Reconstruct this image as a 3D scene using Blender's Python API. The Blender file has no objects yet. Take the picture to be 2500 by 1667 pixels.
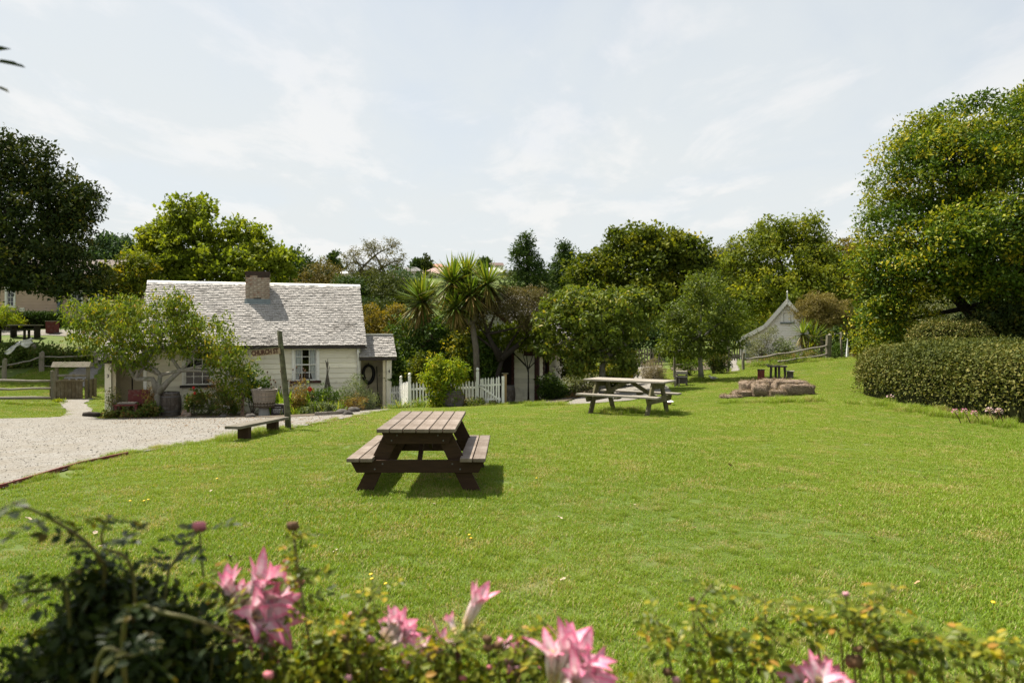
import bpy, math, random
import numpy as np
from mathutils import Vector, Matrix, geometry

# ---------------------------------------------------------------- camera, sky, sun, exposure
sc = bpy.context.scene
col = sc.collection
CZ = 1.85                       # eye height over the lawn
FPX, HOR = 1733.0, 810.0        # focal length and horizon in photo pixels (2500 wide)
cam = bpy.data.cameras.new('camera')
cam.sensor_width = 36.0
cam.lens = FPX / 2500 * 36
cam.shift_y = (HOR - 833.5) / 2500
cam.clip_start, cam.clip_end = 0.05, 6000
cam.dof.use_dof = True
cam.dof.focus_distance = 11.0
cam.dof.aperture_fstop = 2.5
camo = bpy.data.objects.new('camera', cam)
camo.location = (0, 0, CZ)
camo.rotation_euler = (math.radians(90), 0, 0)
col.objects.link(camo)
sc.camera = camo

SUN_TO = Vector((-0.37, 0.21, 0.75)).normalized()
w = bpy.data.worlds.new('World'); sc.world = w; w.use_nodes = True
nt = w.node_tree; nt.nodes.clear()
def N(t, k, **kw):
    n = t.nodes.new(k)
    for a, b in kw.items(): setattr(n, a, b)
    return n
def mth(t, op, a, b=None, c=None):
    n = N(t, 'ShaderNodeMath', operation=op)
    for i, x in enumerate((a, b, c)):
        if x is None: continue
        if isinstance(x, (int, float)): n.inputs[i].default_value = x
        else: t.links.new(x, n.inputs[i])
    return n.outputs[0]
def mixc(t, f, a, b, typ='MIX'):
    n = N(t, 'ShaderNodeMix', data_type='RGBA', blend_type=typ)
    for i, x in ((0, f), (6, a), (7, b)):
        if isinstance(x, (int, float)): n.inputs[i].default_value = x
        elif isinstance(x, tuple): n.inputs[i].default_value = (*x[:3], 1)
        else: t.links.new(x, n.inputs[i])
    return n.outputs[2]
def ramp(t, f, stops, interp='LINEAR'):
    n = N(t, 'ShaderNodeValToRGB'); r = n.color_ramp; r.interpolation = interp
    while len(r.elements) > 1: r.elements.remove(r.elements[-1])
    for i, (p, c) in enumerate(stops):
        e = r.elements[0] if i == 0 else r.elements.new(p)
        e.position = p; e.color = (*((c, c, c) if isinstance(c, (int, float)) else c), 1)
    t.links.new(f, n.inputs[0]); return n.outputs[0]
def noise(t, vec, scale, detail=4, rough=.55, dist=0):
    n = N(t, 'ShaderNodeTexNoise'); n.inputs['Scale'].default_value = scale
    n.inputs['Detail'].default_value = detail; n.inputs['Roughness'].default_value = rough
    n.inputs['Distortion'].default_value = dist
    if vec is not None: t.links.new(vec, n.inputs['Vector'])
    return n.outputs['Fac']
sky = N(nt, 'ShaderNodeTexSky', sky_type='NISHITA', sun_disc=False)
sky.sun_elevation = math.asin(SUN_TO.z)
sky.sun_rotation = math.atan2(SUN_TO.x, SUN_TO.y)
sky.altitude = 0; sky.air_density = 1.0; sky.dust_density = 1.2; sky.ozone_density = 1.0
SKY_STR = 0.075
skyv = N(nt, 'ShaderNodeVectorMath', operation='SCALE'); skyv.inputs['Scale'].default_value = SKY_STR
nt.links.new(sky.outputs[0], skyv.inputs[0])
tc = N(nt, 'ShaderNodeTexCoord'); sep = N(nt, 'ShaderNodeSeparateXYZ'); nt.links.new(tc.outputs['Generated'], sep.inputs[0])
zc = mth(nt, 'MAXIMUM', sep.outputs[2], 0.0)
zd = mth(nt, 'ADD', zc, 0.07)
comb = N(nt, 'ShaderNodeCombineXYZ')
nt.links.new(mth(nt, 'DIVIDE', sep.outputs[0], zd), comb.inputs[0])
nt.links.new(mth(nt, 'DIVIDE', sep.outputs[1], zd), comb.inputs[1])
mp = N(nt, 'ShaderNodeMapping'); mp.inputs['Rotation'].default_value = (0, 0, .5); mp.inputs['Scale'].default_value = (1.0, .55, 1)
nt.links.new(comb.outputs[0], mp.inputs[0])
n1 = noise(nt, mp.outputs[0], 1.1, 7, .56, .6)
n2 = noise(nt, comb.outputs[0], .45, 3, .5)
cl = mth(nt, 'ADD', mth(nt, 'MULTIPLY', n1, .65), mth(nt, 'MULTIPLY', n2, .35))
tau = mth(nt, 'MULTIPLY_ADD', ramp(nt, cl, [(.40, 0.0), (.62, 1.0)], 'EASE'), .50, .62)    # veil thickness
path = mth(nt, 'DIVIDE', 1.0, mth(nt, 'ADD', zc, 0.10))                                    # longer path through it near the horizon
cover = mth(nt, 'SUBTRACT', 1.0, mth(nt, 'POWER', 2.718, mth(nt, 'MULTIPLY', mth(nt, 'MULTIPLY', tau, path), -1.0)))
# small cumulus low over the horizon
cu = ramp(nt, noise(nt, mp.outputs[0], 1.7, 8, .6, .3), [(.48, 0.0), (.62, 1.0)], 'EASE')
cloudcol = mixc(nt, cu, (.364, .381, .384), (.414, .415, .408))
out = mixc(nt, cover, skyv.outputs[0], cloudcol)
bg = N(nt, 'ShaderNodeBackground'); bg.inputs[1].default_value = 1.0
nt.links.new(out, bg.inputs[0])
wo = N(nt, 'ShaderNodeOutputWorld'); nt.links.new(bg.outputs[0], wo.inputs[0])

sun = bpy.data.lights.new('sun', 'SUN'); sun.energy = 4.9; sun.angle = math.radians(.53); sun.color = (1, .94, .83)
suno = bpy.data.objects.new('sun', sun); col.objects.link(suno)
suno.rotation_euler = (-SUN_TO).to_track_quat('-Z', 'Y').to_euler()
suno.location = (-20, 10, 40)

vs = sc.view_settings
vs.view_transform = 'Standard'; vs.look = 'None'; vs.exposure = 1.15; vs.gamma = 1; vs.use_curve_mapping = False
sc.cycles.max_bounces = 6; sc.cycles.diffuse_bounces = 2; sc.cycles.glossy_bounces = 2
sc.cycles.transmission_bounces = 2; sc.cycles.transparent_max_bounces = 4
sc.cycles.use_denoising = True; sc.cycles.denoising_prefilter = 'NONE'; sc.cycles.use_adaptive_sampling = False; sc.cycles.sample_clamp_indirect = 4
sc.cycles.caustics_reflective = False; sc.cycles.caustics_refractive = False

# ---------------------------------------------------------------- helpers
rng = np.random.default_rng(7)
random.seed(7)
def nrm(a): return a / np.maximum(np.linalg.norm(a, axis=-1, keepdims=True), 1e-9)

def principled(name):
    m = bpy.data.materials.new(name); m.use_nodes = True
    t = m.node_tree; b = t.nodes['Principled BSDF']; b.inputs['Specular IOR Level'].default_value = .3
    return m, t, b
MATS = {}
def M(name, c1, c2=None, scale=4, stretch=(1, 1, 1), rough=.75, bump=.25, coord='Object', stain=None, sscale=1.2, sthr=(.5, .7), use_v=0, metal=0, spec=.3, fine=0):
    """two colours mixed by (stretched) noise, optional stain colour, bump, per-piece variation"""
    if name in MATS: return MATS[name]
    m, t, b = principled(name)
    tc = N(t, 'ShaderNodeTexCoord'); mp = N(t, 'ShaderNodeMapping'); mp.inputs['Scale'].default_value = stretch
    src = tc.outputs['Object'] if coord == 'Object' else N(t, 'ShaderNodeNewGeometry').outputs['Position']
    t.links.new(src, mp.inputs[0])
    f = noise(t, mp.outputs[0], scale, 8, .62)
    c2 = c2 or tuple(x * .7 for x in c1)
    c = mixc(t, ramp(t, f, [(.3, 0), (.7, 1)]), c1, c2)
    if stain:
        s = ramp(t, noise(t, src, sscale, 7, .68), [(sthr[0], 0), (sthr[1], 1)])
        c = mixc(t, s, c, stain)
    if use_v:
        at = N(t, 'ShaderNodeAttribute', attribute_name='v')
        k = mth(t, 'MULTIPLY_ADD', at.outputs['Fac'], use_v, 1 - use_v / 2)
        oi = N(t, 'ShaderNodeVectorMath', operation='SCALE'); t.links.new(c, oi.inputs[0]); t.links.new(k, oi.inputs['Scale']); c = oi.outputs[0]
    oi = N(t, 'ShaderNodeObjectInfo')
    k = mth(t, 'MULTIPLY_ADD', oi.outputs['Random'], .22, .89)
    sc_ = N(t, 'ShaderNodeVectorMath', operation='SCALE'); t.links.new(c, sc_.inputs[0]); t.links.new(k, sc_.inputs['Scale'])
    t.links.new(sc_.outputs[0], b.inputs['Base Color'])
    b.inputs['Roughness'].default_value = rough; b.inputs['Metallic'].default_value = metal; b.inputs['Specular IOR Level'].default_value = spec
    if bump:
        bn = N(t, 'ShaderNodeBump'); bn.inputs['Strength'].default_value = bump; bn.inputs['Distance'].default_value = .02
        f2 = f
        if fine: f2 = mth(t, 'ADD', f, noise(t, mp.outputs[0], scale * fine, 4, .6))
        t.links.new(f2, bn.inputs['Height']); t.links.new(bn.outputs[0], b.inputs['Normal'])
    MATS[name] = m; return m
def LEAF(name, stops, trans=.35, rough=.5, spec=.35, tint=(1.25, 1.2, .5), gain=1.5):
    """leaf: ramp over the per-leaf value v, with light passing through"""
    if name in MATS: return MATS[name]
    m, t, b = principled(name)
    at = N(t, 'ShaderNodeAttribute', attribute_name='v')
    c = ramp(t, at.outputs['Fac'], [(p, tuple(min(.85, x * gain * k_) for x, k_ in zip(q, (1.0, 1.0, .8) if gain > 1 else (1, 1, 1)))) for p, q in stops])
    t.links.new(c, b.inputs['Base Color']); b.inputs['Roughness'].default_value = rough + .08; b.inputs['Specular IOR Level'].default_value = spec * .35
    tr = N(t, 'ShaderNodeBsdfTranslucent'); t.links.new(mixc(t, 1.0, c, tint, 'MULTIPLY'), tr.inputs[0])
    mx = N(t, 'ShaderNodeMixShader'); mx.inputs[0].default_value = trans
    t.links.new(b.outputs[0], mx.inputs[1]); t.links.new(tr.outputs[0], mx.inputs[2])
    t.links.new(mx.outputs[0], t.nodes['Material Output'].inputs[0])
    MATS[name] = m; return m

def tag(o, label=None, cat=None, group=None, kind=None):
    if label: o['label'] = label
    if cat: o['category'] = cat
    if group: o['group'] = group
    if kind: o['kind'] = kind
    return o
def thing(name, label, cat, loc=(0, 0, 0), rz=0, group=None):
    o = bpy.data.objects.new(name, None); col.objects.link(o); o.empty_display_size = .2
    o.location = loc; o.rotation_euler = (0, 0, rz)
    return tag(o, label, cat, group)
def ob(name, me, mat=None, parent=None, loc=None, rot=None):
    o = bpy.data.objects.new(name, me); col.objects.link(o)
    if mat and not me.materials: me.materials.append(mat)
    if parent: o.parent = parent
    if loc is not None: o.location = loc
    if rot is not None: o.rotation_euler = rot
    return o
def rawmesh(name, V, F, k, v=None, smooth=False):
    """V (n,3), F (m,k) -> mesh, v = per-face value"""
    me = bpy.data.meshes.new(name)
    V = np.asarray(V, np.float32); F = np.asarray(F, np.int32).reshape(-1, k)
    me.vertices.add(len(V)); me.vertices.foreach_set('co', V.ravel())
    me.loops.add(F.size); me.loops.foreach_set('vertex_index', F.ravel())
    me.polygons.add(len(F)); me.polygons.foreach_set('loop_start', np.arange(0, F.size, k, dtype=np.int32))
    me.polygons.foreach_set('use_smooth', np.full(len(F), bool(smooth)))
    me.update(calc_edges=True)
    if v is not None:
        a = me.attributes.new('v', 'FLOAT', 'FACE'); a.data.foreach_set('value', np.asarray(v, np.float32))
    return me
class MB:
    def __init__(s): s.v = []; s.f = []; s.a = []
    def add(s, vs, fs, val=None):
        b = len(s.v); s.v += [tuple(p) for p in vs]
        for f in fs: s.f.append(tuple(i + b for i in f)); s.a.append(random.random() if val is None else val)
        return s
    def hexa(s, p, val=None):       # 8 points: bottom ring 0-3 ccw, top ring 4-7
        return s.add(p, [(3, 2, 1, 0), (4, 5, 6, 7), (0, 1, 5, 4), (1, 2, 6, 5), (2, 3, 7, 6), (3, 0, 4, 7)], random.random() if val is None else val)
    def box(s, c, d, rz=0, R=None, val=None):
        R = R or Matrix.Rotation(rz, 3, 'Z'); c = Vector(c)
        P = [c + R @ Vector((x * d[0] / 2, y * d[1] / 2, z * d[2] / 2)) for z in (-1, 1) for x, y in ((-1, -1), (1, -1), (1, 1), (-1, 1))]
        return s.hexa(P, val)
    def bar(s, a, b, wd, th, up=(0, 0, 1), val=None):   # rectangular bar from a to b, th along 'up'
        a = Vector(a); b = Vector(b); d = (b - a).normalized(); u = Vector(up); u = (u - d * u.dot(d)).normalized(); r = d.cross(u)
        P = []
        for q in (-1, 1):
            for e, k in ((a, -1), (a, 1), (b, 1), (b, -1)): P.append(e + r * (k * wd / 2) + u * (q * th / 2))
        return s.hexa([P[1], P[0], P[3], P[2], P[5], P[4], P[7], P[6]], val)
    def tube(s, pts, rad, n=8, cap=True, val=None):
        pts = [Vector(p) for p in pts]; m = len(pts)
        if isinstance(rad, (int, float)): rad = [rad] * m
        V = []; F = []; ref = None
        for i, p in enumerate(pts):
            d = (pts[min(i + 1, m - 1)] - pts[max(i - 1, 0)])
            d = d.normalized() if d.length > 1e-9 else Vector((0, 0, 1))
            if ref is None: ref = Vector((1, 0, 0)) if abs(d.x) < .8 else Vector((0, 1, 0))
            ref = (ref - d * ref.dot(d)).normalized(); q = d.cross(ref)
            for k in range(n):
                a = 2 * math.pi * k / n; V.append(p + (ref * math.cos(a) + q * math.sin(a)) * rad[i])
        for i in range(m - 1):
            for k in range(n):
                k2 = (k + 1) % n; F.append((i * n + k, i * n + k2, (i + 1) * n + k2, (i + 1) * n + k))
        if cap: F.append(tuple(range(n - 1, -1, -1))); F.append(tuple((m - 1) * n + k for k in range(n)))
        return s.add(V, F, val)
    def lathe(s, prof, n=20, c=(0, 0, 0), cap=True, val=None):
        return s.tube2([(Vector(c) + Vector((0, 0, z)), r) for r, z in prof], n, cap, val)
    def tube2(s, rings, n, cap, val):
        V = []; F = []
        for p, r in rings:
            for k in range(n): a = 2 * math.pi * k / n; V.append((p.x + r * math.cos(a), p.y + r * math.sin(a), p.z))
        m = len(rings)
        for i in range(m - 1):
            for k in range(n): k2 = (k + 1) % n; F.append((i * n + k, i * n + k2, (i + 1) * n + k2, (i + 1) * n + k))
        if cap: F.append(tuple(range(n - 1, -1, -1))); F.append(tuple((m - 1) * n + k for k in range(n)))
        return s.add(V, F, val)
    def blob(s, c, r, seg=10, rings=7, amp=.15, val=None, seed=0):
        rr = np.random.default_rng(seed); ph = rr.uniform(0, 6.28, (4, 3)); fr = rr.uniform(1, 2.6, (4, 3))
        V = []; F = []
        for i in range(rings + 1):
            th = math.pi * i / rings
            for k in range(seg):
                a = 2 * math.pi * k / seg
                d = np.array((math.sin(th) * math.cos(a), math.sin(th) * math.sin(a), math.cos(th)))
                g = 1 + amp * float(np.sin(fr @ d * 2 + ph[:, 0]).sum()) / 2
                V.append((c[0] + r[0] * d[0] * g, c[1] + r[1] * d[1] * g, c[2] + r[2] * d[2] * g))
        for i in range(rings):
            for k in range(seg): k2 = (k + 1) % seg; F.append((i * seg + k, (i + 1) * seg + k, (i + 1) * seg + k2, i * seg + k2))
        return s.add(V, F, val)
    def mesh(s, name, smooth=False):
        me = bpy.data.meshes.new(name); me.from_pydata(s.v, [], s.f)
        me.polygons.foreach_set('use_smooth', np.full(len(s.f), bool(smooth)))
        a = me.attributes.new('v', 'FLOAT', 'FACE'); a.data.foreach_set('value', np.asarray(s.a, np.float32))
        me.update(); return me
    def build(s, name, mat, parent=None, smooth=False, bev=0, loc=None, rot=None, kind=None):
        o = ob(name, s.mesh(name, smooth), mat, parent, loc, rot)
        if bev:
            b = o.modifiers.new('bevel', 'BEVEL'); b.width = bev; b.segments = 2; b.limit_method = 'ANGLE'
        if kind: o['kind'] = kind
        return o
def textmesh(txt, size, ext=.002, bold=.0):
    cu = bpy.data.curves.new('lettering', 'FONT'); cu.body = txt; cu.size = size; cu.extrude = ext; cu.offset = bold
    cu.align_x = 'CENTER'; cu.align_y = 'CENTER'; cu.resolution_u = 3
    o = bpy.data.objects.new('lettering', cu); col.objects.link(o)
    me = bpy.data.meshes.new_from_object(o.evaluated_get(bpy.context.evaluated_depsgraph_get()))
    bpy.data.objects.remove(o); bpy.data.curves.remove(cu)
    me.name = 'lettering'; me.materials.clear(); return me

# ---------------------------------------------------------------- the lie of the land
def px2x(px, d): return (px - 1250) / FPX * d
def W(px, py, d): return Vector((px2x(px, d), d, CZ - (py - HOR) / FPX * d))
CTRL = [(1060, 1204, 8.1), (705, 1050, 14.2), (590, 1066, 12.9), (930, 1004, 28.2), (700, 1014, 25.6), (400, 1017, 25.0), (250, 1021, 24.8),
        (0, 1195, 8.5), (0, 1024, 22.2), (165, 972, 31), (60, 985, 27), (100, 900, 36), (100, 845, 40), (100, 800, 45), (-100, 800, 45), (250, 795, 46),
        (0, 905, 36), (1150, 994, 25.5), (1308, 980, 29), (1000, 994, 26.6), (1440, 972, 25), (1560, 930, 31), (1575, 898, 38.5),
        (1600, 1019, 15.9), (1434, 1007, 17.3), (1880, 966, 22), (1890, 926, 28), (1785, 905, 34), (1712, 927, 29), (1990, 877, 35.5), (2054, 879, 35),
        (2110, 972, 20), (2500, 1034, 14.8), (1815, 878, 44), (2000, 862, 46), (2400, 880, 27), (2160, 868, 33), (1200, 1330, 6.2), (2000, 1100, 11.1)]
PTS = [(px2x(a, d), d, CZ - (b - HOR) / FPX * d) for a, b, d in CTRL]
PTS += [(0, 3, 0.0), (-4, 3, -.02), (4, 3, .02), (0, 0, .08), (-8, -4, .1), (8, -4, .12), (-20, 0, .1), (20, 2, .15), (28, 15, .3), (-28, 14, -.5),
        (28, 34, 1.0), (-12, 36, -.95), (-2, 38, -1.2), (-12, 60, -1.5), (0, 60, -1.2), (12, 60, .3), (30, 62, 1.2), (-32, 60, 2.6), (-45, 44, 2.2), (45, 40, 1.2), (-45, 20, -.2), (45, 10, .6)]
PTS = np.array(PTS)
def tps_fit(P, lam=.02):
    n = len(P); d = np.linalg.norm(P[:, None, :2] - P[None, :, :2], axis=2)
    K = np.where(d > 0, d ** 2 * np.log(np.maximum(d, 1e-9)), 0) + lam * n * np.eye(n)
    Q = np.c_[np.ones(n), P[:, :2]]
    A = np.block([[K, Q], [Q.T, np.zeros((3, 3))]])
    return np.linalg.solve(A, np.r_[P[:, 2], 0, 0, 0])
TW = tps_fit(PTS)
def smooth01(t): t = np.clip(t, 0, 1); return t * t * (3 - 2 * t)
def far_z(x, y):
    hill = 27 * smooth01((y - 120) / 190) + 2.0 * np.sin(x / 47 + 1.2) * smooth01((y - 150) / 150) - .02 * np.abs(x + 60) * smooth01((y - 150) / 150)
    return -2.0 + hill
def gz(x, y):
    x = np.asarray(x, float); y = np.asarray(y, float); sh = x.shape
    X = x.ravel(); Y = y.ravel()
    d = np.sqrt((X[:, None] - PTS[None, :, 0]) ** 2 + (Y[:, None] - PTS[None, :, 1]) ** 2)
    K = np.where(d > 0, d ** 2 * np.log(np.maximum(d, 1e-9)), 0)
    z = K @ TW[:-3] + TW[-3] + TW[-2] * X + TW[-1] * Y
    z = np.clip(z, -3, 4)
    b = smooth01(np.maximum.reduce([(Y - 60) / 50, (np.abs(X) - 48) / 40, (-Y - 6) / 20]))
    z = z * (1 - b) + far_z(X, Y) * b
    return z.reshape(sh)
def gz1(x, y): return float(gz(np.array([x]), np.array([y]))[0])
def G(px, d): x = px2x(px, d); return Vector((x, d, gz1(x, d)))
def GX(x, y): return Vector((x, y, gz1(x, y)))
_ds = np.concatenate([np.arange(2.2, 60, .05)])
def hit(px, py):
    z = CZ - (py - HOR) / FPX * _ds
    g = gz(px2x(px, _ds), _ds)
    i = np.argmax(g >= z)
    d = _ds[i]; x = px2x(px, d); return (x, d)

# terrain: one sheet, fine near the camera
xs = np.concatenate([-np.geomspace(1500, 42, 14), np.arange(-40, 40.1, .5), np.geomspace(42, 1500, 14)])
ys = np.concatenate([[-300, -120, -60, -30, -15], np.arange(-8, 62, .5), np.geomspace(62.5, 400, 40), np.geomspace(430, 3500, 10)])
XX, YY = np.meshgrid(xs, ys)
ZZ = np.concatenate([gz(XX[i:i + 8], YY[i:i + 8]) for i in range(0, len(ys), 8)])
nx, ny = len(xs), len(ys)
ii = (np.arange(ny - 1)[:, None] * nx + np.arange(nx - 1)[None, :]).ravel()
me = rawmesh('ground', np.c_[XX.ravel(), YY.ravel(), ZZ.ravel()], np.c_[ii, ii + 1, ii + nx + 1, ii + nx], 4, smooth=True)

def lawn_colour(t):
    g = N(t, 'ShaderNodeNewGeometry').outputs['Position']
    a = ramp(t, noise(t, g, .28, 4, .6), [(.35, 0), (.7, 1)])
    b_ = ramp(t, noise(t, g, 1.5, 6, .68), [(.50, 0), (.74, 1)])
    c = mixc(t, a, (.128, .218, .011), (.190, .270, .020))
    return g, c, b_
m, t, b = principled('ground_turf')
g, c, dry = lawn_colour(t)
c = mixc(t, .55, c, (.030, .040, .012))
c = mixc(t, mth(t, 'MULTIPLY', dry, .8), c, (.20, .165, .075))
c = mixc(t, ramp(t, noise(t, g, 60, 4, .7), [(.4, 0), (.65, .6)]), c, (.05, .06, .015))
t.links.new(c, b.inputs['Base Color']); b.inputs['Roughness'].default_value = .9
bn = N(t, 'ShaderNodeBump'); bn.inputs['Strength'].default_value = .6; bn.inputs['Distance'].default_value = .03
t.links.new(noise(t, g, 45, 6, .7), bn.inputs['Height']); t.links.new(bn.outputs[0], b.inputs['Normal'])
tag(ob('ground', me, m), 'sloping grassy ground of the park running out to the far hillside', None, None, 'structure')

# sheets laid on the ground, outlined by points on it
def sheet(name, outline, mat, dz, label=None, wob=.06, step=.55, kind='structure', seed=1):
    P = [Vector(p) for p in outline]; r = random.Random(seed); B = []
    for i, p in enumerate(P):
        q = P[(i + 1) % len(P)]; n = max(1, int((q - p).length / .22))
        for k in range(n):
            e = p.lerp(q, k / n); B.append(Vector((e.x + r.uniform(-wob, wob), e.y + r.uniform(-wob, wob))))
    B = B[:]
    lo = Vector((min(p.x for p in B), min(p.y for p in B))); hi = Vector((max(p.x for p in B), max(p.y for p in B)))
    pts = list(B)
    gx = np.arange(lo.x, hi.x, step); gy = np.arange(lo.y, hi.y, step)
    for x in gx:
        for y in gy:
            if inside((x, y), B) and min((Vector((x, y)) - q).length_squared for q in B) > .02: pts.append(Vector((x, y)))
    n = len(B)
    vs, es, fs, *_ = geometry.delaunay_2d_cdt(pts, [(i, (i + 1) % n) for i in range(n)], [], 1, 1e-4)
    A = np.array([(p.x, p.y) for p in vs]); z = gz(A[:, 0], A[:, 1]) + dz
    me = bpy.data.meshes.new(name); me.from_pydata(np.c_[A, z].tolist(), [], [list(f) for f in fs])
    me.polygons.foreach_set('use_smooth', np.ones(len(me.polygons), bool)); me.update()
    # upward normals
    if me.polygons and me.polygons[0].normal.z < 0: me.flip_normals()
    o = ob(name, me, mat); tag(o, label, None, None, kind); return B
def inside(p, poly):
    x, y = p; c = False; n = len(poly); j = n - 1
    for i in range(n):
        a = poly[i]; b = poly[j]
        if (a[1] > y) != (b[1] > y) and x < (b[0] - a[0]) * (y - a[1]) / (b[1] - a[1]) + a[0]: c = not c
        j = i
    return c
m, t, b = principled('gravel')
g = N(t, 'ShaderNodeNewGeometry').outputs['Position']
vo = N(t, 'ShaderNodeTexVoronoi'); vo.inputs['Scale'].default_value = 38; t.links.new(g, vo.inputs['Vector'])
c = ramp(t, N_ := vo.outputs['Color'], [(0, (.145, .132, .112)), (.5, (.215, .20, .175)), (1, (.31, .295, .265))])
c = mixc(t, ramp(t, noise(t, g, 1.6, 7, .72), [(.42, 0), (.68, .75)]), c, (.175, .150, .112))
c = mixc(t, ramp(t, noise(t, g, 13, 6, .8), [(.53, 0), (.66, .85)]), c, (.10, .085, .06))
t.links.new(c, b.inputs['Base Color']); b.inputs['Roughness'].default_value = .92
bn = N(t, 'ShaderNodeBump'); bn.inputs['Strength'].default_value = .9; bn.inputs['Distance'].default_value = .02
t.links.new(mth(t, 'ADD', vo.outputs['Distance'], noise(t, g, 14, 6, .7)), bn.inputs['Height']); t.links.new(bn.outputs[0], b.inputs['Normal'])
GRAVEL = m
SOIL = M('soil', (.055, .040, .025), (.10, .075, .045), scale=9, coord='P', bump=.9, fine=4)
edge_near = [hit(p, q) for p, q in ((0, 1195), (100, 1166), (200, 1136), (310, 1112), (400, 1096), (500, 1080), (600, 1064), (700, 1049), (800, 1031), (880, 1015), (945, 1003))]
edge_far = [hit(p, q) for p, q in ((960, 996), (890, 1000), (840, 1012), (700, 1019), (560, 1019), (450, 1018), (300, 1024), (236, 1022), (222, 1000), (205, 985), (228, 973), (130, 977), (150, 990), (165, 1006), (150, 1019), (60, 1022), (0, 1023))]
BEDS = []
BEDS.append(sheet('gravel_path', [(-15, 7.2)] + edge_near + edge_far + [(-24, 22.8), (-24, 8)], GRAVEL, .022, 'pale gravel lane curving past the shingled cottage'))
BEDS.append(sheet('gravel_path', [hit(p, q) for p, q in ((1370, 990), (1450, 985), (1540, 978), (1640, 958), (1616, 930), (1604, 910), (1618, 893), (1540, 886), (1530, 905), (1505, 930), (1475, 950), (1425, 966))], GRAVEL, .022, 'gravel path running back between two trees beside the red-trimmed house', seed=2))
BEDS.append(sheet('garden_path', [hit(p, q) for p, q in ((1788, 907), (1806, 906), (1797, 889), (1800, 876), (1786, 875), (1780, 886))], GRAVEL, .022, 'narrow gravel footpath at the end of the rail fence', seed=3))
BEDS.append(sheet('gravel_path', [(px2x(-60, 42), 42.3), (px2x(240, 42), 42.3), (px2x(240, 44), 44), (px2x(-60, 44), 44)], GRAVEL, .022, 'sunlit gravel walk in front of the pink house', seed=4))
BEDS.append(sheet('gravel_path', [hit(p, q) for p, q in ((152, 945), (215, 945), (240, 905), (262, 884), (225, 884), (180, 905), (160, 920))], GRAVEL, .022, 'gravel walk climbing the bank behind the wooden well', seed=5))
# ---------------------------------------------------------------- materials for built things
CREAM = M('cream_paint', (.84, .785, .635), (.76, .70, .545), scale=2.5, stretch=(.6, 1, 3), rough=.6, bump=.12, stain=(.36, .32, .22), sscale=1.6, sthr=(.56, .85))
CREAM2 = M('buff_paint', (.62, .55, .38), (.54, .47, .32), scale=2.5, rough=.6, bump=.12, stain=(.27, .22, .13), sscale=1.6, sthr=(.56, .85))
WHITE = M('white_paint', (.84, .82, .76), (.77, .75, .67), scale=6, rough=.6, bump=.12, stain=(.40, .37, .29), sscale=4, sthr=(.56, .8))
PINK = M('salmon_paint', (.50, .36, .26), (.43, .31, .22), scale=1.5, rough=.65, bump=.1)
BRICKW = M('limewashed_brick', (.46, .40, .33), (.34, .27, .20), scale=7, rough=.9, bump=.5, stain=(.20, .12, .08), sscale=6, sthr=(.5, .75))
BRICKS = M('sooty_brick', (.075, .05, .038), (.045, .03, .024), scale=7, rough=.9, bump=.5)
REDP = M('oxblood_paint', (.055, .014, .010), (.035, .010, .008), scale=5, rough=.55, bump=.15, stain=(.09, .04, .03), sscale=8)
REDB = M('faded_red_timber', (.16, .035, .028), (.10, .022, .02), scale=8, stretch=(1, 5, 5), rough=.75, bump=.3, stain=(.17, .11, .09), sscale=5, sthr=(.52, .72))
SHING = M('weathered_shingle', (.385, .362, .335), (.30, .278, .255), scale=14, stretch=(3, 1, 1), rough=.85, bump=.35, stain=(.11, .098, .085), sscale=1.3, sthr=(.54, .74), use_v=.3)
SHDARK = M('shingle_underside', (.06, .05, .042), (.04, .033, .028), scale=6, rough=.9)
DARKWOOD = M('dark_gutter', (.040, .030, .024), (.025, .02, .016), scale=8, rough=.6)
BRICK = M('weathered_brick', (.33, .20, .14), (.20, .095, .06), scale=7, rough=.9, bump=.5, stain=(.42, .36, .29), sscale=5, sthr=(.42, .66))
MORTAR = M('mortar', (.16, .135, .105), (.09, .07, .055), scale=12, rough=.95, bump=.5)
LEAD = M('lead_flashing', (.17, .20, .20), (.12, .14, .14), scale=8, rough=.6, bump=.2)
GREYW = M('grey_weathered_timber', (.30, .27, .225), (.20, .175, .14), scale=5, stretch=(1, 9, 9), rough=.85, bump=.35, stain=(.11, .095, .065), sscale=2.2, sthr=(.5, .75), fine=3)
GREYWY = M('grey_weathered_timber_y', (.30, .27, .225), (.20, .175, .14), scale=5, stretch=(9, 1, 9), rough=.85, bump=.35, stain=(.11, .095, .065), sscale=2.2, sthr=(.5, .75), fine=3)
GREYWZ = M('grey_post_timber', (.22, .195, .15), (.13, .11, .08), scale=5, stretch=(9, 9, 1), rough=.88, bump=.45, stain=(.09, .10, .045), sscale=3, sthr=(.48, .7), fine=3)
BROWNT = M('brown_stained_plank', (.165, .128, .098), (.118, .086, .062), scale=4, stretch=(11, 1, 11), rough=.66, bump=.28, stain=(.25, .205, .17), sscale=2.4, sthr=(.45, .72), fine=3)
BROWNF = M('brown_stained_frame', (.055, .032, .018), (.034, .020, .012), scale=5, stretch=(1, 8, 8), spec=.15, rough=.85, bump=.25)
GREENF = M('mossy_frame_timber', (.13, .115, .055), (.08, .07, .032), scale=5, stretch=(6, 6, 1), rough=.85, bump=.3, stain=(.19, .17, .12), sscale=5)
MOSSP = M('mossy_round_post', (.10, .095, .055), (.055, .05, .03), scale=7, stretch=(4, 4, 1), rough=.95, bump=.7, stain=(.15, .155, .085), sscale=9, sthr=(.45, .65), fine=3)
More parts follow.
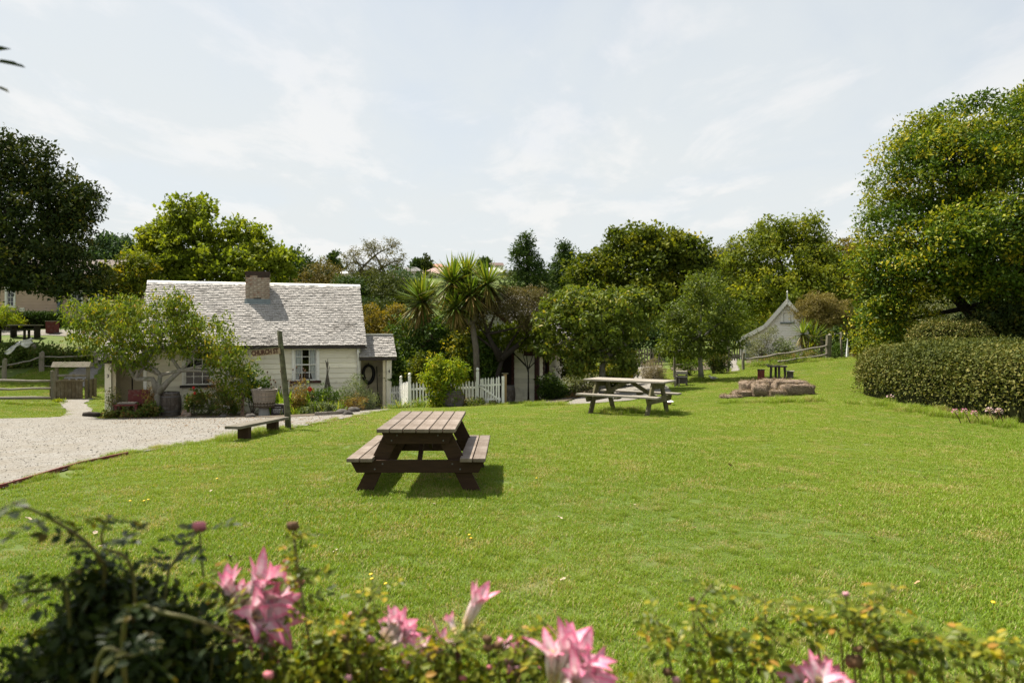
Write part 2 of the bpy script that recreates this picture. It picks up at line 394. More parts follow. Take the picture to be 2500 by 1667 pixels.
BARREL = M('old_barrel_stave', (.12, .098, .078), (.065, .05, .038), scale=5, stretch=(6, 6, 1), rough=.88, bump=.4, stain=(.20, .18, .155), sscale=5)
IRON = M('dull_iron_hoop', (.16, .155, .15), (.10, .09, .085), scale=10, rough=.7, metal=.3, bump=.2)
BLACK = M('black_leather', (.014, .013, .012), (.022, .02, .018), scale=9, rough=.55, bump=.3)
TUBW = M('bleached_tub_timber', (.33, .28, .22), (.25, .205, .155), scale=5, stretch=(1, 1, 6), rough=.85, bump=.3, stain=(.15, .12, .09), sscale=5)
CURT = M('curtain_cotton', (.70, .72, .72), (.60, .62, .62), scale=3, rough=.9, bump=.1)
STONE = M('garden_stone', (.085, .075, .065), (.045, .04, .034), scale=6, rough=.95, bump=.7, coord='P', stain=(.13, .12, .10), sscale=5)
CONC = M('concrete', (.36, .35, .32), (.28, .27, .245), scale=6, rough=.95, bump=.4)
RAG = M('white_rag_cloth', (.72, .72, .70), (.60, .60, .59), scale=6, rough=.9, bump=.3)
m, t, b = principled('window_glass'); b.inputs['Base Color'].default_value = (.012, .014, .016, 1); b.inputs['Roughness'].default_value = .06; b.inputs['Specular IOR Level'].default_value = .6
GLASS = m
def clearglass():
    m, t, b = principled('clear_pane'); gl = N(t, 'ShaderNodeBsdfGlossy'); gl.inputs['Roughness'].default_value = .03
    tr = N(t, 'ShaderNodeBsdfTransparent'); tr.inputs[0].default_value = (.93, .95, .94, 1)
    fr = N(t, 'ShaderNodeFresnel'); fr.inputs[0].default_value = 1.45
    mx = N(t, 'ShaderNodeMixShader'); t.links.new(fr.outputs[0], mx.inputs[0]); t.links.new(tr.outputs[0], mx.inputs[1]); t.links.new(gl.outputs[0], mx.inputs[2])
    t.links.new(mx.outputs[0], t.nodes['Material Output'].inputs[0]); return m
CLEAR = clearglass()
ROOMDARK = M('dim_room', (.035, .03, .022), (.03, .025, .018), scale=2, rough=.95, bump=0)

# ---------------------------------------------------------------- builders shared by houses
def shingle_roof(p0, u, s, wid, ln, name, parent, sw=.115, ex=.106, mat=None, th=.030, seed=0, skip=None):
    """p0 eave-left corner, u along the eave, s up the slope; every shingle its own wedge, one mesh"""
    u = np.array(u, float); s = np.array(s, float); n = np.cross(u, s); p0 = np.array(p0, float)
    r = np.random.default_rng(seed); V = []; A = []
    rows = int(ln / ex)
    for i in range(rows + 1):
        x = -r.uniform(0, sw)
        y0 = i * ex; L = min(ex * 1.55, ln - y0 + .02)
        if L < .03: continue
        while x < wid:
            ww = sw * r.uniform(.6, 1.35); a = max(x, 0); c = min(x + ww - .006, wid)
            if c - a > .02:
                j = r.uniform(-.006, .006); h = th * r.uniform(.75, 1.5)
                q = lambda xx, yy, zz: p0 + u * xx + s * (y0 + yy) + n * zz
                V.append([q(a, j, .004), q(c, j, .004), q(c, L, .004), q(a, L, .004), q(a, j, .004 + h + .012), q(c, j, .004 + h + .012), q(c, L, .009), q(a, L, .009)])
                A.append(r.uniform(0, 1))
            x += ww
    V = np.array(V).reshape(-1, 3); k = len(A); b = np.arange(k)[:, None] * 8
    F = np.concatenate([(b + np.array(f))[:, None, :] for f in ((4, 5, 6, 7), (0, 1, 5, 4), (1, 2, 6, 5), (3, 0, 4, 7))], axis=1).reshape(-1, 4)
    o = ob(name, rawmesh(name, V, F, 4, np.repeat(A, 4)), mat or SHING, parent); o['kind'] = 'stuff'; return o
def boards(parent, p0, u, n, wid, z0, z1, ex, mat, holes=(), th=.022, joined=False, name='weatherboard', top=None):
    """lapped weatherboards on a wall; holes = (u0, u1, z0, z1); each run of board its own object unless joined"""
    u = Vector(u); n = Vector(n); p0 = Vector(p0); J = MB(); out = []
    k = 0; z = z0
    while z < z1 - .02:
        e = min(z + ex, z1); runs = [(0, wid)]
        if top:
            a, b = top(z, e); runs = [(max(0, a), min(wid, b))] if b - a > .05 else []
        for h in holes:
            if h[2] < e - .01 and h[3] > z + .01:
                nr = []
                for a, b in runs:
                    if h[0] > a: nr.append((a, min(b, h[0])))
                    if h[1] < b: nr.append((max(a, h[1]), b))
                runs = [q for q in nr if q[1] - q[0] > .03]
        for a, b in runs:
            mb = J if joined else MB()
            P = []
            for zz, o in ((z, .034), (e, .006)):
                for x, d in ((a, o), (b, o), (b, -.012), (a, -.012)):
                    P.append(p0 + u * x + n * d + Vector((0, 0, zz)))
            mb.hexa(P)
            if not joined: out.append(mb.build(name, mat, parent))
        z += ex
    if joined: return J.build(name + 'ing', mat, parent)
    return out
def wallbox(mb, p0, u, n, wid, z0, z1, th=.1, holes=()):
    """plain wall slab behind the boards with openings"""
    u = Vector(u); n = Vector(n); p0 = Vector(p0)
    xs = sorted({0, wid, *[h[0] for h in holes], *[h[1] for h in holes]}); zs = sorted({z0, z1, *[h[2] for h in holes], *[h[3] for h in holes]})
    for i in range(len(xs) - 1):
        for j in range(len(zs) - 1):
            cx = (xs[i] + xs[i + 1]) / 2; cz = (zs[j] + zs[j + 1]) / 2
            if any(h[0] < cx < h[1] and h[2] < cz < h[3] for h in holes): continue
            P = []
            for zz in (zs[j], zs[j + 1]):
                for x, d in ((xs[i], -.014), (xs[i + 1], -.014), (xs[i + 1], -.014 - th), (xs[i], -.014 - th)): P.append(p0 + u * x + n * d + Vector((0, 0, zz)))
            mb.hexa(P)
def window(parent, p0, u, n, x0, x1, z0, z1, cols, rows, fmat, smat, sill, curtain=False, bar=.022, fw=.10, sillw=.06, name='window'):
    """sash window: outer casing, sash bars, each pane, sill; local to parent"""
    u = Vector(u); n = Vector(n); p0 = Vector(p0); Z = Vector((0, 0, 1))
    q = lambda x, z, d: p0 + u * x + n * d + Z * z
    f = MB()
    f.bar(q(x0 - fw / 2, z0, .03), q(x0 - fw / 2, z1 + fw, .03), fw, .05, n); f.bar(q(x1 + fw / 2, z0, .03), q(x1 + fw / 2, z1 + fw, .03), fw, .05, n)
    f.bar(q(x0, z1 + fw / 2, .028), q(x1, z1 + fw / 2, .028), fw, .05, n)
    wo = f.build(name, fmat, parent)
    s = MB(); W_ = x1 - x0; H_ = z1 - z0; e = .045
    for x in (x0 + e / 2, x1 - e / 2): s.bar(q(x, z0, -.02), q(x, z1, -.02), e, .04, n)
    for z in (z0 + e / 2, z1 - e / 2): s.bar(q(x0 + e, z, -.02), q(x1 - e, z, -.02), e, .038, n)
    if rows > 2: s.bar(q(x0 + e, z0 + H_ / 2, -.012), q(x1 - e, z0 + H_ / 2, -.012), .04, .04, n)
    for i in range(1, cols): x = x0 + W_ * i / cols; s.bar(q(x, z0 + e, -.022), q(x, z1 - e, -.022), bar, .03, n)
    for j in range(1, rows):
        if rows > 2 and j * 2 == rows: continue
        z = z0 + H_ * j / rows; s.bar(q(x0 + e, z, -.024), q(x1 - e, z, -.024), bar, .03, n)
    s.build('sash', smat, wo)
    for i in range(cols):
        for j in range(rows):
            a = x0 + W_ * i / cols; c = x0 + W_ * (i + 1) / cols; g = z0 + H_ * j / rows; h = z0 + H_ * (j + 1) / rows
            MB().add([q(a + .002, g + .002, -.03), q(c - .002, g + .002, -.03), q(c - .002, h - .002, -.03), q(a + .002, h - .002, -.03)], [(0, 1, 2, 3)]).build('pane', CLEAR if curtain else GLASS, wo)
    if sill:
        MB().bar(q(x0 - fw - sillw, z0 - .05, .05), q(x1 + fw + sillw, z0 - .05, .05), .13, .085, Z).build('sill', sill, wo)
    if curtain:
        r = MB(); d = -.5                       # a dim room behind the glass
        P = [q(x0 - .3, z0 - .3, -.13), q(x1 + .3, z0 - .3, -.13), q(x1 + .3, z0 - .3, -1.6), q(x0 - .3, z0 - .3, -1.6), q(x0 - .3, z1 + .2, -.13), q(x1 + .3, z1 + .2, -.13), q(x1 + .3, z1 + .2, -1.6), q(x0 - .3, z1 + .2, -1.6)]
        r.add(P, [(0, 1, 2, 3), (7, 6, 5, 4), (2, 1, 5, 6), (3, 2, 6, 7), (0, 3, 7, 4)]); r.build('room_lining', ROOMDARK, wo)
        for side in (-1, 1):
            V = []; F = []; nz, nx_ = 10, 22
            for j in range(nz + 1):
                tt = j / nz; wd = W_ * (.36 if tt > .45 else .36 - .17 * ((.45 - tt) / .45))
                for i in range(nx_ + 1):
                    k = i / nx_; xx = (x0 + wd * k) if side < 0 else (x1 - wd * k)
                    V.append(q(xx, z0 + .04 + (H_ - .05) * tt, -.09 + .018 * math.sin(k * 26 + tt * 1.5)))
            for j in range(nz):
                for i in range(nx_): a = j * (nx_ + 1) + i; F.append((a, a + 1, a + nx_ + 2, a + nx_ + 1))
            MB().add(V, F, .5).build('curtain', CURT, wo, smooth=True)
    return wo

# ---------------------------------------------------------------- the shingled double cottage
th = math.radians(18)
CO = Vector((-13.47, 26.0, -1.27))
cot = thing('cottage', 'cream weatherboard cottage with grey shingle roof and brick chimney beside the gravel lane', 'cottage', CO, th)
X, Y, Z = Vector((1, 0, 0)), Vector((0, 1, 0)), Vector((0, 0, 1))
LN, DP, EV = 7.75, 5.0, 2.55
holes = [(5.26, 6.10, 1.22, 2.46), (1.36, 2.26, 1.14, 2.40)]
mb = MB()
wallbox(mb, (0, 0, 0), X, -Y, LN, -.5, EV, .1, holes)
wallbox(mb, (LN, 0, 0), Y, X, DP, -.5, EV); wallbox(mb, (0, DP, 0), -Y, -X, DP, -.5, EV); wallbox(mb, (LN, DP, 0), -X, Y, LN, -.5, EV)
for x, s in ((0.02, -1), (LN - .02, 1)):
    mb.add([(x, 0, EV), (x, DP, EV), (x, DP / 2, EV + 2.35)], [(0, 1, 2)])
mb.build('wall', CREAM, cot)
boards(cot, (0, 0, 0), X, -Y, LN, -.1, EV, .2, CREAM, [(h[0] - .1, h[1] + .1, h[2] - .1, h[3] + .1) for h in holes])
boards(cot, (LN, 0, 0), Y, X, DP, -.1, EV, .2, CREAM2)
boards(cot, (0, DP, 0), -Y, -X, DP, -.1, EV, .2, CREAM2)
for x in (LN - .03, .03): MB().box((x, -.035, 1.2), (.11, .05, 2.62)).build('corner_board', WHITE, cot)
window(cot, (0, 0, 0), X, -Y, *holes[0], 3, 4, WHITE, WHITE, REDP, curtain=True)
window(cot, (0, 0, 0), X, -Y, *holes[1], 3, 4, WHITE, WHITE, DARKWOOD)
# roof
RH = 2.53; ov = .22; sl = Vector((0, DP / 2 + ov, RH)); SLN = sl.length; s = sl / SLN
roof = MB()
e0 = EV + .03
roof.hexa([(-.26, -ov, e0 - .07), (LN + .24, -ov, e0 - .07), (LN + .24, DP / 2, e0 + RH - .07), (-.26, DP / 2, e0 + RH - .07), (-.26, -ov, e0), (LN + .24, -ov, e0), (LN + .24, DP / 2, e0 + RH), (-.26, DP / 2, e0 + RH)])
roof.hexa([(-.26, DP / 2, e0 + RH - .07), (LN + .24, DP / 2, e0 + RH - .07), (LN + .24, DP + ov, e0 - .07), (-.26, DP + ov, e0 - .07), (-.26, DP / 2, e0 + RH), (LN + .24, DP / 2, e0 + RH), (LN + .24, DP + ov, e0), (-.26, DP + ov, e0)])
ro = roof.build('roof', SHDARK, cot)
shingle_roof((-.28, -ov - .02, e0), X, s, LN + .54, SLN, 'shingles', ro, seed=3)
s2 = Vector((0, -s.y, s.z)); shingle_roof((LN + .26, DP + ov + .02, e0), -X, s2, LN + .54, SLN, 'shingles', ro, sw=.25, seed=4)
rc = MB(); zr = e0 + RH
for sg in (-1, 1): rc.hexa([(-.3, DP / 2, zr + .0), (LN + .28, DP / 2, zr), (LN + .28, DP / 2 + sg * .13, zr - .12), (-.3, DP / 2 + sg * .13, zr - .12), (-.3, DP / 2, zr + .06), (LN + .28, DP / 2, zr + .06), (LN + .28, DP / 2 + sg * .15, zr - .075), (-.3, DP / 2 + sg * .15, zr - .075)])
rc.build('ridge_cap', WHITE, ro)
MB().box((LN / 2, -ov - .05, EV - .045), (LN + .5, .10, .085)).build('gutter', DARKWOOD, cot)
for x in (-.25, LN + .23):
    MB().bar((x, -ov - .03, e0 - .1), (x, DP / 2, e0 + RH - .085), .03, .15, Z).build('bargeboard', WHITE, cot)
d = MB(); d.tube([(LN - .08, -.16, EV - .08), (LN - .08, -.16, EV - .3), (LN - .06, -.10, EV - .42), (LN - .06, -.10, -.1)], .042, 10)
d.build('downpipe', WHITE, cot, smooth=True)
# chimney, brick by brick
cx0, cx1, cy0, cy1, cz0, cz1 = 3.42, 4.30, 1.62, 2.30, 3.2, 5.53
ch = MB().box(((cx0 + cx1) / 2, (cy0 + cy1) / 2, (cz0 + cz1) / 2), (cx1 - cx0 - .03, cy1 - cy0 - .03, cz1 - cz0)).build('chimney', MORTAR, cot)
bh, bl = .082, .29; brick = {}
def brickmesh(l, w_):
    k = (round(l, 3), round(w_, 3))
    if k not in brick: brick[k] = MB().box((0, 0, 0), (l, w_, bh - .012)).mesh('brick')
    return brick[k]
rb = random.Random(5)
zrow = 4.25; row = 0
while zrow < cz1 - .02:
    top = zrow > cz1 - 2.2 * bh; g = .02 if top else 0
    off = (row % 2) * .5
    for face in range(4):
        Lw = (cx1 - cx0) if face % 2 == 0 else (cy1 - cy0)
        x = -off * bl
        while x < Lw - .01:
            a = max(x, 0) + .006; e = min(x + bl, Lw) - .006
            if e - a > .05:
                c = (a + e) / 2; dd = -.0 - g + rb.uniform(-.004, .004); wb = .10
                if face == 0: loc = (cx0 + c, cy0 + wb / 2 - .02 + dd, zrow + bh / 2); r = 0
                elif face == 2: loc = (cx0 + c, cy1 - wb / 2 + .02 - dd, zrow + bh / 2); r = 0
                elif face == 1: loc = (cx1 - wb / 2 + .018 - dd, cy0 + c, zrow + bh / 2); r = math.pi / 2
                else: loc = (cx0 + wb / 2 - .018 + dd, cy0 + c, zrow + bh / 2); r = math.pi / 2
                q = ob('brick', brickmesh(round(e - a, 2), wb), BRICK, ch, loc, (rb.uniform(-.02, .02), rb.uniform(-.02, .02), r)); q.material_slots[0].link = 'OBJECT'; q.material_slots[0].material = BRICKS if zrow > cz1 - rb.uniform(1.4, 3.4) * bh or zrow < 4.42 and rb.random() < .4 else (BRICKW if rb.random() < .70 else BRICK)
            x += bl
    zrow += bh; row += 1
MB().box(((cx0 + cx1) / 2, (cy0 + cy1) / 2, cz1 + .012), (cx1 - cx0 - .06, cy1 - cy0 - .06, .05)).build('chimney_cap', M('sooty_cap', (.03, .026, .022), scale=6), ch)
zb = e0 + (cy0 + ov) * RH / (DP / 2 + ov)
MB().hexa([(cx0 - .06, cy0 - .14, zb - .11), (cx1 + .06, cy0 - .14, zb - .11), (cx1 + .06, cy0 - .02, zb + .0), (cx0 - .06, cy0 - .02, zb + .0), (cx0 - .06, cy0 - .14, zb - .07), (cx1 + .06, cy0 - .14, zb - .07), (cx1 + .05, cy0 - .025, zb + .16), (cx0 - .05, cy0 - .025, zb + .16)]).build('flashing', LEAD, ch)
# the two end porches
def porch(x0, sg, num):
    """x0 = wall end, sg = +1 right / -1 left"""
    PW, PD = 1.24, 1.35
    xa, xb = (x0, x0 + PW) if sg > 0 else (x0 - PW, x0)
    xo = x0 + sg * PW
    MB().box(((xa + xb) / 2, PD / 2 + .02, -.06), (PW + .1, PD + .1, .14)).build('porch_floor', GREYW, cot)
    mb = MB(); wallbox(mb, (xa, PD, 0), X, -Y, PW, -.05, 2.6, .06); mb.build('porch_wall', CREAM2, cot)
    boards(cot, (xa, PD, 0), X, -Y, PW, 0, 2.5, .2, CREAM2)
    # outer side wall in boards, post in front with the house number
    mb = MB(); mb.box((xo - sg * .02, PD / 2 + .1, 1.05), (.06, PD - .2, 2.1)); mb.build('porch_side', CREAM2, cot)
    p = MB().box((xo - sg * .07, .03, 1.0), (.21, .15, 2.15)).build('porch_post', CREAM, cot, bev=.008)
    MB().box((xo - sg * .25, .06, 1.0), (.12, .06, 2.1)).build('porch_post', CREAM2, cot)
    MB().box((xo - sg * .06, .03, -.12), (.30, .24, .34)).build('post_footing', CONC, cot)
    nm = ob('house_number', textmesh(num, .17, .003, .003), BLACK, p, (xo - sg * .07, -.05, 1.52), (math.pi / 2, 0, 0))
    ze, zt = 2.10, 2.98
    rf = MB(); ra, rb_ = (xa - .02, xb + .2) if sg > 0 else (xa - .2, xb + .02)
    rf.hexa([(ra, -.2, ze - .05), (rb_, -.2, ze - .05), (rb_, .85, zt - .05), (ra, .85, zt - .05), (ra, -.2, ze), (rb_, -.2, ze), (rb_, .85, zt), (ra, .85, zt)])
    rf.hexa([(ra, .85, zt - .05), (rb_, .85, zt - .05), (rb_, 1.75, ze), (ra, 1.75, ze), (ra, .85, zt), (rb_, .85, zt), (rb_, 1.75, ze + .05), (ra, 1.75, ze + .05)])
    r_ = rf.build('porch_roof', SHDARK, cot)
    sv = Vector((0, 1.05, zt - ze)); l = sv.length; shingle_roof((ra - .015, -.215, ze), X, sv / l, rb_ - ra + .03, l, 'shingles', r_, seed=8 + sg)
    MB().box(((ra + rb_) / 2, .85, zt + .035), (rb_ - ra + .04, .2, .05)).build('ridge_cap', WHITE, r_)
    MB().box(((ra + rb_) / 2, -.2, ze - .075), (rb_ - ra, .04, .085)).build('fascia', DARKWOOD, cot)
porch(LN, 1, '4'); porch(0, -1, '3')
# the door in the left porch
dd = MB().box((-.62, 1.30, .98), (.80, .06, 1.96)).build('door', CREAM2, cot)
MB().box((-.62, 1.262, .98), (.05, .02, 1.96)).build('door_stile', DARKWOOD, dd)
def cl(u, v, z): return CO + Matrix.Rotation(th, 3, 'Z') @ Vector((u, v, z))      # cottage-local to world

# ---------------------------------------------------------------- house with oxblood trim
H2 = Vector((.95, 29.0, -1.0)); h2r = math.atan2(7, 2.5)          # local +x runs back along the long side, +y to the left
h2 = thing('house', 'cream weatherboard house with oxblood red posts and window behind the trees', 'house', H2, h2r)
HL, HW, HE = 7.4, 5.0, 2.2
wh = [(1.1, 1.75, .45, 1.75)]
mb = MB(); wallbox(mb, (0, 0, 0), X, -Y, HL, -.4, HE, .1, wh)
dh = [(1.15, 2.0, 0, 1.95)]
wallbox(mb, (0, 5.0, 0), -Y, -X, HW, -.4, HE, .1, [(HW - 1.0 - .75, HW - 1.0, 0, 1.95)]); wallbox(mb, (HL, 0, 0), Y, X, HW, -.4, HE)
mb.add([(.02, 0, HE), (.02, HW, HE), (.02, HW / 2, HE + 2.3)], [(0, 1, 2)]); mb.build('wall', CREAM, h2)
boards(h2, (0, 0, 0), X, -Y, HL, -.1, HE, .21, CREAM, [(wh[0][0] - .1, wh[0][1] + .1, wh[0][2] - .1, wh[0][3] + .1)])
boards(h2, (0, HW, 0), -Y, -X, HW, -.1, HE, .21, CREAM, [(HW - 1.8, HW - .95, -.1, 2.0)])
boards(h2, (0, HW, 0), -Y, -X, HW, HE, HE + 2.2, .21, WHITE, joined=True, top=lambda a, b: ((b - HE) * HW / 2 / 2.3, HW - (b - HE) * HW / 2 / 2.3))
window(h2, (0, 0, 0), X, -Y, *wh[0], 1, 2, REDP, REDP, REDP, fw=.09)
MB().box((-.03, 1.38, .97), (.07, .75, 1.95)).build('door', M('dark_door', (.022, .012, .009), scale=5), h2)
for y in (.95, 1.82): MB().box((-.05, y, 1.0), (.08, .1, 2.05)).build('door_jamb', REDP, h2)
MB().box((-.14, -.12, 1.0), (.17, .17, 2.3)).build('verandah_post', REDP, h2)
MB().box((-.14, .18, 1.98), (.12, .5, .22)).build('post_bracket', REDP, h2)
MB().box((HL + .0, -.03, 1.0), (.12, .06, 2.2)).build('corner_board', WHITE, h2)
rf = MB(); e0 = HE; RH2 = 2.3
for sg in (0, 1):
    y0, y1 = (-.3, HW / 2) if sg == 0 else (HW + .3, HW / 2); zl = e0 - .26
    rf.hexa([(-.25, y0, zl), (HL + .2, y0, zl), (HL + .2, y1, e0 + RH2), (-.25, y1, e0 + RH2), (-.25, y0, zl + .07), (HL + .2, y0, zl + .07), (HL + .2, y1, e0 + RH2 + .07), (-.25, y1, e0 + RH2 + .07)])
ro = rf.build('roof', SHDARK, h2)
sv = Vector((0, HW / 2 + .3, RH2 + .26)); l = sv.length
shingle_roof((-.27, -.32, e0 - .19), X, sv / l, HL + .5, l, 'shingles', ro, sw=.16, ex=.16, seed=12)
sv = Vector((0, -HW / 2 - .3, RH2 + .26)); shingle_roof((HL + .22, HW + .32, e0 - .19), -X, sv / l, HL + .5, l, 'shingles', ro, sw=.16, ex=.16, seed=13)
MB().bar((-.27, -.31, e0 - .3), (-.27, HW / 2, e0 + RH2 - .02), .03, .16, Z).build('bargeboard', REDP, h2)
MB().bar((-.27, HW + .31, e0 - .3), (-.27, HW / 2, e0 + RH2 - .02), .03, .16, Z).build('bargeboard', REDP, h2)
MB().box((HL / 2, -.34, e0 - .3), (HL + .4, .05, .12)).build('fascia', REDP, h2)

# ---------------------------------------------------------------- white gabled house at the back of the lawn
H3 = Vector((px2x(1922, 44), 44.0, .1))
h3 = thing('house', 'small white gabled house with scalloped bargeboard and attic window at the back of the lawn', 'house', H3, math.radians(-21))
AP, GE, HWI = 3.72, 1.62, 1.75               # apex, eave height, half width of the main gable (offsets from base)
mb = MB(); mb.add([(-HWI, 0, -.4), (HWI, 0, -.4), (HWI, 0, GE), (0, 0, AP - .05), (-HWI, 0, GE), (-HWI, 6, -.4), (HWI, 6, -.4), (HWI, 6, GE), (0, 6, AP - .05), (-HWI, 6, GE)],
      [(0, 1, 2, 3, 4), (9, 8, 7, 6, 5), (1, 6, 7, 2), (0, 4, 9, 5)])
mb.add([(-2.85, .05, -.4), (-HWI, .05, -.4), (-HWI, .05, GE + .25), (-2.85, .05, 1.2), (-2.85, 6, -.4), (-2.85, 6, 1.2)], [(0, 1, 2, 3), (0, 3, 5, 4)])
mb.build('wall', WHITE, h3)
ww = [(HWI - .23 + .0, HWI + .23, 2.35, 2.93)]
boards(h3, (-HWI, 0, 0), X, -Y, 2 * HWI, -.1, AP - .1, .148, WHITE, [(ww[0][0] - .1, ww[0][1] + .1, ww[0][2] - .06, ww[0][3] + .1)], joined=True,
       top=lambda a, b: (0, 2 * HWI) if b <= GE else ((b - GE) * HWI / (AP - GE), 2 * HWI - (b - GE) * HWI / (AP - GE)))
boards(h3, (-2.85, .05, 0), X, -Y, 1.1, -.1, 1.6, .148, WHITE, joined=True, top=lambda a, b: (0, 1.1) if b <= 1.2 else ((b - 1.2) / (GE + .25 - 1.2) * 1.1, 1.1))
window(h3, (-HWI, 0, 0), X, -Y, *ww[0], 2, 3, WHITE, WHITE, LEAD, fw=.12)
rf = MB()
k = (AP - GE) / HWI
def slab(a, b, y0, y1, t_=.07):
    rf.hexa([(a[0], y0, a[1]), (b[0], y0, b[1]), (b[0], y1, b[1]), (a[0], y1, a[1]), (a[0], y0, a[1] + t_), (b[0], y0, b[1] + t_), (b[0], y1, b[1] + t_), (a[0], y1, a[1] + t_)])
slab((-1.36, 2.08 + .02), (0, AP), -.3, 6.2); slab((0, AP), (HWI + .2, GE - .2 * k), -.3, 6.2); slab((-3.05, 1.15), (-1.36, 2.10), -.3, 6.2)
ro = rf.build('roof', SHING, h3)
def scallop(a, b):
    a = Vector((a[0], -.31, a[1])); b = Vector((b[0], -.31, b[1])); L = (b - a).length; n = int(L / .16); dvec = (b - a) / L; dn = Vector((dvec.z, 0, -dvec.x))
    if dn.z > 0: dn = -dn
    mb = MB(); top = []; bot = []
    V = []
    for i in range(n * 4 + 1):
        s_ = i / (n * 4); p = a.lerp(b, s_); h = .16 + .05 * abs(math.sin(math.pi * i / 4)); V += [p - dn * .04, p + dn * h, p - dn * .04 + Y * .03, p + dn * h + Y * .03]
    F = []
    for i in range(n * 4): q = i * 4; F += [(q, q + 1, q + 5, q + 4), (q + 6, q + 7, q + 3, q + 2), (q + 1, q + 3, q + 7, q + 5), (q + 4, q + 6, q + 2, q)]
    mb.add(V, F, .5); mb.build('bargeboard', WHITE, h3)
scallop((-1.36, 2.14), (0, AP + .04)); scallop((-3.05, 1.19), (-1.36, 2.14)); scallop((0, AP + .04), (HWI + .2, GE - .2 * k + .04))
f = MB(); f.box((0, -.33, AP + .12), (.07, .07, .75)); f.tube([(0, -.33, AP + .48), (0, -.33, AP + .58)], [.05, .005], 8); f.build('finial', WHITE, h3)
MB().box((-2.2, .0, .55), (.5, .08, 1.1)).build('door', LEAD, h3)

# ---------------------------------------------------------------- pink house on the bank
H4 = W(-70, 795, 47); H4.z = gz1(H4.x, 47) - .05
h4 = thing('house', 'salmon pink weatherboard house above the bank behind the dark tree', 'house', H4, math.radians(2))
HL4, HE4 = 10.2, 3.3
win4 = [(2.32, 2.75, 1.2, 2.4), (6.55, 7.15, 1.0, 2.1), (7.75, 8.2, 1.0, 2.1)]
mb = MB(); wallbox(mb, (0, 0, 0), X, -Y, HL4, -.6, HE4, .1, win4); wallbox(mb, (HL4, 0, 0), Y, X, 6, -.6, HE4); wallbox(mb, (0, 6, 0), -Y, -X, 6, -.6, HE4)
mb.add([(HL4 - .02, 0, HE4), (HL4 - .02, 6, HE4), (HL4 - .02, 3, HE4 + 1.15)], [(0, 1, 2)]); mb.build('wall', PINK, h4)
boards(h4, (0, 0, 0), X, -Y, HL4, -.3, HE4, .2, PINK, [(h[0] - .12, h[1] + .12, h[2] - .1, h[3] + .12) for h in win4], joined=True)
for h in win4: window(h4, (0, 0, 0), X, -Y, *h, 2, 4, WHITE, WHITE, WHITE, fw=.13)
MB().box((5.75, -.1, 1.6), (.16, .14, 3.4)).build('downpipe', M('blue_grey_paint', (.13, .16, .22), scale=4), h4)
rf = MB()
for y0 in (-.5, 6.5): rf.hexa([(-.4, y0, HE4 - .1), (HL4 + .4, y0, HE4 - .1), (HL4 + .4, 3, HE4 + 1.2), (-.4, 3, HE4 + 1.2), (-.4, y0, HE4), (HL4 + .4, y0, HE4), (HL4 + .4, 3, HE4 + 1.3), (-.4, 3, HE4 + 1.3)])
rf.build('roof', M('brown_iron_roof', (.10, .07, .055), (.07, .05, .04), scale=3), h4)
vent = MB().box((5.2, -.05, .75), (.3, .06, .2)).build('vent', BLACK, h4)

# ---------------------------------------------------------------- picnic tables
def picnic(name, label, loc, rz, L, top, bench, frame, ztop, zb, tw, nb_top, outer, bw):
    t_ = thing(name, label, 'picnic table', loc, rz)
    pw = tw / nb_top; r = random.Random(len(label))
    for i in range(nb_top):
        x = -tw / 2 + pw * (i + .5)
        MB().box((0, 0, 0), (pw - .012, L + r.uniform(-.008, .008), .042)).build('tabletop_plank', top, t_, bev=.005, loc=(x, 0, ztop - .021))
    for s_ in (-1, 1):
        for i in range(2):
            x = s_ * (outer - bw * (i + .5) / 2)
            MB().box((0, 0, 0), (bw / 2 - .012, L + r.uniform(-.008, .008), .042)).build('seat_plank', bench, t_, bev=.005, loc=(x, 0, zb - .021))
    for e in (-1, 1):
        y = e * (L / 2 - (.16 if frame is BROWNF else .26)); hw = tw / 2 - .03
        # top bearer with cut ends, seat bearer with cut ends
        for zt, hh, wt, wb_, nm, dy in ((ztop - .043, .145, hw, hw - .07, 'top_bearer', 0), (zb - .043, .145, outer - .012, outer - .09, 'seat_bearer', e * .001)):
            yy = y + dy
            MB().hexa([(-wb_, yy - .024, zt - hh), (wb_, yy - .024, zt - hh), (wb_, yy + .024, zt - hh), (-wb_, yy + .024, zt - hh), (-wt, yy - .024, zt), (wt, yy - .024, zt), (wt, yy + .024, zt), (-wt, yy + .024, zt)]).build(nm, frame, t_, bev=.004)
        for s_ in (-1, 1):
            yl = y - e * .05
            xt, xb = s_ * (tw * .31), s_ * (outer - .135); lw = .098
            MB().hexa([(xb - lw, yl - .023, -.06), (xb + lw, yl - .023, -.06), (xb + lw, yl + .023, -.06), (xb - lw, yl + .023, -.06), (xt - lw, yl - .023, ztop - .045), (xt + lw, yl - .023, ztop - .045), (xt + lw, yl + .023, ztop - .045), (xt - lw, yl + .023, ztop - .045)]).build('leg', frame, t_, bev=.004)
            for zz, xx in ((ztop - .09, s_ * tw * .26), (ztop - .15, s_ * tw * .33), (zb - .085, s_ * (outer - .39)), (zb - .145, s_ * (outer - .30))):
                mb = MB(); mb.tube([(xx, y + e * .022, zz), (xx, y + e * .032, zz)], .010, 8); mb.build('bolt', IRON, t_)
    for e in (-1, 1):
        MB().bar((0, e * .06, ztop - .06), (0, e * (L / 2 - .30), zb - .10), .09, .045, X).build('brace', frame, t_, bev=.003)
    for s_ in (-1, 1):
        MB().box((s_ * (outer - bw / 2), 0, zb - .066), (bw - .02, .09, .045)).build('seat_cleat', frame, t_)
    return t_
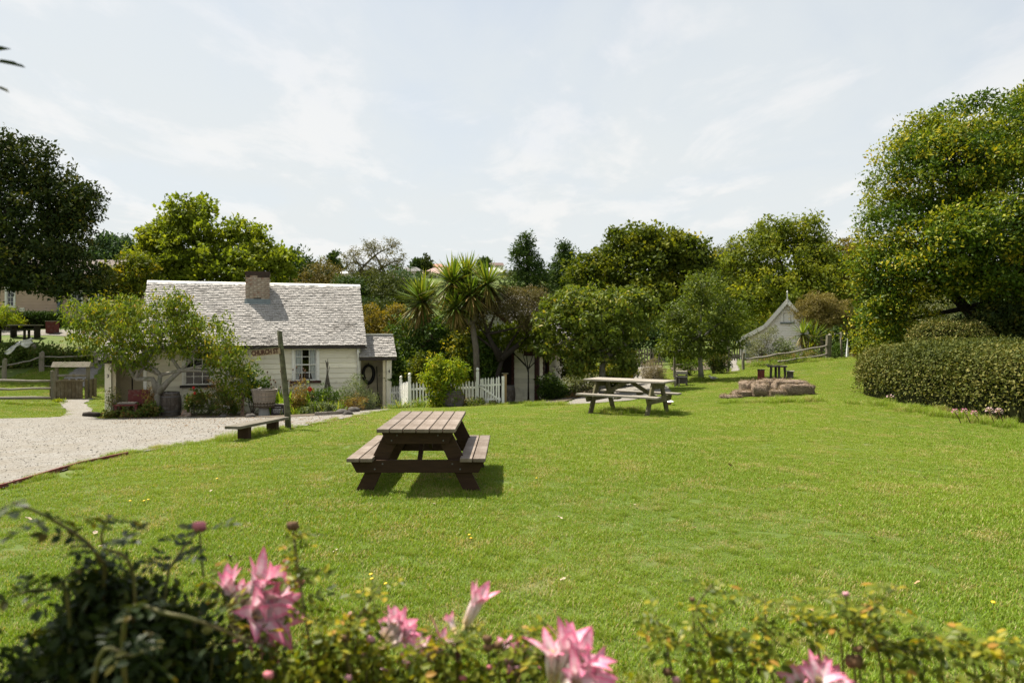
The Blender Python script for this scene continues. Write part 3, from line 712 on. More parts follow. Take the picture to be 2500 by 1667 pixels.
picnic('picnic_table', 'dark brown picnic table with attached benches standing alone on the open lawn', GX(-1.085, 8.92) + Z * .0, 0, 1.82, BROWNT, BROWNT, BROWNF, .742, .41, .90, 6, .79, .30)
p2 = Vector((2.82, 17.1, 0)); p2.z = -.095
picnic('picnic_table', 'grey weathered picnic table with attached benches near the gravel path', p2, math.radians(90 - 33), 2.05, GREYWY, GREYWY, GREENF, .80, .47, .80, 4, .80, .27)

# ---------------------------------------------------------------- signpost and the low bench
sp = G(705, 14.2); st = thing('signpost', 'leaning mossy wooden post with a street name board', 'signpost', sp)
top = Vector((-.185, 0, 1.98)); pts = [Vector((0, 0, -.2)), Vector((-.03, .0, .4)), Vector((-.085, 0, 1.0)), Vector((-.145, 0, 1.55)), top - Vector((0, 0, .012)), top]
MB().tube(pts, [.062, .060, .056, .052, .050, .040], 12).build('post', MOSSP, st, smooth=True)
bl = W(616, 858, 14.12) - sp; br = W(684, 851, 14.12) - sp
brd = MB().bar(bl + Vector((0, 0, -.04)), br + Vector((0, 0, -.04)), .028, .125).build('name_board', M('faded_sign_paint', (.33, .245, .15), (.25, .185, .115), scale=9, rough=.8, bump=.2, stain=(.2, .13, .09), sscale=9, sthr=(.55, .8)), st, bev=.004)
MB().bar(bl + Vector((-.01, 0, .035)), br + Vector((0, 0, .035)), .05, .022).build('board_cap', MOSSP, st)
dv = (br - bl); lt = ob('lettering', textmesh('CHURCH ST', .128, .002, .005), M('rust_red_letter', (.070, .026, .017), (.05, .02, .013), scale=20, rough=.8, bump=0), brd, bl.lerp(br, .46) + Vector((0, -.0165, -.042)), (math.pi / 2, -math.atan2(dv.z, dv.x), 0))
lt.scale = (.76, 1, 1)
MB().tube([top + Vector((0, -.03, -.12)), bl + Vector((.04, 0, .045))], .004, 5).build('stay_wire', IRON, st)
ba = Vector((-4.74, 12.05, 0)); bb = Vector((-4.52, 13.95, 0)); c = (ba + bb) / 2; c.z = gz1(c.x, c.y)
bn_ = thing('bench', 'low plank bench with stub legs at the foot of the signpost', 'bench', c, math.atan2(bb.y - ba.y, bb.x - ba.x))
za = gz1(ba.x, ba.y) - c.z; zb_ = gz1(bb.x, bb.y) - c.z; tl = math.atan2(zb_ - za, 1.9)
mb = MB(); mb.box((0, 0, .25), (1.95, .28, .05), R=Matrix.Rotation(-tl, 3, 'Y')); mb.build('seat', M('dark_bench_timber', (.19, .165, .13), (.11, .095, .072), scale=5, stretch=(1, 9, 9), rough=.88, bump=.4, stain=(.08, .075, .045), sscale=4, sthr=(.45, .7)), bn_, bev=.006)
for xx in (-.55, .55): MB().box((xx, 0, .25 + tl * xx - .18), (.12, .2, .31)).build('leg', BROWNF, bn_, bev=.006)
# ---------------------------------------------------------------- vegetation builders
def leafcards(P, Nn, L, wr, r, droop=.0, jit=.8, fold=.12):
    """n leaves as folded diamonds: positions P, preferred normals Nn, length L (n,), width ratio"""
    n = len(P)
    t_ = nrm(r.normal(size=(n, 3)) + np.array((0, 0, -droop)) + .5 * Nn * (1 if droop < .5 else .3))
    nn = nrm(Nn + jit * r.normal(size=(n, 3)))
    b_ = nrm(np.cross(t_, nn)); u_ = np.cross(b_, t_)
    L = L[:, None]; Wd = L * wr
    V = np.stack([P, P + t_ * L * .45 + b_ * Wd / 2 + u_ * Wd * fold, P + t_ * L, P + t_ * L * .45 - b_ * Wd / 2 + u_ * Wd * fold], 1).reshape(-1, 3)
    F = np.arange(4 * n).reshape(-1, 4)
    return V, F
def lobe(px, py, rx, ry, d, rd=None, dd=0):
    """ellipsoid of foliage: centre and radii in photo pixels at distance d, put into metres"""
    c = W(px, py, d + dd); k = (d + dd) / FPX
    return (c.x, c.y, c.z, rx * k, (rd if rd else (rx + ry) / 2 * k), ry * k)
STRAY = .13      # how far clumps stray from the crown outline
def clumps(lobes, n, r, inner=.45, flat=1.0):
    A = np.array([l[:6] for l in lobes]); wgt = (A[:, 3] * A[:, 5]) ** .9; wgt /= wgt.sum()
    k = r.choice(len(A), n, p=wgt); d = nrm(r.normal(size=(n, 3)))
    rad = inner + (1 - inner) * r.random(n) ** .55
    rad *= 1 + STRAY * r.normal(size=n)
    C = A[k, :3] + d * A[k, 3:6] * rad[:, None]
    return C, nrm(d / A[k, 3:6]), rad
def crown_mesh(name, lobes, n, cr, per, L, wr, r, droop=0, jit=.7, inner=.45, cflat=.7, up=.45, vfun=None, base=None, Lvar=.45, cv=.75, ground=None):
    C, D, rad = clumps(lobes, n, r, inner)
    if ground is not None:
        C[:, 2] = np.maximum(C[:, 2], ground + .05)
    cvv = r.random(n)
    sz = cr * r.uniform(.6, 1.45, n)
    off = nrm(r.normal(size=(n, per, 3))) * (r.random((n, per, 1)) ** .45) * sz[:, None, None]
    off[:, :, 2] *= cflat
    P = (C[:, None, :] + off).reshape(-1, 3)
    keep = None
    Nn = nrm(D[:, None, :] * .7 + off / np.maximum(sz[:, None, None], 1e-6) * .8 + np.array((0, 0, up))).reshape(-1, 3)
    m_ = len(P); ll = L * r.uniform(1 - Lvar, 1 + Lvar, m_)
    if base is not None: P = P - np.array(base)
    V, F = leafcards(P, Nn, ll, wr, r, droop, jit)
    v = cv * np.repeat(cvv, per) + (1 - cv) * r.random(m_)
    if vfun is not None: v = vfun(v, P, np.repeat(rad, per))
    return rawmesh(name, V, F, 4, np.clip(v, 0, 1)), C
def curve_pts(a, b, r, n=6, sag=0.0, wob=.06):
    a = np.array(a, float); b = np.array(b, float); L = np.linalg.norm(b - a)
    mid = (a + b) / 2 + r.normal(size=3) * L * wob + np.array((0, 0, sag * L))
    t_ = np.linspace(0, 1, n)[:, None]
    return (1 - t_) ** 2 * a + 2 * t_ * (1 - t_) * mid + t_ ** 2 * b
def limbs_mesh(base, fork, targets, C, r, rt, nbr, twig=.012, trunks=None, seg=7, rmid=None):
    """trunk from base to fork, limbs to targets, branchlets to a part of the clumps"""
    mb = MB(); B = np.array(base, float)
    tr = trunks or [[base, tuple((np.array(base) + np.array(fork)) / 2 + r.normal(size=3) * np.array((.06, .06, 0)) * rt * 6), fork]]
    paths = []
    for tp in tr:
        q = np.array(tp, float); k = len(q)
        rr = [rt * (1.25 if i == 0 else 1) * (1 - .35 * i / (k - 1)) for i in range(k)]
        mb.tube((q - B).tolist(), rr, max(seg, 9)); paths.append((q, rr))
    end = np.array(tr[0][-1], float)
    for i, tg in enumerate(targets):
        st_ = np.array(tr[i % len(tr)][-1], float)
        if len(tr) == 1 and i % 3 == 1: st_ = st_ * .75 + np.array(tr[0][-2], float) * .25
        q = curve_pts(st_, tg, r, 8, .06, .07); rr = np.linspace(rt * .58, rt * .12, 8)
        mb.tube((q - B).tolist(), rr.tolist(), seg); paths.append((q, rr))
    allp = np.concatenate([p for p, _ in paths[len(tr):]] or [paths[0][0]]); allr = np.concatenate([np.array(x) for _, x in paths[len(tr):]] or [np.array(paths[0][1])])
    if len(C):
        for i in r.choice(len(C), min(nbr, len(C)), replace=False):
            dd = np.linalg.norm(allp - C[i], axis=1) + .6 * np.maximum(0, allp[:, 2] - C[i, 2]); j = int(np.argmin(dd))
            q = curve_pts(allp[j], C[i], r, 5, .05, .08); r0 = min(allr[j] * .6, twig * 3)
            mb.tube((q - B).tolist(), np.linspace(r0, twig * .5, 5).tolist(), 4, cap=False)
    return mb.mesh('trunk', True)
BARK = M('grey_bark', (.16, .14, .11), (.085, .07, .05), scale=6, stretch=(3, 3, 1), rough=.95, bump=.6, coord='P')
BARKD = M('dark_bark', (.035, .028, .020), (.02, .016, .012), scale=6, stretch=(3, 3, 1), rough=.95, bump=.6, coord='P')
BARKP = M('pale_bark', (.25, .235, .20), (.15, .14, .11), scale=6, stretch=(3, 3, 1), rough=.95, bump=.5, coord='P', stain=(.12, .13, .07), sscale=4)
def tree(name, label, cat, base, fork, lobes, leaf, bark=BARK, n=500, cr=.5, per=30, L=.18, wr=.55, rt=.15, nbr=60, seed=1, droop=0, jit=.7, inner=.45, cflat=.7, up=.45, vfun=None, group=None, trunks=None, twig=.012, cv=.75, extra_targets=(), ntarget=None):
    r = np.random.default_rng(seed)
    o = thing(name, label, cat, base, 0, group)
    me, C = crown_mesh('crown', lobes, n, cr, per, L, wr, r, droop, jit, inner, cflat, up, vfun, base, cv=cv)
    ob('crown', me, leaf, o)
    tg = [l[:3] for l in lobes][:ntarget] + list(extra_targets)
    ob('trunk', limbs_mesh(base, fork, tg, C, r, rt, nbr, twig, trunks), bark, o)
    return o
# leaf colours
LF_DARK = LEAF('leaf_dark_evergreen', [(0, (.010, .018, .006)), (.5, (.020, .032, .008)), (.85, (.045, .052, .010)), (1, (.10, .075, .012))], trans=.22)
LF_LIGHT = LEAF('leaf_plane_tree', [(0, (.05, .075, .010)), (.5, (.115, .145, .016)), (.85, (.185, .195, .022)), (1, (.28, .24, .025))], trans=.48)
LF_BLUE = LEAF('leaf_blue_green', [(0, (.022, .045, .022)), (.6, (.040, .070, .035)), (1, (.06, .09, .035))], trans=.3)
LF_PEACH = LEAF('leaf_peach', [(0, (.035, .065, .010)), (.45, (.075, .115, .014)), (.78, (.14, .165, .018)), (.94, (.23, .18, .022)), (1, (.22, .09, .022))], trans=.42, tint=(1.3, 1.15, .5))
LF_MAPLE = LEAF('leaf_maple', [(0, (.020, .032, .005)), (.5, (.052, .068, .008)), (.8, (.115, .115, .011)), (1, (.24, .18, .016))], trans=.38, gain=1.8)
LF_FRUIT = LEAF('leaf_fruit_tree', [(0, (.026, .036, .006)), (.5, (.056, .080, .011)), (.8, (.105, .122, .018)), (1, (.20, .145, .03))], trans=.4, rough=.42, spec=.5, gain=1.8)
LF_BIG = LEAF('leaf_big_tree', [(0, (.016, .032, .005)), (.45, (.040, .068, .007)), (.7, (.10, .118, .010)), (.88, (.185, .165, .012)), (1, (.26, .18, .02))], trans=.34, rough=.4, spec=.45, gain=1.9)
LF_CON = LEAF('leaf_conifer', [(0, (.014, .028, .008)), (.6, (.032, .056, .014)), (1, (.06, .088, .02))], trans=.25)
LF_KAN = LEAF('leaf_kanuka', [(0, (.020, .030, .010)), (.6, (.040, .052, .014)), (1, (.065, .072, .02))], trans=.25)
LF_KANB = LEAF('leaf_kanuka_brown', [(0, (.07, .058, .022)), (.5, (.12, .098, .036)), (1, (.175, .14, .055))], trans=.25)
LF_MAN = LEAF('leaf_manuka_brown', [(0, (.05, .042, .024)), (.5, (.082, .072, .032)), (1, (.13, .10, .06))], trans=.25)
LF_EUC = LEAF('leaf_eucalyptus', [(0, (.06, .06, .028)), (.6, (.10, .095, .045)), (1, (.16, .125, .06))], trans=.3)
LF_BR = LEAF('leaf_bright_shrub', [(0, (.06, .10, .010)), (.5, (.12, .165, .012)), (.85, (.21, .22, .015)), (1, (.32, .24, .02))], trans=.45)
LF_MID = LEAF('leaf_mid_green', [(0, (.018, .038, .008)), (.5, (.038, .070, .012)), (1, (.08, .115, .02))], trans=.35, rough=.4, spec=.5)
LF_OLIVE = LEAF('leaf_olive_grey', [(0, (.06, .07, .04)), (.6, (.12, .13, .075)), (1, (.21, .21, .14))], trans=.25)
LF_WEEP = LEAF('leaf_weeping', [(0, (.030, .046, .007)), (.5, (.072, .092, .011)), (.85, (.13, .14, .015)), (1, (.21, .165, .018))], trans=.42, gain=1.75)
LF_RUST = LEAF('leaf_rust', [(0, (.07, .065, .014)), (.5, (.13, .10, .018)), (1, (.19, .11, .02))], trans=.35)

# ---------------------------------------------------------------- trees
def B(px, d, sink=.05): p = G(px, d); return (p.x, p.y, p.z - sink)
def Wt(px, py, d): p = W(px, py, d); return (p.x, p.y, p.z)
b = B(-45, 38)
tree('evergreen_tree', 'tall dark evergreen tree with ragged crown standing in front of the pink house', 'tree', b, Wt(0, 640, 38),
     [lobe(40, 520, 130, 130, 38), lobe(60, 400, 70, 70, 38), lobe(-10, 380, 70, 60, 38), lobe(150, 500, 75, 75, 38), lobe(190, 520, 40, 50, 37.5), lobe(150, 600, 80, 60, 37), lobe(60, 640, 150, 60, 37), lobe(215, 680, 58, 46, 36.5), lobe(-80, 560, 120, 160, 38), lobe(120, 685, 70, 34, 36), lobe(20, 670, 80, 36, 36), lobe(165, 705, 42, 30, 36), lobe(60, 690, 50, 20, 36), lobe(215, 480, 20, 36, 37.5), lobe(100, 450, 60, 60, 38)],
     LF_DARK, BARKD, n=1300, cr=.55, per=36, L=.20, wr=.5, rt=.32, nbr=90, seed=11, inner=.35, cv=.65)
b = B(490, 46)
tree('plane_tree', 'light green spreading tree rising behind the cottage roof', 'tree', b, Wt(490, 680, 46),
     [lobe(480, 620, 120, 90, 46), lobe(470, 520, 55, 50, 46), lobe(420, 570, 55, 55, 46), lobe(600, 600, 65, 62, 46), lobe(560, 660, 110, 60, 45), lobe(365, 610, 40, 55, 46), lobe(400, 660, 80, 50, 45), lobe(675, 650, 45, 50, 46), lobe(690, 630, 22, 24, 46)],
     LF_LIGHT, BARK, n=900, cr=.42, per=26, L=.25, wr=.7, rt=.22, nbr=110, seed=12, inner=.30, cv=.7,
     vfun=lambda v, P, rad: v * .8 + .20 * np.clip((-P[:, 0] - 1.6) / 2, 0, 1) * (P[:, 0] < -1.6))
tree('poplar_tree', 'small blue-green tree in the distance between the evergreen and the plane tree', 'tree', B(275, 64), Wt(275, 670, 64),
     [lobe(275, 630, 55, 45, 64), lobe(255, 600, 25, 24, 64), lobe(298, 600, 24, 24, 64)], LF_BLUE, n=240, cr=.5, per=24, L=.3, rt=.15, nbr=30, seed=13)
tree('bushy_tree', 'olive green bushy tree between the pink house and the cottage gable', 'tree', B(305, 41), Wt(305, 760, 41),
     [lobe(300, 700, 45, 60, 41), lobe(340, 670, 45, 45, 42), lobe(270, 680, 32, 35, 41)], LF_MAPLE, n=260, cr=.36, per=26, L=.2, rt=.12, nbr=30, seed=14)
# peach tree with its low crown in front of the cottage
pb = B(382, 25.1)
tree('peach_tree', 'low spreading peach tree with drooping yellowing leaves in front of the cottage', 'tree', pb, Wt(388, 925, 25.1),
     [lobe(255, 815, 100, 62, 25), lobe(390, 790, 95, 75, 25), lobe(480, 815, 85, 62, 25.2), lobe(555, 875, 52, 58, 25), lobe(205, 765, 60, 42, 25), lobe(300, 755, 70, 36, 25.2), lobe(330, 870, 70, 36, 24.8), lobe(430, 745, 32, 40, 25), lobe(590, 925, 35, 45, 24.9)],
     LF_PEACH, BARKP, n=720, cr=.25, per=19, L=.15, wr=.34, rt=.11, nbr=130, seed=15, droop=1.5, jit=.8, inner=.25, cflat=1.0, cv=.5, twig=.010,
     trunks=[[pb, Wt(385, 955, 25.1), Wt(392, 915, 25.1)], [Wt(384, 955, 25.1), Wt(372, 925, 25.0), Wt(330, 925, 24.9)], [Wt(386, 958, 25.1), Wt(412, 930, 25.1), Wt(440, 905, 25.1)]],
     extra_targets=[Wt(190, 850, 24.9)])
# behind the roof
tree('pine_tree', 'dark rounded evergreen behind the right of the cottage roof', 'tree', B(735, 56), Wt(735, 690, 56), [lobe(715, 660, 55, 50, 56), lobe(760, 690, 55, 40, 55)], LF_CON, BARKD, n=260, cr=.5, per=28, L=.26, rt=.15, nbr=20, seed=16)
tree('kanuka_tree', 'bronze green domed tree behind the cottage ridge', 'tree', B(795, 54), Wt(795, 720, 54), [lobe(790, 680, 45, 42, 54), lobe(760, 700, 40, 35, 53), lobe(810, 710, 38, 36, 53)], LF_KANB, BARKD, n=240, cr=.45, per=30, L=.2, wr=.35, rt=.12, nbr=20, seed=17,
     vfun=lambda v, P, rad: v * .55)
tree('eucalyptus_tree', 'open airy eucalyptus with bare forking branches on the skyline', 'tree', B(915, 84), Wt(905, 680, 84),
     [lobe(865, 625, 28, 24, 84), lobe(905, 605, 26, 22, 84), lobe(955, 605, 24, 24, 84), lobe(975, 635, 22, 20, 84), lobe(930, 645, 40, 22, 84), lobe(880, 660, 36, 18, 84), lobe(970, 660, 30, 18, 84), lobe(845, 640, 18, 14, 84), lobe(915, 670, 45, 16, 84)],
     LF_EUC, BARK, n=300, cr=.5, per=20, L=.26, wr=.3, rt=.30, nbr=170, seed=18, droop=.8, inner=.2, twig=.03,
     trunks=[[B(915, 84), Wt(910, 710, 84), Wt(905, 680, 84)], [Wt(912, 710, 84), Wt(925, 690, 84), Wt(940, 670, 84)], [Wt(910, 715, 84), Wt(890, 690, 84), Wt(870, 672, 84)]])
for i, (px, py, rx, ry, d, lf) in enumerate([(850, 710, 45, 38, 50, 'c'), (905, 700, 55, 40, 52, 'k'), (955, 715, 55, 45, 50, 'k'), (870, 765, 55, 45, 46, 'c'), (935, 775, 60, 42, 45, 'k'), (985, 700, 45, 50, 55, 'b')]):
    tree('kanuka_tree', ['dark conifer dome just right of the cottage ridge', 'domed kanuka directly below the eucalyptus', 'domed kanuka left of the pale metal flue', 'dark evergreen behind the right gable of the cottage', 'domed kanuka above the rust-tipped shrub', 'blue-green bushy tree behind the pale metal flue'][i], 'tree', B(px, d), Wt(px, py + 30, d), [lobe(px, py, rx, ry, d), lobe(px - rx * .5, py + ry * .5, rx * .7, ry * .6, d), lobe(px + rx * .5, py + ry * .4, rx * .7, ry * .6, d)],
         {'c': LF_CON, 'k': LF_KAN, 'b': LF_BLUE}[lf], BARKD, n=230, cr=.42, per=30, L=.19, wr=.4, rt=.12, nbr=15, seed=20 + i, group='dark evergreens in the gully', cflat=.45)
# shrubs between cottage and fence
tree('garden_shrub', 'yellow green shrub with rust coloured shoots beside the porch roof', 'shrub', B(925, 32.5), Wt(925, 880, 32.5), [lobe(905, 800, 30, 55, 32.5), lobe(945, 830, 40, 60, 32.5), lobe(965, 775, 18, 30, 32.5)], LF_RUST, n=240, cr=.26, per=22, L=.12, rt=.05, nbr=40, seed=31, vfun=lambda v, P, rad: v * .75)
for i, (px, py, rx, ry, d, lf) in enumerate([(985, 840, 45, 75, 31, 'm'), (985, 920, 40, 60, 29.5, 'm'), (1045, 850, 45, 70, 30.5, 'm'), (1105, 880, 50, 55, 30, 'm'), (1160, 900, 40, 50, 29.4, 'd'), (1135, 850, 48, 50, 28.5, 'd'), (1030, 920, 40, 55, 29, 'd'), (1180, 870, 34, 60, 28.3, 'm'), (1095, 800, 50, 40, 29.5, 'm')]):
    tree('garden_shrub', ['glossy green shrub between the porch roof and the shaggy cabbage tree', 'glossy green shrub directly behind the ball topped corner posts', 'leafy shrub round the bare trunk of the single-headed cabbage tree', 'dark shrub behind the bright yellow green shrub', 'dark shrub at the foot of the branching cabbage tree', 'dark shrub under the lowest cabbage tree head', 'low dark shrub behind the left pickets of the fence', 'mid green shrub between cabbage trunk and dark limbed tree', 'mid green shrub between the two cabbage trees'][i], 'shrub', B(px, d), Wt(px, py + 40, d), [lobe(px, py, rx, ry, d), lobe(px + rx * .3, py + ry * .4, rx * .8, ry * .6, d)],
         LF_MID if lf == 'm' else LF_MAPLE, BARKD, n=170, cr=.26, per=22, L=.13, rt=.05, nbr=25, seed=40 + i, group=['shrubs by the porch', 'shrubs behind the picket fence'][i > 2])
# open dark manuka tree with sinuous limbs
mbse = B(1212, 27.6)
tree('manuka_tree', 'dark limbed twisting tree with thin bronze foliage behind the picket gate', 'tree', mbse, Wt(1220, 880, 27.6),
     [lobe(1150, 775, 50, 30, 27.6), lobe(1215, 735, 65, 34, 27.6), lobe(1285, 730, 55, 32, 27.8), lobe(1320, 745, 30, 40, 27.6), lobe(1170, 745, 38, 26, 27.3), lobe(1255, 765, 55, 28, 27.3), lobe(1120, 790, 28, 20, 27.5), lobe(1300, 790, 40, 26, 27.4)],
     LF_MAN, BARKD, n=900, cr=.27, per=24, L=.085, wr=.32, rt=.115, nbr=260, seed=50, inner=.2, cflat=.55, twig=.010,
     trunks=[[mbse, Wt(1215, 915, 27.6), Wt(1228, 868, 27.6)], [Wt(1222, 880, 27.6), Wt(1205, 845, 27.5), Wt(1190, 815, 27.5)], [Wt(1224, 875, 27.6), Wt(1262, 845, 27.7), Wt(1290, 815, 27.8)]])
tree('loquat_shrub', 'green leafy shrub hanging under the dark limbed tree', 'shrub', B(1290, 28.2), Wt(1290, 900, 28.2), [lobe(1320, 820, 38, 28, 28), lobe(1265, 828, 36, 24, 28.4), lobe(1180, 830, 30, 40, 28.6), lobe(1350, 845, 22, 18, 28), lobe(1285, 805, 40, 32, 28.1), lobe(1225, 820, 36, 30, 28.3)], LF_LIGHT, BARKD, n=330, cr=.24, per=20, L=.13, rt=.04, nbr=30, seed=51, vfun=lambda v, P, rad: v * .6)
# conifers
def conifer(px, top, bot, rx, d, label, seed):
    r = np.random.default_rng(seed); L = []
    for i in range(7):
        f = i / 6; L.append(lobe(px + r.uniform(-.15, .15) * rx, top + 14 + (bot - top) * f, max(8, rx * (.22 + .8 * f ** .8)), (bot - top) / 8, d))
    tree('conifer_tree', label, 'tree', B(px, d), Wt(px, top + 20, d), L, LF_CON, BARKD, n=330, cr=.5, per=30, L=.26, wr=.35, rt=.2, nbr=40, seed=seed, cflat=.8, up=.2)
conifer(1288, 570, 700, 62, 62, 'tall dark conifer with pointed leader left of the big maple', 60)
conifer(1378, 588, 690, 48, 66, 'shorter conical conifer tucked against the big maple', 61)
# large trees at the back
b = B(1600, 50)
tree('maple_tree', 'large rounded maple with yellow green outer leaves behind the fruit trees', 'tree', b, Wt(1600, 740, 50),
     [lobe(1590, 660, 110, 80, 50), lobe(1560, 600, 75, 50, 50), lobe(1640, 610, 80, 52, 50), lobe(1480, 660, 70, 55, 50), lobe(1690, 680, 55, 65, 50), lobe(1425, 665, 36, 45, 49), lobe(1600, 720, 130, 50, 49), lobe(1510, 590, 30, 30, 50), lobe(1680, 620, 40, 40, 50)],
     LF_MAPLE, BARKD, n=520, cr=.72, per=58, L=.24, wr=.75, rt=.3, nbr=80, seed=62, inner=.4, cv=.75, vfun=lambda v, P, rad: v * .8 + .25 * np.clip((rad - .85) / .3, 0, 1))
b = B(1930, 60)
tree('oak_tree', 'broad green tree spreading behind the white gabled house', 'tree', b, Wt(1930, 720, 60),
     [lobe(1920, 650, 130, 85, 60), lobe(1880, 580, 55, 45, 60), lobe(1960, 565, 60, 42, 60), lobe(1830, 640, 60, 60, 59), lobe(2010, 640, 60, 55, 60), lobe(1860, 720, 110, 60, 57), lobe(1990, 720, 90, 60, 58), lobe(1790, 720, 50, 55, 57), lobe(1770, 660, 30, 40, 58)],
     LF_WEEP, BARKD, n=620, cr=.85, per=54, L=.26, wr=.55, rt=.35, nbr=90, seed=63, droop=.5, inner=.4, cv=.75)
tree('beech_tree', 'olive brown tree between the white house and the tall evergreen', 'tree', B(2060, 62), Wt(2060, 720, 62), [lobe(2050, 650, 60, 70, 62), lobe(2090, 680, 45, 60, 62), lobe(2040, 720, 60, 50, 61), lobe(2085, 620, 30, 40, 62)], LF_RUST, BARKD, n=380, cr=.5, per=26, L=.26, rt=.2, nbr=40, seed=64, vfun=lambda v, P, rad: v * .6)
tree('poplar_tree', 'thin grey-green tree rising between the maple and the oak', 'tree', B(1775, 66), Wt(1775, 690, 66), [lobe(1765, 630, 34, 34, 66), lobe(1800, 620, 28, 28, 66), lobe(1740, 650, 24, 30, 66)], LF_OLIVE, n=170, cr=.5, per=16, L=.26, rt=.14, nbr=90, seed=65, inner=.2, vfun=lambda v, P, rad: v * .5)
# the two small fruit trees beside the path
b1 = B(1472, 26.6)
tree('walnut_tree', 'fruit tree with pale forked trunk and hanging leaves between house and path', 'tree', b1, Wt(1475, 880, 26.6),
     [lobe(1470, 770, 115, 72, 26.6), lobe(1400, 740, 75, 45, 26.6), lobe(1540, 770, 60, 60, 26.6), lobe(1350, 785, 50, 52, 26.4), lobe(1440, 840, 80, 40, 26.2), lobe(1420, 890, 36, 30, 26.2), lobe(1520, 880, 38, 34, 26.4), lobe(1330, 850, 26, 24, 26.2), lobe(1570, 740, 36, 36, 26.6)],
     LF_FRUIT, BARKP, n=760, cr=.28, per=20, L=.155, wr=.5, rt=.135, nbr=150, seed=66, droop=.9, inner=.3, cv=.5,
     trunks=[[b1, Wt(1470, 900, 26.6), Wt(1474, 876, 26.6)], [Wt(1472, 880, 26.6), Wt(1455, 850, 26.5), Wt(1430, 820, 26.5)], [Wt(1474, 880, 26.6), Wt(1510, 850, 26.6), Wt(1545, 825, 26.6)]])
b2 = B(1712, 29)
tree('walnut_tree', 'young fruit tree with straight slender trunk standing on the lawn edge', 'tree', b2, Wt(1708, 830, 29),
     [lobe(1710, 770, 85, 58, 29), lobe(1720, 700, 55, 40, 29), lobe(1650, 810, 42, 58, 29), lobe(1785, 770, 48, 60, 29), lobe(1690, 850, 70, 28, 28.8), lobe(1770, 830, 48, 38, 29), lobe(1640, 770, 30, 30, 29), lobe(1620, 850, 26, 22, 28.8)],
     LF_FRUIT, BARKP, n=640, cr=.26, per=20, L=.13, wr=.42, rt=.105, nbr=140, seed=67, droop=1.0, inner=.3, vfun=lambda v, P, rad: v * .85)
# umbrella kanuka by the white house
kb = B(2005, 40.5)
tree('kanuka_tree', 'umbrella shaped bronze kanuka leaning over the white gabled house', 'tree', kb, Wt(2003, 800, 40.5),
     [lobe(1998, 752, 58, 32, 40.5), lobe(1968, 765, 34, 30, 40.5), lobe(2040, 762, 45, 30, 40.5), lobe(2075, 785, 26, 26, 40.5), lobe(2000, 735, 45, 22, 40.5), lobe(2020, 785, 60, 20, 40.2)],
     LF_KANB, BARK, n=520, cr=.26, per=34, L=.12, wr=.25, rt=.10, nbr=90, seed=68, inner=.3, cflat=.45, up=.8, twig=.010)
tree('understorey_shrub', 'dark green understorey in the shade beneath the umbrella kanuka', 'shrub', B(2050, 43), Wt(2050, 850, 43), [lobe(2040, 820, 55, 40, 43), lobe(2080, 840, 40, 36, 43)], LF_CON, BARKD, n=160, cr=.35, per=24, L=.18, rt=.05, nbr=10, seed=69)
# the tall evergreen on the right
STRAY = .06
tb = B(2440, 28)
tree('evergreen_tree', 'huge dense evergreen with golden new growth and painted sun highlights towering over the clipped hedge', 'tree', tb, Wt(2440, 720, 28),
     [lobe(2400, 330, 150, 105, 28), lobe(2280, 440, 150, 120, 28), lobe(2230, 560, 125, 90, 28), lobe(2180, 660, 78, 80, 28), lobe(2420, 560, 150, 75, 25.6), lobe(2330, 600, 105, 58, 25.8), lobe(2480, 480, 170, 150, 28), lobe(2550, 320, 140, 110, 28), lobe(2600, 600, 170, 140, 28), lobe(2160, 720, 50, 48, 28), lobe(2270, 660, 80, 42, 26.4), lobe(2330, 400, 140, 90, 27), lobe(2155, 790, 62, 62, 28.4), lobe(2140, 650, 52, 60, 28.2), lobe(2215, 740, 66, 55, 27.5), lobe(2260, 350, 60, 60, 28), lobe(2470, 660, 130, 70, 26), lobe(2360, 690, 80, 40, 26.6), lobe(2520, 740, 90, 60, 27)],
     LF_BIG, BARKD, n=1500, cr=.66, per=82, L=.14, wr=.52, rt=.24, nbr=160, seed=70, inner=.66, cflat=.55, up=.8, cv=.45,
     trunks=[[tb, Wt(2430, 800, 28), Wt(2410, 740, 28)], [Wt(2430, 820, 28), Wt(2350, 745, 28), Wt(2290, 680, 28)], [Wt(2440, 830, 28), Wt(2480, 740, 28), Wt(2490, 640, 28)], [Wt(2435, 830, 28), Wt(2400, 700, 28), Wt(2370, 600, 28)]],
     vfun=lambda v, P, rad: np.where(rad > .9, v * .62 + .36, v * .62))  # outer leaves turn golden: new growth plus sun highlights put into the colour
STRAY = .13
tree('olive_tree', 'silvery olive bush seen under the limbs of the tall evergreen', 'shrub', B(2270, 33), Wt(2270, 830, 33), [lobe(2275, 745, 62, 62, 33), lobe(2300, 790, 60, 50, 33), lobe(2230, 800, 45, 40, 33)], LF_OLIVE, n=360, cr=.28, per=24, L=.13, wr=.25, rt=.08, nbr=50, seed=71, inner=.3)
tree('understorey_shrub', 'dark leafy undergrowth round the trunk of the tall evergreen', 'shrub', B(2440, 26.2), Wt(2440, 850, 26.2), [lobe(2400, 800, 50, 50, 26.2), lobe(2470, 790, 60, 60, 26.2), lobe(2545, 800, 50, 50, 26.2)], LF_DARK, BARKD, n=260, cr=.3, per=26, L=.13, rt=.05, nbr=20, seed=76)
tree('garden_shrub', 'yellow green shrub at the left foot of the tall evergreen', 'shrub', B(2150, 31.5), Wt(2150, 850, 31.5), [lobe(2150, 800, 42, 55, 31.5), lobe(2120, 850, 36, 28, 31.5), lobe(2185, 840, 40, 34, 31.5)], LF_WEEP, n=240, cr=.28, per=22, L=.14, rt=.04, nbr=40, seed=72, inner=.25)
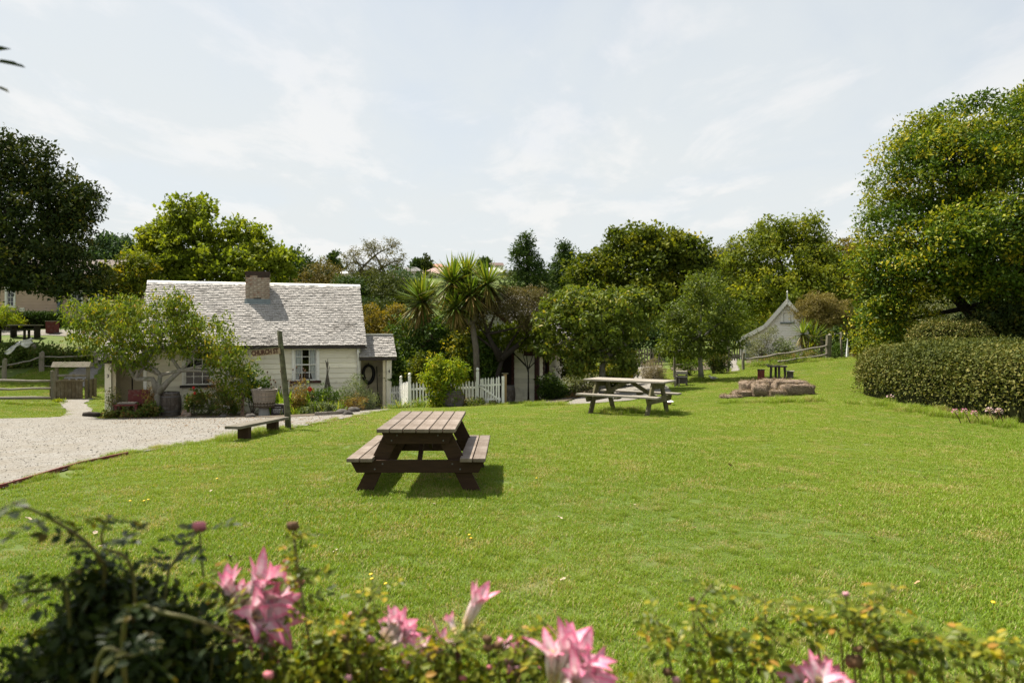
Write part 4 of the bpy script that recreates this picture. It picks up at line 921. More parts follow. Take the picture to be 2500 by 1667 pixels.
tree('background_tree', 'deep green trees closing the view behind the tall evergreen', 'tree', B(2420, 44), Wt(2420, 800, 44), [lobe(2330, 800, 80, 60, 44), lobe(2430, 790, 90, 70, 44), lobe(2540, 790, 90, 80, 44), lobe(2200, 790, 70, 60, 46), lobe(2420, 700, 110, 60, 45)], LF_CON, BARKD, n=560, cr=.5, per=26, L=.24, rt=.2, nbr=30, seed=73)

# ---------------------------------------------------------------- bladed plants
def blade_mesh(name, pos, dirs, L, wd, r, droop=.6, seg=3, v=None):
    """arching strap leaves from pos along dirs"""
    n = len(pos); t_ = np.linspace(0, 1, seg + 1); d = nrm(dirs); side = nrm(np.cross(d, np.array((0, 0, 1.0)) + .05 * r.normal(size=(n, 3))))
    V = np.zeros((n, seg + 1, 2, 3))
    for i, q in enumerate(t_):
        c = pos + d * (L * q)[:, None]; c = c + np.stack([np.zeros(n), np.zeros(n), -droop * L * q * q * (1 - np.abs(d[:, 2]) * .6)], 1)
        w_ = wd * (.6 + .8 * q) * (1 - q ** 3) + .002
        V[:, i, 0] = c - side * w_[:, None] / 2; V[:, i, 1] = c + side * w_[:, None] / 2
    base = (np.arange(n) * (seg + 1) * 2)[:, None]
    F = np.concatenate([base + np.array((2 * i, 2 * i + 1, 2 * i + 3, 2 * i + 2)) for i in range(seg)], 1).reshape(-1, 4)
    vv = r.random(n) if v is None else v
    return rawmesh(name, V.reshape(-1, 3), F, 4, np.repeat(np.clip(vv, 0, 1), seg))
LF_CAB = LEAF('leaf_cabbage_tree', [(0, (.17, .115, .05)), (.22, (.12, .11, .025)), (.4, (.045, .080, .014)), (.75, (.10, .145, .02)), (1, (.21, .22, .035))], trans=.25, rough=.38, spec=.55)
LF_STRAP = LEAF('leaf_strap_plant', [(0, (.05, .09, .012)), (.6, (.10, .15, .02)), (.85, (.19, .20, .04)), (1, (.26, .21, .07))], trans=.35)
def cabbage_head(parent, c, R, n, r):
    d = nrm(r.normal(size=(n, 3))); d[:, 2] = d[:, 2] * .8 + .22; d = nrm(d)
    v = np.clip(.42 + .32 * d[:, 2] + .22 * r.normal(size=n), 0, 1)
    dr = np.where(d[:, 2] < -.1, .25, .35)
    me = blade_mesh('leaf_head', np.tile(np.array(c), (n, 1)) + d * .05, d, R * r.uniform(.8, 1.18, n), np.full(n, R * .065) * r.uniform(.8, 1.2, n), r, droop=.16, seg=3, v=v)
    o = ob('leaf_head', me, LF_CAB, parent); o['kind'] = 'stuff'
    k = n // 4; d = nrm(np.c_[r.normal(size=(k, 2)) * .55, -np.ones(k)])
    o = ob('dead_skirt', blade_mesh('dead_skirt', np.tile(np.array(c), (k, 1)) + d * .05, d, R * r.uniform(.5, .95, k), np.full(k, R * .05), r, droop=.3, v=r.random(k) * .22), LF_CAB, parent); o['kind'] = 'stuff'; return o
def cabbage(label, base, stems, seed, rt=.11, n=170):
    r = np.random.default_rng(seed); o = thing('cabbage_tree', label, 'cabbage tree', base); bb = np.array(base)
    for pts, R in stems:
        q = [np.array(p) - bb for p in pts]; mb = MB(); k = len(q)
        mb.tube([tuple(x) for x in q], [rt * (1.2 - .4 * i / (k - 1)) for i in range(k)], 8); mb.build('trunk', BARK, o, smooth=True)
        cabbage_head(o, tuple(q[-1]), R, n, r)
    return o
cb = B(1046, 30.6)
cabbage('cabbage tree with a single shaggy head and bare trunk behind the porch', cb, [([cb, Wt(1042, 860, 30.6), Wt(1032, 738, 30.6)], 1.4)], 80, n=330)
cb = B(1168, 27.2)
cabbage('tall branching cabbage tree with several spiky heads behind the picket fence', cb,
        [([cb, Wt(1162, 850, 27.2), Wt(1150, 770, 27.3), Wt(1104, 692, 27.6)], 1.2), ([Wt(1154, 785, 27.2), Wt(1168, 735, 27.2), Wt(1190, 694, 27.2)], 1.05), ([Wt(1152, 780, 27.3), Wt(1152, 740, 27.1), Wt(1150, 722, 27)], .95), ([Wt(1150, 790, 27.2), Wt(1130, 772, 27.1), Wt(1112, 752, 27)], .9), ([Wt(1108, 700, 27.6), Wt(1125, 685, 27.9), Wt(1140, 678, 28.1)], 1.05)], 81, n=260)
cb = B(2093, 40)
cabbage('slender cabbage tree with two thin stems beside the umbrella kanuka', cb, [([cb, Wt(2090, 830, 40), Wt(2092, 765, 40)], .75), ([B(2100, 40), Wt(2098, 840, 40), Wt(2090, 800, 40)], .7)], 82, rt=.06, n=80)
cb = B(1965, 39.3)
cabbage('young cabbage trees clumped in the garden of the white house', cb, [([cb, Wt(1960, 840, 39.3), Wt(1960, 815, 39.3)], 1.05), ([B(1985, 39.3), Wt(1985, 850, 39.3), Wt(1986, 828, 39.3)], 1.1), ([B(1975, 39), Wt(1978, 870, 39), Wt(1976, 858, 39)], .9)], 83, rt=.07, n=90)
def strap_plant(name, label, base, n, L, wd, seed, spread=.9, lf=None, group=None, cat='plant', rad=.12, droop=.7):
    r = np.random.default_rng(seed); o = thing(name, label, cat, base, 0, group)
    d = np.c_[r.normal(size=(n, 2)) * spread, np.ones(n)]; p = np.c_[r.normal(size=(n, 2)) * rad, np.zeros(n) - .02]
    ob('leaves', blade_mesh('leaves', p, d, L * r.uniform(.6, 1.15, n), np.full(n, wd), r, droop=droop), lf or LF_STRAP, o)['kind'] = 'stuff'
    return o
# ---------------------------------------------------------------- white picket fence and gate
def picket_mesh(h, w_=.062, t_=.02):
    return MB().add([(-w_ / 2, -t_ / 2, 0), (w_ / 2, -t_ / 2, 0), (w_ / 2, t_ / 2, 0), (-w_ / 2, t_ / 2, 0), (-w_ / 2, -t_ / 2, h - .07), (w_ / 2, -t_ / 2, h - .07), (w_ / 2, t_ / 2, h - .07), (-w_ / 2, t_ / 2, h - .07), (0, -t_ / 2, h), (0, t_ / 2, h)],
        [(3, 2, 1, 0), (0, 1, 5, 8, 4), (2, 3, 7, 9, 6), (1, 2, 6, 5), (3, 0, 4, 7), (4, 8, 9, 7), (5, 6, 9, 8)]).mesh('picket')
PK = {}
def picket_run(root, a, b, h, sp, mat, off=-.03, w_=.062, rails=(.22, .72), tall=None):
    """pickets and rails from a to b (world xy), standing on the ground; parts are local to root"""
    o = root.location; A = Vector(a); Bq = Vector(b); L = (Bq - A).length; dv = (Bq - A) / L; n = max(2, int(round(L / sp))); ang = math.atan2(dv.y, dv.x)
    nr = Vector((dv.y, -dv.x)); k = (round(h, 2), w_)
    if k not in PK: PK[k] = picket_mesh(h, w_)
    r = random.Random(n)
    za = gz1(A.x, A.y); zb = gz1(Bq.x, Bq.y)
    for i in range(n):
        p = A.lerp(Bq, (i + .5) / n); z = za + (zb - za) * (i + .5) / n
        q = ob('picket', PK[k], mat, root, (p.x + nr.x * .03 - o.x, p.y + nr.y * .03 - o.y, z + .03 - o.z), (r.uniform(-.012, .012), r.uniform(-.018, .018), ang)); q.scale = (1, 1, r.uniform(.98, 1.02))
    for f in rails:
        MB().bar(Vector((A.x, A.y, za + .03 + h * f)) - o, Vector((Bq.x, Bq.y, zb + .03 + h * f)) - o, .035, .07).build('rail', mat, root)
def ballpost(root, p, h, mat):
    o = root.location; z = gz1(p[0], p[1]); c = Vector((p[0], p[1], z)) - o
    MB().box(c + Vector((0, 0, h / 2 - .1)), (.105, .105, h + .2)).build('post', mat, root, bev=.006)
    mb = MB(); mb.lathe([(.03, 0), (.032, .02), (.05, .045), (.058, .08), (.05, .115), (.028, .14), (.004, .148)], 12, c + Vector((0, 0, h))); mb.build('finial', mat, root, smooth=True)
fa = Vector((px2x(1000, 26.5), 26.5)); fb = Vector((px2x(1166, 25.9), 25.9)); fc = Vector((px2x(979, 28.2), 28.2)); fd = Vector((px2x(948, 28.9), 28.9))
fen = thing('picket_fence', 'white picket fence with ball topped posts beside the cottage porch', 'fence', GX(*fa))
picket_run(fen, fa, fb, .92, .121, WHITE); picket_run(fen, fc, fa, .98, .125, WHITE); picket_run(fen, fd, fc, .92, .15, WHITE)
ballpost(fen, fa, 1.16, WHITE); ballpost(fen, fc, 1.2, WHITE); ballpost(fen, fb, 1.28, WHITE)
ga = Vector((px2x(1171, 25.85), 25.85)); gb = Vector((px2x(1222, 25.6), 25.6))
gt = thing('picket_gate', 'white picket gate with diagonal brace next to the tan post', 'gate', GX(*ga))
picket_run(gt, ga, gb, 1.02, .107, WHITE, w_=.058)
o = gt.location; za = gz1(*ga) + .2; MB().bar(Vector((ga.x, ga.y - .05, za + .55)) - o, Vector((gb.x, gb.y - .05, za + .05)) - o, .02, .06).build('brace', WHITE, gt)
MB().box(Vector((gb.x + .09, gb.y - .02, gz1(*gb) + .52)) - o, (.10, .09, 1.08)).build('closing_stile', WHITE, gt)
MB().tube([Vector((ga.x - .06, ga.y - .08, za + .58)) - o, Vector((ga.x + .2, ga.y - .1, za + .52)) - o, Vector((ga.x + .24, ga.y - .09, za + .3)) - o], .008, 5).build('latch_chain', IRON, gt)
tp = GX(px2x(1233, 25.8), 25.8); tpo = thing('timber_post', 'square tan timber post with flat cap at the picket gate', 'post', tp)
MB().box((0, 0, .52), (.12, .12, 1.24)).build('post', M('tan_timber', (.42, .29, .14), (.34, .22, .10), scale=6, stretch=(6, 6, 1), rough=.8), tpo, bev=.005)
MB().box((0, 0, 1.155), (.24, .2, .035)).build('cap', GREENF, tpo)

# grey picket fences at the end of the paths
for lab, p0, p1, dd in (('grey picket fence closing the end of the gravel path', 1550, 1618, 39.5), ('short grey picket fence left of the white gabled house', 1772, 1814, 42.5)):
    q0 = Vector((px2x(p0, dd), dd)); q1 = Vector((px2x(p1, dd), dd)); f_ = thing('picket_fence', lab, 'fence', GX(*q0)); picket_run(f_, q0, q1, 1.0, .155, GREYWZ, w_=.075)

# ---------------------------------------------------------------- rail fences
def railfence(label, posts, rails, mat=GREYW, pr=.075, group=None):
    """posts: (px, d, height, lean); rails: (post i, height i, post j, height j, radius)"""
    b0 = G(posts[0][0], posts[0][1]); o_ = thing('rail_fence', label, 'fence', b0); P = []
    r = random.Random(len(label))
    for px, d, h, s_ in posts:
        p = G(px, d) - b0; P.append(p)
        if h > 0: MB().tube([p + Vector((0, 0, -.3)), p + Vector((r.uniform(-.02, .02), 0, h * .5)), p + Vector((r.uniform(-.03, .03), 0, h)), p + Vector((0, 0, h + .01))], [s_, s_ * 1.02, s_ * .95, s_ * .6], 8).build('post', GREYWZ, o_)
    for i, hi, j, hj, rr in rails:
        a = P[i] + Vector((0, 0, hi)); c = P[j] + Vector((0, 0, hj)); n = 6; q = []
        for k in range(n + 1): e = a.lerp(c, k / n); q.append(e + Vector((0, r.uniform(-.02, .02), r.uniform(-.03, .03) - .04 * math.sin(math.pi * k / n))))
        MB().tube(q, [rr * r.uniform(.8, 1.15) for _ in q], 7).build('rail', mat, o_, smooth=True)
    return o_
railfence('split rail fence on the green beside the wooden well', [(129, 29.3, 1.25, .085), (-20, 28.4, 0, .08), (-190, 27.5, 1.2, .085)], [(0, .85, 2, .95, .05), (0, .52, 2, .58, .055), (0, .16, 2, .2, .06)])
railfence('old rail fence on the bank with white rags hung over it', [(11, 33.6, 1.05, .10), (102, 35.6, .95, .12), (82, 36.6, 1.1, .11), (235, 36.6, .9, .09), (-120, 33, .9, .1)], [(0, .75, 1, .72, .035), (1, .7, 3, .75, .035), (1, .25, 3, .3, .03), (4, .6, 0, .7, .035)])
railfence('weathered rail fence in front of the white house garden', [(1815, 33.6, .82, .07), (2023, 35.2, 1.22, .15), (1900, 34, 0, .05)], [(0, .5, 2, .55, .055), (2, .55, 1, .72, .05), (2, .2, 1, .3, .05)])
railfence('wire and pole fence round the flower bed behind the young fruit tree', [(1646, 31.2, 1.15, .055), (1778, 33.2, 1.55, .06)], [(0, .55, 1, .75, .028), (0, 1.15, 1, 1.5, .02)])
# white rags on the bank fence
def rag(label, pts, wd, seed):
    r = random.Random(seed); V = []; F = []; n = len(pts); k = 7
    b0 = Vector(pts[0]); o_ = None
    for i, p in enumerate(pts):
        for j in range(k):
            f = j / (k - 1) - .5; V.append(Vector(p) - b0 + Vector((.04 * math.sin(j * 2.1 + i), .06 * math.cos(j * 1.7 + i * .9), f * wd * (.7 + .5 * math.sin(math.pi * i / (n - 1))) + r.uniform(-.02, .02))))
    for i in range(n - 1):
        for j in range(k - 1): F.append((i * k + j, i * k + j + 1, (i + 1) * k + j + 1, (i + 1) * k + j))
    o_ = MB().add(V, F, .5).build('rag', RAG, smooth=True, loc=b0); s_ = o_.modifiers.new('thick', 'SOLIDIFY'); s_.thickness = .012
    tag(o_, label, 'cloth')
rag('crumpled white rag draped long over the sagging bank rail', [W(14, 862, 33.4), W(22, 858, 33.5), W(32, 848, 33.7), W(40, 842, 33.8), W(47, 838, 34)], .22, 1)
rag('bunched white cloth hanging beside the dark bank post', [W(49, 838, 34.2), W(58, 839, 34.3), W(66, 838, 34.5), W(74, 834, 34.7), W(79, 833, 34.9)], .36, 2)

# ---------------------------------------------------------------- wooden well
wl = G(178, 31); wl.z -= .02
well = thing('wooden_well', 'weathered wooden well box with windlass log and roof cap', 'well', wl, math.radians(6))
OLDW = M('old_picket_timber', (.135, .105, .062), (.08, .06, .034), scale=6, stretch=(8, 8, 1), rough=.9, bump=.4, stain=(.20, .175, .125), sscale=4, sthr=(.5, .75))
for i in range(9): MB().box((-.68 + i * .15, -.4, .40), (.135, .03, .84 + .02 * math.sin(i * 3))).build('front_board', OLDW, well)
for i in range(3): MB().box((.72, -.35 + i * .38, .42), (.03, .2, .86)).build('side_board', OLDW, well)
for i in range(5): MB().box((-.6 + i * .3, .62, .42), (.2, .03, .82)).build('back_board', OLDW, well)
for x in (-.72, .58): MB().box((x, .1, .72), (.12, .12, 1.5)).build('post', GREYWZ, well, bev=.006)
MB().hexa([(-.86, -.1, 1.38), (.72, -.1, 1.38), (.72, .3, 1.38), (-.86, .3, 1.38), (-.86, .06, 1.6), (.72, .06, 1.6), (.72, .14, 1.6), (-.86, .14, 1.6)]).build('roof_cap', GREYWZ, well)
MB().tube([(-.74, .1, 1.0), (.0, .1, 1.01), (.62, .1, 1.0)], .055, 10).build('windlass', GREYW, well, smooth=True)
MB().tube([(-.05, .1, 1.0), (.05, .1, 1.0)], .07, 10).build('rope', M('rope', (.30, .25, .16), scale=30), well)
MB().box((-.05, -.42, .8), (1.4, .04, .09)).build('rim_board', OLDW, well)

# ---------------------------------------------------------------- things against the cottage
def barrel(label, loc, h, rad, tilt=0, rz=0, group=None, lying=False):
    o_ = thing('barrel', label, 'barrel', loc, rz)
    if lying: o_.rotation_euler = (math.radians(82), 0, rz); o_.location.z += rad * .8
    n = 18; zs = [0, .12, .3, .5, .7, .88, 1]; bul = [.80, .88, .97, 1, .97, .88, .80]
    prof = []
    for k in range(n):
        a0 = 2 * math.pi * k / n + .012; a1 = 2 * math.pi * (k + 1) / n - .012; V = []; F = []
        for z, q in zip(zs, bul):
            for a in (a0, a1): V += [(math.cos(a) * rad * q, math.sin(a) * rad * q, z * h), (math.cos(a) * (rad * q - .025), math.sin(a) * (rad * q - .025), z * h)]
        for i in range(len(zs) - 1):
            q = i * 4; F += [(q, q + 2, q + 6, q + 4), (q + 1, q + 5, q + 7, q + 3), (q, q + 4, q + 5, q + 1), (q + 2, q + 3, q + 7, q + 6)]
        e = (len(zs) - 1) * 4; F += [(0, 1, 3, 2), (e, e + 2, e + 3, e + 1)]
        MB().add(V, F).build('stave', BARREL, o_)
    for z in (.05, .20, .80, .95):
        q = np.interp(z, zs, bul); q2 = np.interp(z + .04, zs, bul); mb = MB(); mb.lathe([(rad * q - .02, z * h), (rad * q + .008, z * h), (rad * q2 + .008, z * h + .045), (rad * q2 - .02, z * h + .045)], 24, cap=False); mb.build('hoop', IRON, o_, smooth=False)
    MB().lathe([(rad * .78, h - .06), (rad * .78, h - .03)], 18).build('head', BARREL, o_)
    return o_
barrel('upright old barrel under the small cottage window', G(414, 25.5), .87, .40)
barrel('squat weathered barrel in front of the picket fence', G(1106, 25.2), .62, .40)
barrel('barrel standing against the wall of the red-trimmed house', GX(px2x(1240, 28), 28), .75, .3)
# red seat built like an old cart
sx = G(312, 25.0); seat = thing('cart_seat', 'broken red painted cart seat with plank front under the peach tree', 'seat', sx, math.radians(8))
MB().box((.25, .32, .70), (.72, .05, .50), R=Matrix.Rotation(math.radians(-8), 3, 'X')).build('backboard', REDB, seat, bev=.01)
MB().box((.02, -.08, .46), (.82, .46, .05)).build('seat_plank', REDB, seat, bev=.008)
MB().box((.02, -.08, .52), (.6, .3, .06)).build('seat_pad', GREYW, seat, bev=.02)
for x in (-.3, .36):
    for y in (-.24, .22): MB().box((x, y, .2), (.075, .075, .5)).build('leg', REDB, seat)
lg = G(226, 24.9); lo = thing('log', 'short dark log lying beside the porch post', 'log', lg, math.radians(4))
MB().tube([(-.31, 0, .09), (-.1, .01, .1), (.1, 0, .09), (.31, 0, .085)], [.085, .1, .095, .08], 10).build('trunk_section', BARKD, lo, smooth=True)
MB().tube([(-.312, 0, .09), (-.318, 0, .09)], [.08, .07], 10).build('cut_end', GREYW, lo)
# tub on an upturned pot
tb_ = G(645, 24.7); tub = thing('planter_tub', 'bleached round wooden tub raised on a grey pot', 'tub', tb_)
MB().lathe([(.20, 0), (.19, .02), (.155, .30), (.13, .31)], 18).build('pot_stand', CONC, tub, smooth=False)
n = 22
for k in range(n):
    a0 = 2 * math.pi * k / n + .01; a1 = 2 * math.pi * (k + 1) / n - .01; V = []
    for rr, z in ((.33, .33), (.42, .92)):
        for a in (a0, a1): V += [(math.cos(a) * rr, math.sin(a) * rr, z), (math.cos(a) * (rr - .03), math.sin(a) * (rr - .03), z)]
    MB().add(V, [(0, 2, 6, 4), (1, 5, 7, 3), (0, 4, 5, 1), (2, 3, 7, 6), (4, 6, 7, 5), (0, 1, 3, 2)]).build('stave', TUBW, tub)
for z, rr in ((.40, .343), (.55, .366), (.70, .389), (.86, .413)): MB().lathe([(rr - .01, z), (rr + .008, z), (rr + .012, z + .03), (rr - .01, z + .03)], 24, cap=False).build('hoop', GREYW, tub)
MB().lathe([(.43, .92), (.445, .92), (.445, .95), (.40, .95), (.40, .92)], 24, cap=False).build('rim', GREYW, tub)
MB().lathe([(.35, .34), (.37, .86)], 20).build('soil_fill', SOIL, tub)
# small bird on the tub
def bird(label, loc, s, rz, mat, mat2, group=None):
    o_ = thing('bird', label, 'bird', loc, rz, group)
    mb = MB(); mb.tube([(-.9 * s, 0, .62 * s), (-.55 * s, 0, .62 * s), (-.25 * s, 0, .60 * s), (.1 * s, 0, .62 * s), (.4 * s, 0, .70 * s), (.55 * s, 0, .85 * s), (.62 * s, 0, .98 * s), (.75 * s, 0, 1.02 * s), (.85 * s, 0, 1.0 * s), (1.02 * s, 0, .97 * s)],
                       [.04 * s, .13 * s, .25 * s, .29 * s, .24 * s, .15 * s, .13 * s, .14 * s, .07 * s, .015 * s], 10)
    mb.build('body', mat, o_, smooth=True)
    for q in (-1, 1):
        MB().tube([(.25 * s, q * .2 * s, .72 * s), (-.1 * s, q * .28 * s, .70 * s), (-.6 * s, q * .16 * s, .62 * s)], [.05 * s, .15 * s, .02 * s], 7).build('wing', mat2, o_, smooth=True)
        MB().tube([(0, q * .1 * s, .4 * s), (.02 * s, q * .1 * s, 0)], .025 * s, 5).build('leg', REDB, o_)
BIRDW = M('pale_feather', (.55, .53, .49), (.35, .33, .30), scale=30, rough=.8); BIRDG = M('grey_feather', (.22, .20, .18), (.10, .09, .08), scale=25, rough=.8)
bird('small pale bird perched on the rim of the round tub', tb_ + Vector((-.02, -.40, .95)), .09, .9, BIRDW, BIRDG)
bd = G(1741, 28.3); bird('speckled grey and white duck waddling on the lawn by the fruit tree', bd, .20, math.pi - .15, BIRDW, BIRDG)
bird('small dark bird standing on the far gravel path', G(1592, 36), .16, 2.6, BIRDG, BIRDG)
# plaques, stakes, sticks
sb = G(681, 24.9); si = thing('plaque', 'dark box plaque with faded white script beside the round tub', 'plaque', sb, math.radians(3))
MB().box((0, 0, .20), (.48, .22, .40)).build('box', M('plaque_dark', (.035, .028, .028), (.05, .04, .04), scale=8), si, bev=.006)
MB().box((.0, .0, .41), (.52, .26, .025)).build('lid', GREYW, si)
r_ = random.Random(3)
for i, (w_, z) in enumerate(((.24, .32), (.36, .25), (.34, .21), (.36, .17), (.3, .13))):
    x = -w_ / 2
    while x < w_ / 2 - .02:
        l = r_.uniform(.02, .05); MB().box((x + l / 2, -.112, z), (l, .004, .012)).build('script_line', WHITE, si); x += l + .012
nb = G(553, 25.3); pq = thing('name_tag', 'small white plant tag standing among the garden weeds', 'tag', nb)
MB().box((0, 0, .34), (.24, .012, .085), R=Matrix.Rotation(.12, 3, 'Y')).build('plate', WHITE, pq); MB().tube([(0, .01, -.05), (0, .01, .32)], .008, 5).build('stake', GREYWZ, pq)
sk = G(592, 25.4); so = thing('garden_stake', 'flat weathered wooden stake upright in the garden bed', 'stake', sk)
MB().box((0, 0, .40), (.115, .035, .95)).build('board', M('pinkish_timber', (.30, .20, .14), (.22, .14, .10), scale=6, stretch=(6, 6, 1)), so, bev=.004)
for i in range(4): MB().box((.0, -.02, .2 + i * .15), (.03, .01, .06)).build('slot', BARKD, so)
bp = G(452, 25.2); bs = thing('brick_stack', 'little stack of old bricks in the garden bed by the barrel', 'bricks', bp)
for i in range(5): ob('brick', brickmesh(.23, .11), BRICK, bs, (random.uniform(-.04, .04) + .1 * (i % 2), random.uniform(-.04, .04), .04 + .078 * (i // 2 + i % 1)), (0, 0, random.uniform(-.3, .3)))
tw = cl(6.5, -.75, 0); tw.z = gz1(tw.x, tw.y); sticks = thing('stick_bundle', 'tall bundle of bare sticks propped against the cottage wall', 'sticks', tw)
r_ = random.Random(9)
for i in range(11):
    a = r_.uniform(0, 6.28); q = r_.uniform(.12, .32); h = r_.uniform(1.4, 2.35); ta = a + math.pi + r_.uniform(-.6, .6); tq = r_.uniform(.0, .16)
    MB().tube([(math.cos(a) * q, math.sin(a) * q, -.05), (math.cos(a) * q * .35 - .02, math.sin(a) * q * .35, h * .55), (math.cos(ta) * tq - .06, math.sin(ta) * tq, h)], [r_.uniform(.022, .036), .02, .010], 5).build('stick', BARK, sticks)
# inside the right porch: horse collar, bucket, broom
hc = cl(7.75 + .50, 1.22, 1.35); hco = thing('horse_collar', 'black leather horse collar hanging on the porch wall', 'horse collar', hc, th)
q = []
for i in range(25):
    a = 2 * math.pi * i / 24; q.append((.215 * math.sin(a) * (1 + .12 * math.cos(a)), 0, .36 * math.cos(a)))
MB().tube(q, [.055 + .018 * abs(math.sin(math.pi * i / 24)) for i in range(25)], 8, cap=False).build('padded_ring', BLACK, hco, smooth=True)
MB().tube([(0, 0, .34), (0, .02, .5)], .012, 5).build('strap', BLACK, hco); MB().tube([(0, -.02, -.36), (0, -.02, -.55), (.05, -.02, -.7), (.1, -.02, -.86)], .012, 5).build('rein', BLACK, hco)
bk = cl(7.75 + .5, 1.0, .02); bko = thing('bucket', 'pale metal bucket on the porch floor under the horse collar', 'bucket', bk)
MB().lathe([(.10, 0), (.135, .28), (.125, .28), (.09, .02)], 16).build('pail', LEAD, bko); MB().tube([(-.13, 0, .28), (-.08, 0, .4), (.08, 0, .4), (.13, 0, .28)], .006, 5).build('handle', IRON, bko)
br_ = cl(7.75 + .86, 1.0, .02); bro = thing('broom', 'dark twig broom leaning in the corner of the porch', 'broom', br_, th)
MB().tube([(0, 0, .4), (-.02, .1, 1.0), (-.03, .2, 1.65)], .016, 6).build('handle', BARKD, bro)
mb = MB()
for i in range(40): a = r_.uniform(0, 6.28); q_ = r_.uniform(.02, .13); mb.tube([(math.cos(a) * .03, math.sin(a) * .03, .55), (math.cos(a) * q_, math.sin(a) * q_ * .6, .0)], .008, 4)
mb.build('bristles', BARKD, bro)
# stones and edging round the bed
for i, (px, py, s_) in enumerate([(836, 1012, .20), (850, 1014, .15), (864, 1007, .22), (875, 1004, .14), (612, 1020, .16), (545, 1020, .14)]):
    h_ = hit(px, py); p = GX(*h_); mb = MB(); mb.blob((0, 0, s_ * .3), (s_, s_ * .8, s_ * .6), 12, 8, .12, seed=i)
    tag(mb.build('garden_stone', STONE, smooth=True, loc=p), ['grey boulder edging the cottage garden near the porch', 'small dark stone edging the bed near the round tub'][i > 3], 'stone', ['stones by the porch', 'stones by the tub'][i > 3])
a = hit(768, 1016); c = hit(828, 1013); o_ = thing('edging_plank', 'old grey plank edging the cottage garden bed', 'plank', GX(*a))
MB().bar((0, 0, .05), GX(*c) - GX(*a) + Vector((0, 0, .05)), .05, .13).build('board', GREYW, o_, bev=.006)
pp = [Vector((*hit(x_, y_), 0)) for x_, y_ in ((0, 1197), (60, 1179), (130, 1157), (200, 1137), (260, 1124), (312, 1113))]
eo = thing('lawn_edging', 'rust red timber edging strip between gravel lane and lawn', 'edging', GX(pp[0].x, pp[0].y))
for i in range(len(pp) - 1):
    p0 = GX(pp[i].x, pp[i].y) - eo.location; p1 = GX(pp[i + 1].x, pp[i + 1].y) - eo.location
    MB().bar(p0 + Vector((0, 0, .012)), p1 + Vector((0, 0, .012)), .028, .10).build('board', REDB, eo)

# ---------------------------------------------------------------- hay bales
m, t, b = principled('hay')
g = N(t, 'ShaderNodeTexCoord').outputs['Object']; mp = N(t, 'ShaderNodeMapping'); mp.inputs['Scale'].default_value = (1, 3, 3); t.links.new(g, mp.inputs[0])
c = ramp(t, noise(t, mp.outputs[0], 16, 8, .75), [(.3, (.06, .04, .027)), (.5, (.225, .165, .118)), (.7, (.42, .335, .245))])
t.links.new(c, b.inputs['Base Color']); b.inputs['Roughness'].default_value = .95; bn = N(t, 'ShaderNodeBump'); bn.inputs['Strength'].default_value = 1; bn.inputs['Distance'].default_value = .04
t.links.new(noise(t, mp.outputs[0], 22, 6, .8), bn.inputs['Height']); t.links.new(bn.outputs[0], b.inputs['Normal']); HAY = m
LF_HAY = LEAF('hay_straw', [(0, (.09, .062, .042)), (.5, (.27, .20, .142)), (1, (.48, .385, .28))], trans=.15, rough=.8, gain=1)
def bale(label, x, y, rz, sx_, sy_, sz_, seed, tilt=0, z=0):
    p = GX(x, y); o_ = thing('hay_bale', label, 'hay bale', p + Vector((0, 0, z)), rz); r = np.random.default_rng(seed)
    nu, nv = 28, 14; V = []; F = []
    ph = r.uniform(0, 6.28, 6)
    for i in range(nv + 1):
        a = -math.pi / 2 + math.pi * i / nv
        for k in range(nu):
            e = 2 * math.pi * k / nu; sg = lambda w_, m_: math.copysign(abs(w_) ** m_, w_)
            x_ = sg(math.cos(a), .42) * sg(math.cos(e), .38); y_ = sg(math.cos(a), .42) * sg(math.sin(e), .38); z_ = sg(math.sin(a), .45)
            w_ = 1 + .05 * math.sin(5 * e + ph[0]) + .05 * math.sin(3 * a * 2 + ph[1] + e * 2) + r.normal() * .015
            V.append((x_ * sx_ / 2 * w_, y_ * sy_ / 2 * w_, sz_ / 2 + z_ * sz_ / 2 * (w_ + .06 * math.sin(2 * e + ph[2])) + tilt * x_))
    for i in range(nv):
        for k in range(nu): k2 = (k + 1) % nu; F.append((i * nu + k, i * nu + k2, (i + 1) * nu + k2, (i + 1) * nu + k))
    MB().add(V, F).build('bale', HAY, o_, smooth=True)
    A = np.array(V); n = 3200; j = r.integers(0, len(A), n); P = A[j] + r.normal(size=(n, 3)) * .011; c_ = np.array((0, 0, sz_ / 2))
    V2, F2 = leafcards(P, nrm(P - c_), r.uniform(.03, .09, n), .07, r, 0, .8); ob('loose_straw', rawmesh('loose_straw', V2, F2, 4, r.random(n)), LF_HAY, o_)['kind'] = 'stuff'
hx = lambda px, d: px2x(px, d)
bale('hay bale with a dark shaded face at the open right end of the heap', hx(1945, 21.7), 21.7, .05, 1.0, .46, .34, 1)
bale('hay bale laid across the top back of the heap', hx(1928, 22.6), 22.6, .10, 1.15, .5, .40, 2)
bale('rounded hay bale bulging forward in the middle of the heap', hx(1855, 21.9), 21.9, 1.25, .8, .5, .40, 3)
bale('low broken hay bale tucked between two larger ones', hx(1896, 21.5), 21.5, -.1, .50, .34, .22, 4)
bale('tall hay bale standing behind the bulging one', hx(1838, 22.6), 22.6, .3, .85, .5, .44, 5)
bale('flattened hay bale slumped on the grass beside the heap', hx(1815, 21.9), 21.9, .15, .62, .42, .20, 6)
bale('scattered flat remnant of hay apart from the heap', hx(1784, 21.6), 21.6, -.2, .6, .42, .10, 7)
bale('hay bale filling the back of the heap towards the small table', hx(1890, 22.9), 22.9, -.05, .95, .5, .43, 8)

